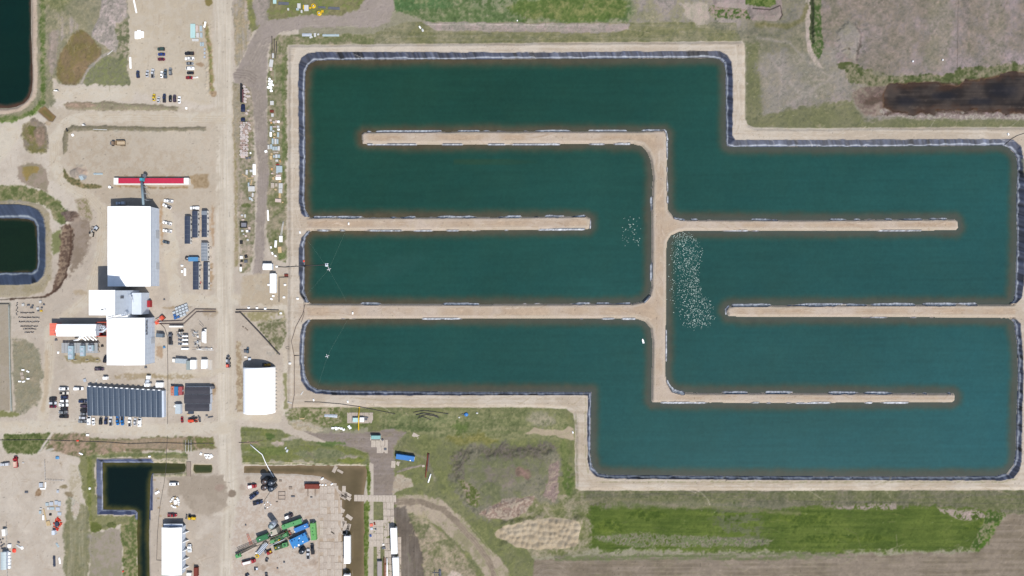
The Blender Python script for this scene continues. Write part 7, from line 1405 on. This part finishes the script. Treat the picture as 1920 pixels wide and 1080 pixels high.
for px, py, w, l, c in ((395, 782, 10, 2.2, 'low dark scrap row'), (388, 779, 4, 3, 'dark scrap box'), (364, 780.5, 3, 3, 'dark barrel box'), (372.5, 780.5, 2.6, 2.6, 'small dark box'), (353, 777, 4, 3, 'yellowish box'), (322, 721, 2, 2, 'small post box')): put('black_box', DGREY if 'yell' not in c else TAN, px, py, w, l, .7, 10, c + ' south of the charcoal module building' if py > 760 else c + ' north-west of the orange container')
# road side bits
put('black_box', DGREY, 460.5, 658.5, 5, 6, 1.2, 0, 'dark machine box above the arched hangar'); put('crate', CREAM, 461, 669.5, 5, 3, .6, 0, 'pale crate above the arched hangar'); put('crate', LGREY, 469, 673, 5, 4, 1.3, 5, 'blue-grey crate in the shadow of the arched hangar')
for px, py, c in ((456, 613, 'northern'), (461, 616, 'middle'), (464, 619, 'southern')): put('black_box', WOODD, px, py, 2.8, 2.2, .6, -30, c + ' of three dark stones beside the diagonal pipe')
# dike markers, docks, boats
for px, py, c in ((654.8, 420, 'on the upper west dike'), (662.3, 587, 'on the middle west dike')):
    t = thing('dike_marker', 'small white marker box ' + c, 'marker', at(px, py)); MB().box(0, 0, 0, .8, 1.5, .8).build('box', WHITE, t); MB().box(0, 0, .8, .6, 1.0, .12).build('lid', CREAM, t)
for px, py, c in ((589, 749.5, 'western one below the lowest pond liner'), (653, 752.5, 'eastern one below the lowest pond liner'), (1074, 810.5, 'on the sandy ramp at the dike corner'), (1888, 252.5, 'beside the hose at the far east dike'), (563.5, 436, 'on the west dike near the liner')):
    t = thing('marker_block', 'small white block ' + c, 'marker', at(px, py)); MB().box(0, 0, 0, .9, 1.5, .6, .3, .8).build('block', WHITE, t); MB().box(0, 0, .6, .3, .3, .15).build('lug', GALV, t)
def floater(label, px, py, cross=True):
    x, y = P(px, py); t = thing('floating_pump', label, 'float', (x, y, LVL))
    if cross:
        for a in (R(20), R(110)): MB().box(0, 0, -.1, 2.6, .35, .4, a).build('float_arm', PALE, t)
        MB().cyl(0, 0, .2, .35, .5, 10).build('motor', GALV, t)
    else:
        for s_ in (-.7, .7): MB().tube([(-1.0, s_, .1), (1.0, s_, .1)], .28, 8).build('pontoon', WHITE, t)
        MB().box(0, 0, .3, 1.6, 1.5, .15).build('deck', LGREY, t); MB().cyl(.2, 0, .45, .35, .6, 10).build('pump', DGREY, t)
floater('white raft with pump at the end of the black hose', 612, 496.5, False); floater('small cross-shaped float moored by four lines below the raft', 616.3, 504.8); floater('cross-shaped float alone in the lowest west pond', 613, 668)
x, y = P(1206, 640); t = thing('small_boat', 'small white boat near the central dike', 'boat', (x, y, LVL), R(105)); MB().loft([(-1.4, .5, .6, -.1, .5), (.3, .6, .7, -.15, .55), (1.2, .3, .4, 0, .6), (1.6, .05, .08, .2, .62)]).build('hull', WHITE, t); MB().box(-.3, 0, .5, .3, 1.1, .1).build('bench', GALV, t); MB().box(-1.5, 0, .1, .3, .3, .7).build('outboard_motor', DGREY, t)
# hoses and pipes
def line(label, pts, r_, m_, name='ground_pipe', cat='pipe', h=0.12, curve=True):
    q = []
    for i in range(len(pts) - 1):
        a, b = pts[i], pts[i + 1]; n = max(1, int(math.hypot(b[0] - a[0], b[1] - a[1]) / 6))
        for k in range(n): q.append((a[0] + (b[0] - a[0]) * k / n, a[1] + (b[1] - a[1]) * k / n))
    q.append(pts[-1]); w = []
    for px, py in q: x, y = P(px, py); w.append((x, y, max(ground_z(x, y), LVL if cat == 'rope' or 'water' in label else -.45) + r_ * .8 + h))
    o = MB().tube(w, r_, 6).build(name, m_); return tag(o, label, cat)
line('northern long dark pipe running east from the main road', [(443, 580.5), (480, 580), (523, 581.5)], .32, PIPE); line('southern thin brown pipe parallel to the long dark one', [(448, 584), (522, 585)], .16, PIPEB)
line('thick dark diagonal pipe running down to the hangar', [(442, 585.5), (451, 585.5), (485, 621), (525, 665)], .42, PIPE)
line('upper twin brown pipeline bending round the totes', [(405, 580), (367, 579.5), (342, 601), (300, 602.5)], .34, PIPEB); line('lower twin brown pipeline bending round the totes', [(405, 584.5), (369, 584.5), (346, 606.5), (300, 607)], .34, PIPEB)
line('thin dark cable curving south past the plant yard', [(302, 608), (309, 615), (314, 630), (315, 690), (315, 720), (314.5, 795)], .14, PIPE, 'power_cable', 'cable')
line('black hose crossing the dike from the small pump house', [(519, 500), (535, 501), (558, 499.5), (572, 498.5)], .22, PIPE, 'hose', 'hose'); line('black hose over the water to the white raft', [(571, 498.5), (590, 497.5), (610, 496.5)], .2, PIPE, 'hose', 'hose')
line('dark pipe bending beside the narrow white cabin', [(541, 519.5), (523.5, 520), (523.5, 566)], .26, PIPE)
line('brown hose along the west dike, long one', [(574, 566), (569, 588), (556, 612), (547.5, 640), (553, 668), (553, 740), (548, 766)], .2, PIPEB, 'hose', 'hose'); line('brown hose on the west dike, short one', [(571, 566), (571, 590), (566, 604)], .16, PIPEB, 'hose', 'hose'); line('short dark pipe from hose to the lower west pond', [(553, 666.5), (565, 666.5)], .2, PIPE)
line('black hose arcing over the grass below the pond', [(572, 753), (600, 753.5), (640, 757), (673, 762), (741, 776)], .17, PIPE, 'hose', 'hose')
line('long black hose along the southern road verge', [(0, 825), (80, 824.5), (150, 827), (205, 829), (240, 832), (300, 830), (340, 831), (400, 831)], .16, PIPE, 'hose', 'hose')
line('white hose crossing grass and ditch to the black tanks', [(470, 833), (478, 840), (492, 852), (498, 866), (503, 877), (514, 895)], .26, WHITE, 'hose', 'hose', .3); line('brown hose beside the road above the white one', [(448, 830), (470, 829), (482, 829), (493, 825)], .15, PIPEB, 'hose', 'hose')
line('thin dark cable crossing the canal towards the hall', [(314, 817), (311.5, 870), (309, 900), (300, 950), (295.5, 1000), (294, 1050), (303, 1050.5)], .13, PIPE, 'power_cable', 'cable')
line('thin black cable at the far east dike corner', [(1884, 272), (1893, 262), (1905, 255), (1930, 247)], .16, PIPE, 'power_cable', 'cable')
line('thin wire from the rig tanks across the pad', [(506, 923), (500, 932), (496, 938), (497, 952)], .1, PIPE, 'power_cable', 'cable')
for i, (a, b, c) in enumerate((((616, 505), (574, 448), 'to the north-west bank'), ((616, 505), (648, 432), 'to the dike above'), ((616, 505), (574, 553), 'to the south-west bank'), ((616, 505), (649, 565), 'to the dike below'), ((613, 668), (596, 724), 'from the lower float to the south bank'), ((613, 668), (651, 600), 'from the lower float to the dike above'))): line('thin pale mooring line ' + c, [a, b], .028, mat('rope_grey', alb((120, 150, 140))), 'mooring_line', 'rope', .02)
line('western pale pipeline bordering the bare field', [(17.5, 572), (18.5, 640), (19.5, 700), (22, 770)], .35, mat('pale_pipeline', alb((168, 174, 172)), rough=.6, noise=.15), 'surface_pipeline', 'pipeline'); line('short dark pipe at the top of the bare field', [(0, 569.5), (17.5, 569.5)], .25, PIPE)
for i, (x, c) in enumerate(((510.2, 'western'), (514.5, 'middle'), (518.5, 'eastern'))): line('long black pipe on the weeds, %s of three' % c, [(x - 0, 68 + 5 * i), (x + .4, 92), (x - .8 * i, 110)], .26, PIPE)
line('thin green pole beside the white reels', [(515.5, 124), (516, 155)], .12, mat('green_pole', alb((170, 190, 150))), 'pole', 'pole')
for i, (x0_, x1_) in enumerate(((526.2, 531.2), (528.2, 532.6))): line('white rail leading up from the cream stack, %s one' % ('western', 'eastern')[i], [(x0_, 442), (x1_, 415)], .16, PALE, 'rail', 'rail')
for i, (a, b, c, d_, y) in enumerate(((775, 795, 815, 841, 773), (780, 795, 812, 822, 778), (785, 800, 815, 824, 781), (783, 792, 800, 808, 784.5))): line('curved black pipe on the grass, %s of four from the north' % o_[i], [(a, y), (b, y - 3.5), (c, y - 1), (d_, y + 3)], .2 + .06 * (i == 1), PIPE)
for i, (p, r_, m_, c) in enumerate((([(802.5, 849), (801, 865), (798, 895)], .36, RUST, 'western brown'), ([(805, 850), (803.5, 868), (802, 884)], .36, PIPEB, 'eastern brown'), ([(808, 888), (805.5, 896), (803, 904)], .45, WHITE, 'short white'))): line(c + ' beam lying on the grass east of the blue container', p, r_, m_, 'steel_beam', 'beam')
# yellow pipe over the skid
x, y = P(673.5, 785); t = thing('yellow_pipe', 'long yellow pipe lying across the timber pad and skid', 'pipe', (x, y, 0), R(-2)); MB().tube([(0, 7.2, .6), (0, 0, 2.0), (0, -7.2, .6)], .36, 10).build('pipe_body', YELL, t); MB().cyl(0, 7.2, .2, .45, .8, 10).build('flange', YELL, t)
cabin('skid_tank', 'pale cyan skid tank under the yellow pipe', 'tank', 667, 787.5, 11, 8, 0, 1.8, CYAN, doors=0); cabin('skid_box', 'white square box right of the yellow pipe', 'box', 678.5, 787, 7.5, 8, 0, 2.0, WHITE, doors=0)
put('black_box', DGREY, 686.5, 782.5, 8, 3, .7, -8, 'dark engine skid on the timber pad, northern'); put('black_box', DGREY, 686, 786.5, 6, 3, .7, 0, 'dark engine skid on the timber pad, southern')
put('pipe_bundle', GALV, 620.5, 779.5, 6, 24, .8, 86, 'grey pipe bundle on the grass west of the timber pad'); put('timber_stack', TAN, 566.5, 784.5, 9, 1.6, .3, 5, 'pale yellow plank south-east of the hangar')
for i, (px, py, w, a) in enumerate(((624.5, 802.5, 5, 0), (630.3, 801.8, 5, 0), (631, 804.4, 4, 0), (635.5, 802.4, 4, 10), (640.4, 803.2, 4.6, 0), (645, 805.3, 4.6, 25), (654.6, 799.3, 4.6, 25), (657, 802.2, 4.6, 20))): put('crate', WHITE, px, py, w, 3.4, .8, a, 'white block, number %d from the west below the timber pad' % (i + 1), 'white blocks below the timber pad')
put('black_box', DGREY, 717.5, 824.5, 3.4, 3.4, .9, 30, 'small dark pump at the teal cabin corner'); put('black_box', DGREY, 722.5, 842, 5, 5, .5, 0, 'dark gear on the stepped timber mats')
t = thing('blue_tarp', 'crumpled bright blue tarp on the grass', 'tarpaulin', at(874, 777)); MB().loft([(-1.4, .3, .2, 0, .4), (-.5, 1.1, .6, 0, .8), (.4, 1.3, .8, 0, .7), (1.4, .4, .3, 0, .4)], True).build('sheet', BLUE, t); MB().box(-2.2, .2, 0, 1.0, .5, .4, .3).build('weight', DGREY, t)
put('bag', PALE, 894.5, 774.5, 4, 3, .5, 0, 'pale bag east of the blue tarp'); put('bag', PALE, 861, 782.5, 3, 3, .5, 0, 'pale bag south-west of the blue tarp'); put('bag', PALE, 536, 847 - 7, 5, 3, .6, 60, 'grey bag on the green strip above the ditch'); put('bag', TOTE, 538.5, 845, 4, 6, .6, -20, 'pale torn sheet on the green strip')
# muddy pad bits
for i, (px, py, d) in enumerate(((600, 908.5, 3), (605, 909, 4.4), (611, 909, 3), (622, 908, 5), (604, 897.5, 7))): put('bag', WHITE, px, py, d, 3, .8, 10 * i, 'white sack, number %d from the west by the rusty container' % (i + 1) if i < 4 else 'long white sack above the rusty container', 'white sacks by the rusty container')
t = thing('lattice_panel', 'brown rectangular pipe frame lying on the drilling pad', 'frame', at(528.5, 929))
for bx, by, w, l in ((0, 2.4, 4.4, .2), (0, 0, 4.4, .15), (0, -2.4, 4.4, .2), (-2.1, 0, .2, 4.8), (2.1, 0, .25, 4.8)): MB().box(bx, by, 0, w, l, .3).build('bar', PIPEB, t)
for px, py, w, l, c in ((549.5, 930.5, 7, 3, 'dark tray'), (584, 932, 4, 2, 'small dark tray'), (497.3, 953, 2.4, 3, 'small black post box'), (519.5, 941, 4, 2, 'brown flat box'), (526, 901.5, 5, 4, 'brown scrap'), (545, 915, 6, 6, 'rusty scrap'), (461, 984, 2.4, 3, 'small dark box'), (564, 1056, 0.01, .01, 'x'), (533, 1053.5, 3.4, 3.4, 'dark barrel box'), (520.5, 1065, 2.6, 2.6, 'tiny dark box')):
    if c != 'x': put('black_box', WOODD if 'br' in c or 'rusty' in c else DGREY, px, py, w, l, .6, 0, c + ' at %s side of the drilling pad' % ('north' if py < 960 else 'south'))
for i in range(8): a = i / 8 * 6.28; put('bag', (WHITE, PALE)[i % 2], 502 + 6 * math.cos(a), 946 + 5 * math.sin(a), 2.4, 2.2, .5, 40 * i, 'small pale sack in the ring south of the navy pickup', 'ring of pale sacks')
for px, py, m_, w, l, c in ((696.5, 984, SALMON, 6, 6, 'orange tinted pallet'), (702.5, 981.5, RUST, 3, 6, 'rusty red crate'), (697, 991, GALV, 5, 5, 'grey wire heap'), (695, 1004, BLUED, 4, 5, 'blue-grey scrap'), (719.5, 1027, DGREY, 7, 5, 'dark pipe fittings heap'), (719, 1021, CREAM, 4, 4, 'pale fitting'), (704.5, 992, DGREY, 3, 3, 'small dark fitting')): put('black_box', m_, px, py, w, l, .6, 12, c + ' on the eastern timber lane')
put('pipe_bundle', DGREY, 825, 1074, 5, 14, 1.2, 2, 'dark upright pipe stand at the bottom frame edge'); put('pipe_bundle', DGREY, 815, 1076, 1.4, 14, .5, 0, 'thin dark pipe west of the pipe stand'); put('timber_stack', DGREY, 817, 1073.5, 12, 1.2, .4, 0, 'thin dark bar linking pipe and stand')
# lower left yard
put('crate', GALV, 78, 909, 7, 8, .9, 0, 'grey machine crate with white board'); put('panel_stack', WHITE, 81, 916, 10, 2.4, .5, 0, 'flat white board below the grey machine crate'); put('panel_stack', WHITE, 86, 909, 2, 10, .5, 0, 'upright white board beside the grey machine crate')
put('black_box', DGREY, 50, 922.5, 6, 4, .7, 0, 'small dark pump west of the oil stain'); put('black_box', GALV, 109, 921, 4, 6, .7, 0, 'grey box east of the oil stain')
for px, py, w, l, m_, c in ((89, 945, 7, 7, PBLUE, ''), (97, 944, 8, 8, GALV, ''), (106, 942, 7, 9, GALV, ''), (112, 944, 6, 10, GALV, ''), (98, 953, 10, 6, PBLUE, ''), (109, 954, 9, 8, GALV, ''), (91, 953, 5, 6, PALE, ''), (112, 963, 8, 7, GALV, ''), (77, 953, 4, 3, PALE, ''), (76, 960, 5, 7, PBLUE, '')): put('panel_stack', m_, px, py, w * .85, l * .85, .5, 0, 'grey sheet stack in the block above the orange barrier heap', 'sheet stacks above the orange heap')
put('black_box', BLACK, 95, 964.5, 4, 4, .8, 0, 'black box above the orange barrier heap'); put('timber_stack', TAN, 84.5, 965, 2, 22, .4, 12, 'tan planks west of the orange heap'); put('timber_stack', TAN, 91, 981, 7, 9, .5, 15, 'tan board stack touching the orange heap'); put('panel_stack', WHITE, 82, 970, 3, 9, .6, 0, 'upright white stack west of the tan planks')
t = thing('barrier_heap', 'heap of bright orange plastic barriers round a dark box', 'barrier heap', at(108, 982))
for i in range(22):
    a = rg.uniform(0, 6.28); q = rg.uniform(1.6, 3.4); MB().box(q * math.cos(a) * .8, q * math.sin(a) * 1.25, 0, 1.7, .45, .8, rg.uniform(0, 3.1), .6).build('barrier', mat('neon_orange', alb((252, 84, 62)), rough=.5), t)
MB().box(.2, 0, 0, 2.2, 2.8, 1.3, .2).build('dark_crate', NAVY, t)
cabin('yard_cabinet', 'grey cabinet below the orange barrier heap', 'cabinet', 99.5, 999, 5.6, 8, 0, 2.2, LGREY, doors=0); cabin('yard_cabinet', 'beige cabinet near the thin fence', 'cabinet', 6.5, 999, 6.6, 13, 5, 2.2, CREAM, doors=0)
for i, (py, s_) in enumerate(((1023, 6), (1037, 4.4), (1043.5, 4.4), (1050, 4.4), (1056, 4.4), (1062.5, 4.4))): put('tote', WHITE, 19, py, s_, s_ + 1, 1.1, 0, 'white tote, %s from the north beside the pale blue shed' % o_[i], 'totes beside the pale blue shed')
put('bag', PALE, 35, 1024, 10, 4, .6, -35, 'torn white sheet east of the totes, upper'); put('bag', WHITE, 41.5, 1027, 5, 6, .6, 10, 'torn white sheet east of the totes, lower'); put('black_box', DGREY, 35, 1016.5, 5, 3, .5, -30, 'dark scrap above the torn sheets'); put('bag', mat('neon_orange', None), 27, 1032, 7, 8, .7, 0, 'orange bundle beside the totes')
put('pipe_bundle', NAVY, 102, 1052, 5, 20, .7, 2, 'dark blue-grey pipe bundle'); put('pipe_bundle', WHITE, 112, 1051, 3.4, 12, .7, 8, 'short white pipe bundle beside the dark one'); put('pipe_bundle', PBLUE, 108, 1022, 4, 9, .4, 30, 'thin blue-grey rods above the dark bundle')
put('bag', LBLUE, 108, 858, 7, 6, .7, 0, 'light blue tarp pile at the yard north edge'); put('bag', mat('neon_orange', None), 146, 826, 5, 3, .7, 0, 'orange bundle on the green verge'); put('bag', WHITE, 152, 850.5, 8, 3, .6, -25, 'white canoe-like sheet above the square pond'); put('crate', WHITE, 165, 815.5, 5, 3.4, .8, 0, 'white crate on the road verge'); put('crate', WHITE, 169.3, 915.5, 3, 3.6, .8, 0, 'white crate west of the square pond'); put('crate', PALE, 44, 867.5, 4, 2, .5, 0, 'pale crate right of the red truck')
put('crate', mat('neon_orange', None), 231.5, 1071, 3, 2.6, .6, 30, 'tiny orange crate in the green strip'); put('crate', WHITE, 281.5, 855.5, 4, 2.6, .7, 0, 'white crate at the pond liner corner')
for i in range(7): put('black_box', DGREY, (1, 3, 6, 2.5, 5, 8, 4)[i], (1012, 1017, 1010, 1024, 1022, 1020, 1028)[i], 2.4, 2.4, .6, 40 * i, 'dark scrap piece above the pale blue shed', 'dark scrap above the pale blue shed')
def fence(label, a, b, n, h=1.1):
    t = thing('wire_fence', label, 'fence', at(*a)); x0, y0, z0 = at(*a); x1, y1, z1 = at(*b)
    for i in range(n + 1): q = i / n; MB().box((x1 - x0) * q, (y1 - y0) * q, 0, .12, .12, h).build('post', WOODG, t)
    MB().tube([(0, 0, h * .9), (x1 - x0, y1 - y0, h * .9)], .04, 4).build('wire', GALV, t); MB().tube([(0, 0, h * .5), (x1 - x0, y1 - y0, h * .5)], .04, 4).build('wire', GALV, t)
fence('thin post and wire fence in the lower left yard', (13, 980), (15, 1085), 18); fence('short fence running along the yard north edge', (86, 899), (121, 901), 7); fence('fence dropping from the road verge in the lower left yard', (85, 862), (86, 899), 7)
# canal yard
for i in range(13): a = i / 13 * 6.28; put('crate', (WHITE, CREAM, TAN, WHITE)[i % 4], 329 + (7 + (i % 2)) * math.cos(a), 941.5 + 9 * math.sin(a), 3.2, 3, .9, 30 * i, 'pale crate in the ring of crates in the mud yard', 'ring of crates in the mud yard')
put('panel_stack', WHITE, 330, 941, 5, 8, .9, 10, 'white stack at the centre of the ring of crates'); put('panel_stack', WHITE, 295.6, 923, 9, 4, .7, 30, 'tilted white box on the canal bank')
for i, (px, py) in enumerate(((386, 853), (391, 853), (396, 853.5), (388.5, 857.5), (394, 858), (398, 855.5), (377.5, 850.5))): put('crate', WHITE, px, py, 4.6, 3.4, .8, 10 * i, 'white block, number %d in the pile north of the tiny pond' % (i + 1), 'white blocks north of the tiny pond')
t = thing('sluice_gate', 'three pale rails of the culvert across the verge ditch', 'sluice gate', at(354, 836))
for x in (-1.9, 0, 1.6): MB().tube([(x, 4.0, .4), (x, -3.8, .4)], .13, 5).build('rail', PALE, t)
MB().box(0, 1, 0, 4.2, .3, .6).build('crossbeam', PIPE, t)
t = thing('foot_bridge', 'grey crossing between the canal and the tiny pond', 'crossing', at(354.3, 879)); MB().box(0, 0, .05, 2.6, 9.0, .25).build('deck', WOODD, t)
for s_ in (-1.3, 1.3): MB().box(s_, 0, .2, .12, 9.0, .3).build('kerb', PIPEB, t)
cabin('rusty_container', 'rust brown container by the southern hall at the frame edge', 'container', 366.5, 1073, 7, 16, 0, 2.4, RUST, doors=0); cabin('yard_box', 'pale box with dark lid below the southern hall', 'box', 354, 1077, 9, 5, 0, 1.8, CREAM, doors=0)
put('black_box', RUST, 537, 516, 7, 5, .9, 0, 'dark rusty frame east of the narrow white cabin')
for px, py, c in ((519.5, 500, 'white box at the small pump house hose'), (504.3, 534, 'white box at the narrow cabin west wall'), (513, 555, 'white box below the narrow cabin'), (509.5, 560.5, 'tilted white box below the narrow cabin'), (533, 557.5, 'white box right of the bending pipe'), (535, 534, 'tiny pale box beside the weeds'), (467, 577, 'white box on the long dark pipe, western'), (482.5, 577.5, 'white box on the long dark pipe, middle'), (498, 578.8, 'white box on the long dark pipe, eastern'), (527.2, 587.5, 'white box at the end of the brown pipe'), (559.5, 560, 'tiny white box near the torn liner'), (545, 681, 'small white box on the west dike')): put('crate', WHITE, px, py, 4.2, 3.2, .8, 0 if 'tilted' not in c else -30, c)
put('bag', mat('neon_orange', None), 569.5, 489.5, 3, 4, .5, 0, 'orange bundle on the liner beside the black hose'); put('black_box', BLACK, 571, 499.5, 3, 4, .7, 0, 'black hose clamp at the waterline')
put('pipe_bundle', PALE, 567, 736.5, 2, 8, .4, -35, 'white pole at the south-west liner corner'); put('pipe_bundle', PALE, 544.5, 754.5, 2, 8, .4, 75, 'white pole on the grass by the hangar track')
t = thing('wire_tangle', 'loop of dark wire by the hose on the west dike', 'wire', at(541, 652)); MB().tube([(1.6 * math.cos(a), .8 * math.sin(a), .1) for a in np.linspace(0, 6, 14)], .08, 4).build('loop', PIPE, t); MB().tube([(1.5, 0, .1), (2.2, -1, .1)], .08, 4).build('tail', PIPE, t)
put('crate', WHITE, 1711, 115.5, 2.4, 2.4, .7, 0, 'white crate in the north-east field, western'); put('crate', WHITE, 1766.5, 113, 2, 2.6, .7, 0, 'white crate in the north-east field, eastern'); put('crate', WHITE, 350.2, 203.5, 3, 4, .8, 0, 'white crate at the east end of the grass strip')
put('crate', WHITE, 970, 39, 2, 2, .5, 0, 'tiny white crate in the top grass strip')
# ================================================================ birds on the water
bm_ = MB(); bm_.loft([(-.45, .04, .03, .08, .2), (-.25, .16, .12, 0, .26), (.05, .2, .15, -.02, .3), (.28, .13, .1, .02, .26), (.38, .05, .04, .1, .34), (.5, .05, .04, .24, .4), (.58, .015, .01, .28, .34)], True)
BW = mat('feather_white', alb((190, 208, 202)), rough=.7, noise=.05); BG = mat('feather_grey', alb((140, 170, 164)), rough=.7, noise=.05)
rb_ = random.Random(9); pts = []
def inside(p, q):
    x, y = p; c = False
    for i in range(len(q)):
        a, b = q[i], q[(i + 1) % len(q)]
        if (a[1] > y) != (b[1] > y) and x < (b[0] - a[0]) * (y - a[1]) / (b[1] - a[1]) + a[0]: c = not c
    return c
POLY = [(1260, 440), (1275, 437), (1296, 440), (1310, 450), (1318, 472), (1316, 488), (1308, 500), (1311, 520), (1314, 550), (1330, 562), (1343, 585), (1342, 600), (1330, 610), (1300, 616), (1272, 606), (1262, 580), (1254, 560), (1255, 500), (1256, 460)]
while len(pts) < 1250:
    p = (rb_.uniform(1254, 1345), rb_.uniform(436, 618))
    if not inside(p, POLY): continue
    d_ = math.exp(-((p[0] - (1285 + (p[1] - 440) * .16)) / 26) ** 2)
    cl = .5 + .5 * math.sin(p[0] * .55 + 2 * math.sin(p[1] * .21)) * math.sin(p[1] * .34 + p[0] * .1)
    if rb_.random() < (.12 + .88 * d_) * (.35 + .65 * cl): pts.append((p[0] + rb_.gauss(0, 2.2) , p[1] + rb_.gauss(0, 2.2)))
for i in range(60):
    p = (rb_.gauss(1186, 10), rb_.gauss(422, 12)) if i < 42 else (rb_.uniform(1162, 1200), rb_.uniform(430, 462))
    if p[0] < 1202: pts.insert(0, p)
bmesh0 = None; rest = MB(); GBN = 'white birds floating near the central dike'
for i, (px, py) in enumerate(pts):
    x, y = P(px, py); a = rb_.uniform(0, 6.28); s_ = rb_.choice((.4, .5, .6, .75, 1.0))
    if i < 300:
        if bmesh0 is None: o = bm_.build('bird', BW); bmesh0 = o
        else: o = bmesh0.copy(); COLL.objects.link(o)
        o.location = (x, y, LVL + .02); o.rotation_euler = (0, 0, a); o.scale = (s_ * 1.1,) * 3
        tag(o, 'small white bird floating on the teal water', 'bird', GBN)
    else:
        c, n = math.cos(a), math.sin(a); k = s_ * 1.1; rest.mi = int(i % 2 == 0)
        rest.add([(x + (v[0] * c - v[1] * n) * k, y + (v[0] * n + v[1] * c) * k, LVL + .02 + v[2] * k) for v in bm_.v], bm_.f, True)
o = rest.build('bird_flock', [BW, BG]); o['kind'] = 'stuff'; o['label'] = 'dense flock of small white birds on the teal water'; o['category'] = 'birds'; o['group'] = GBN
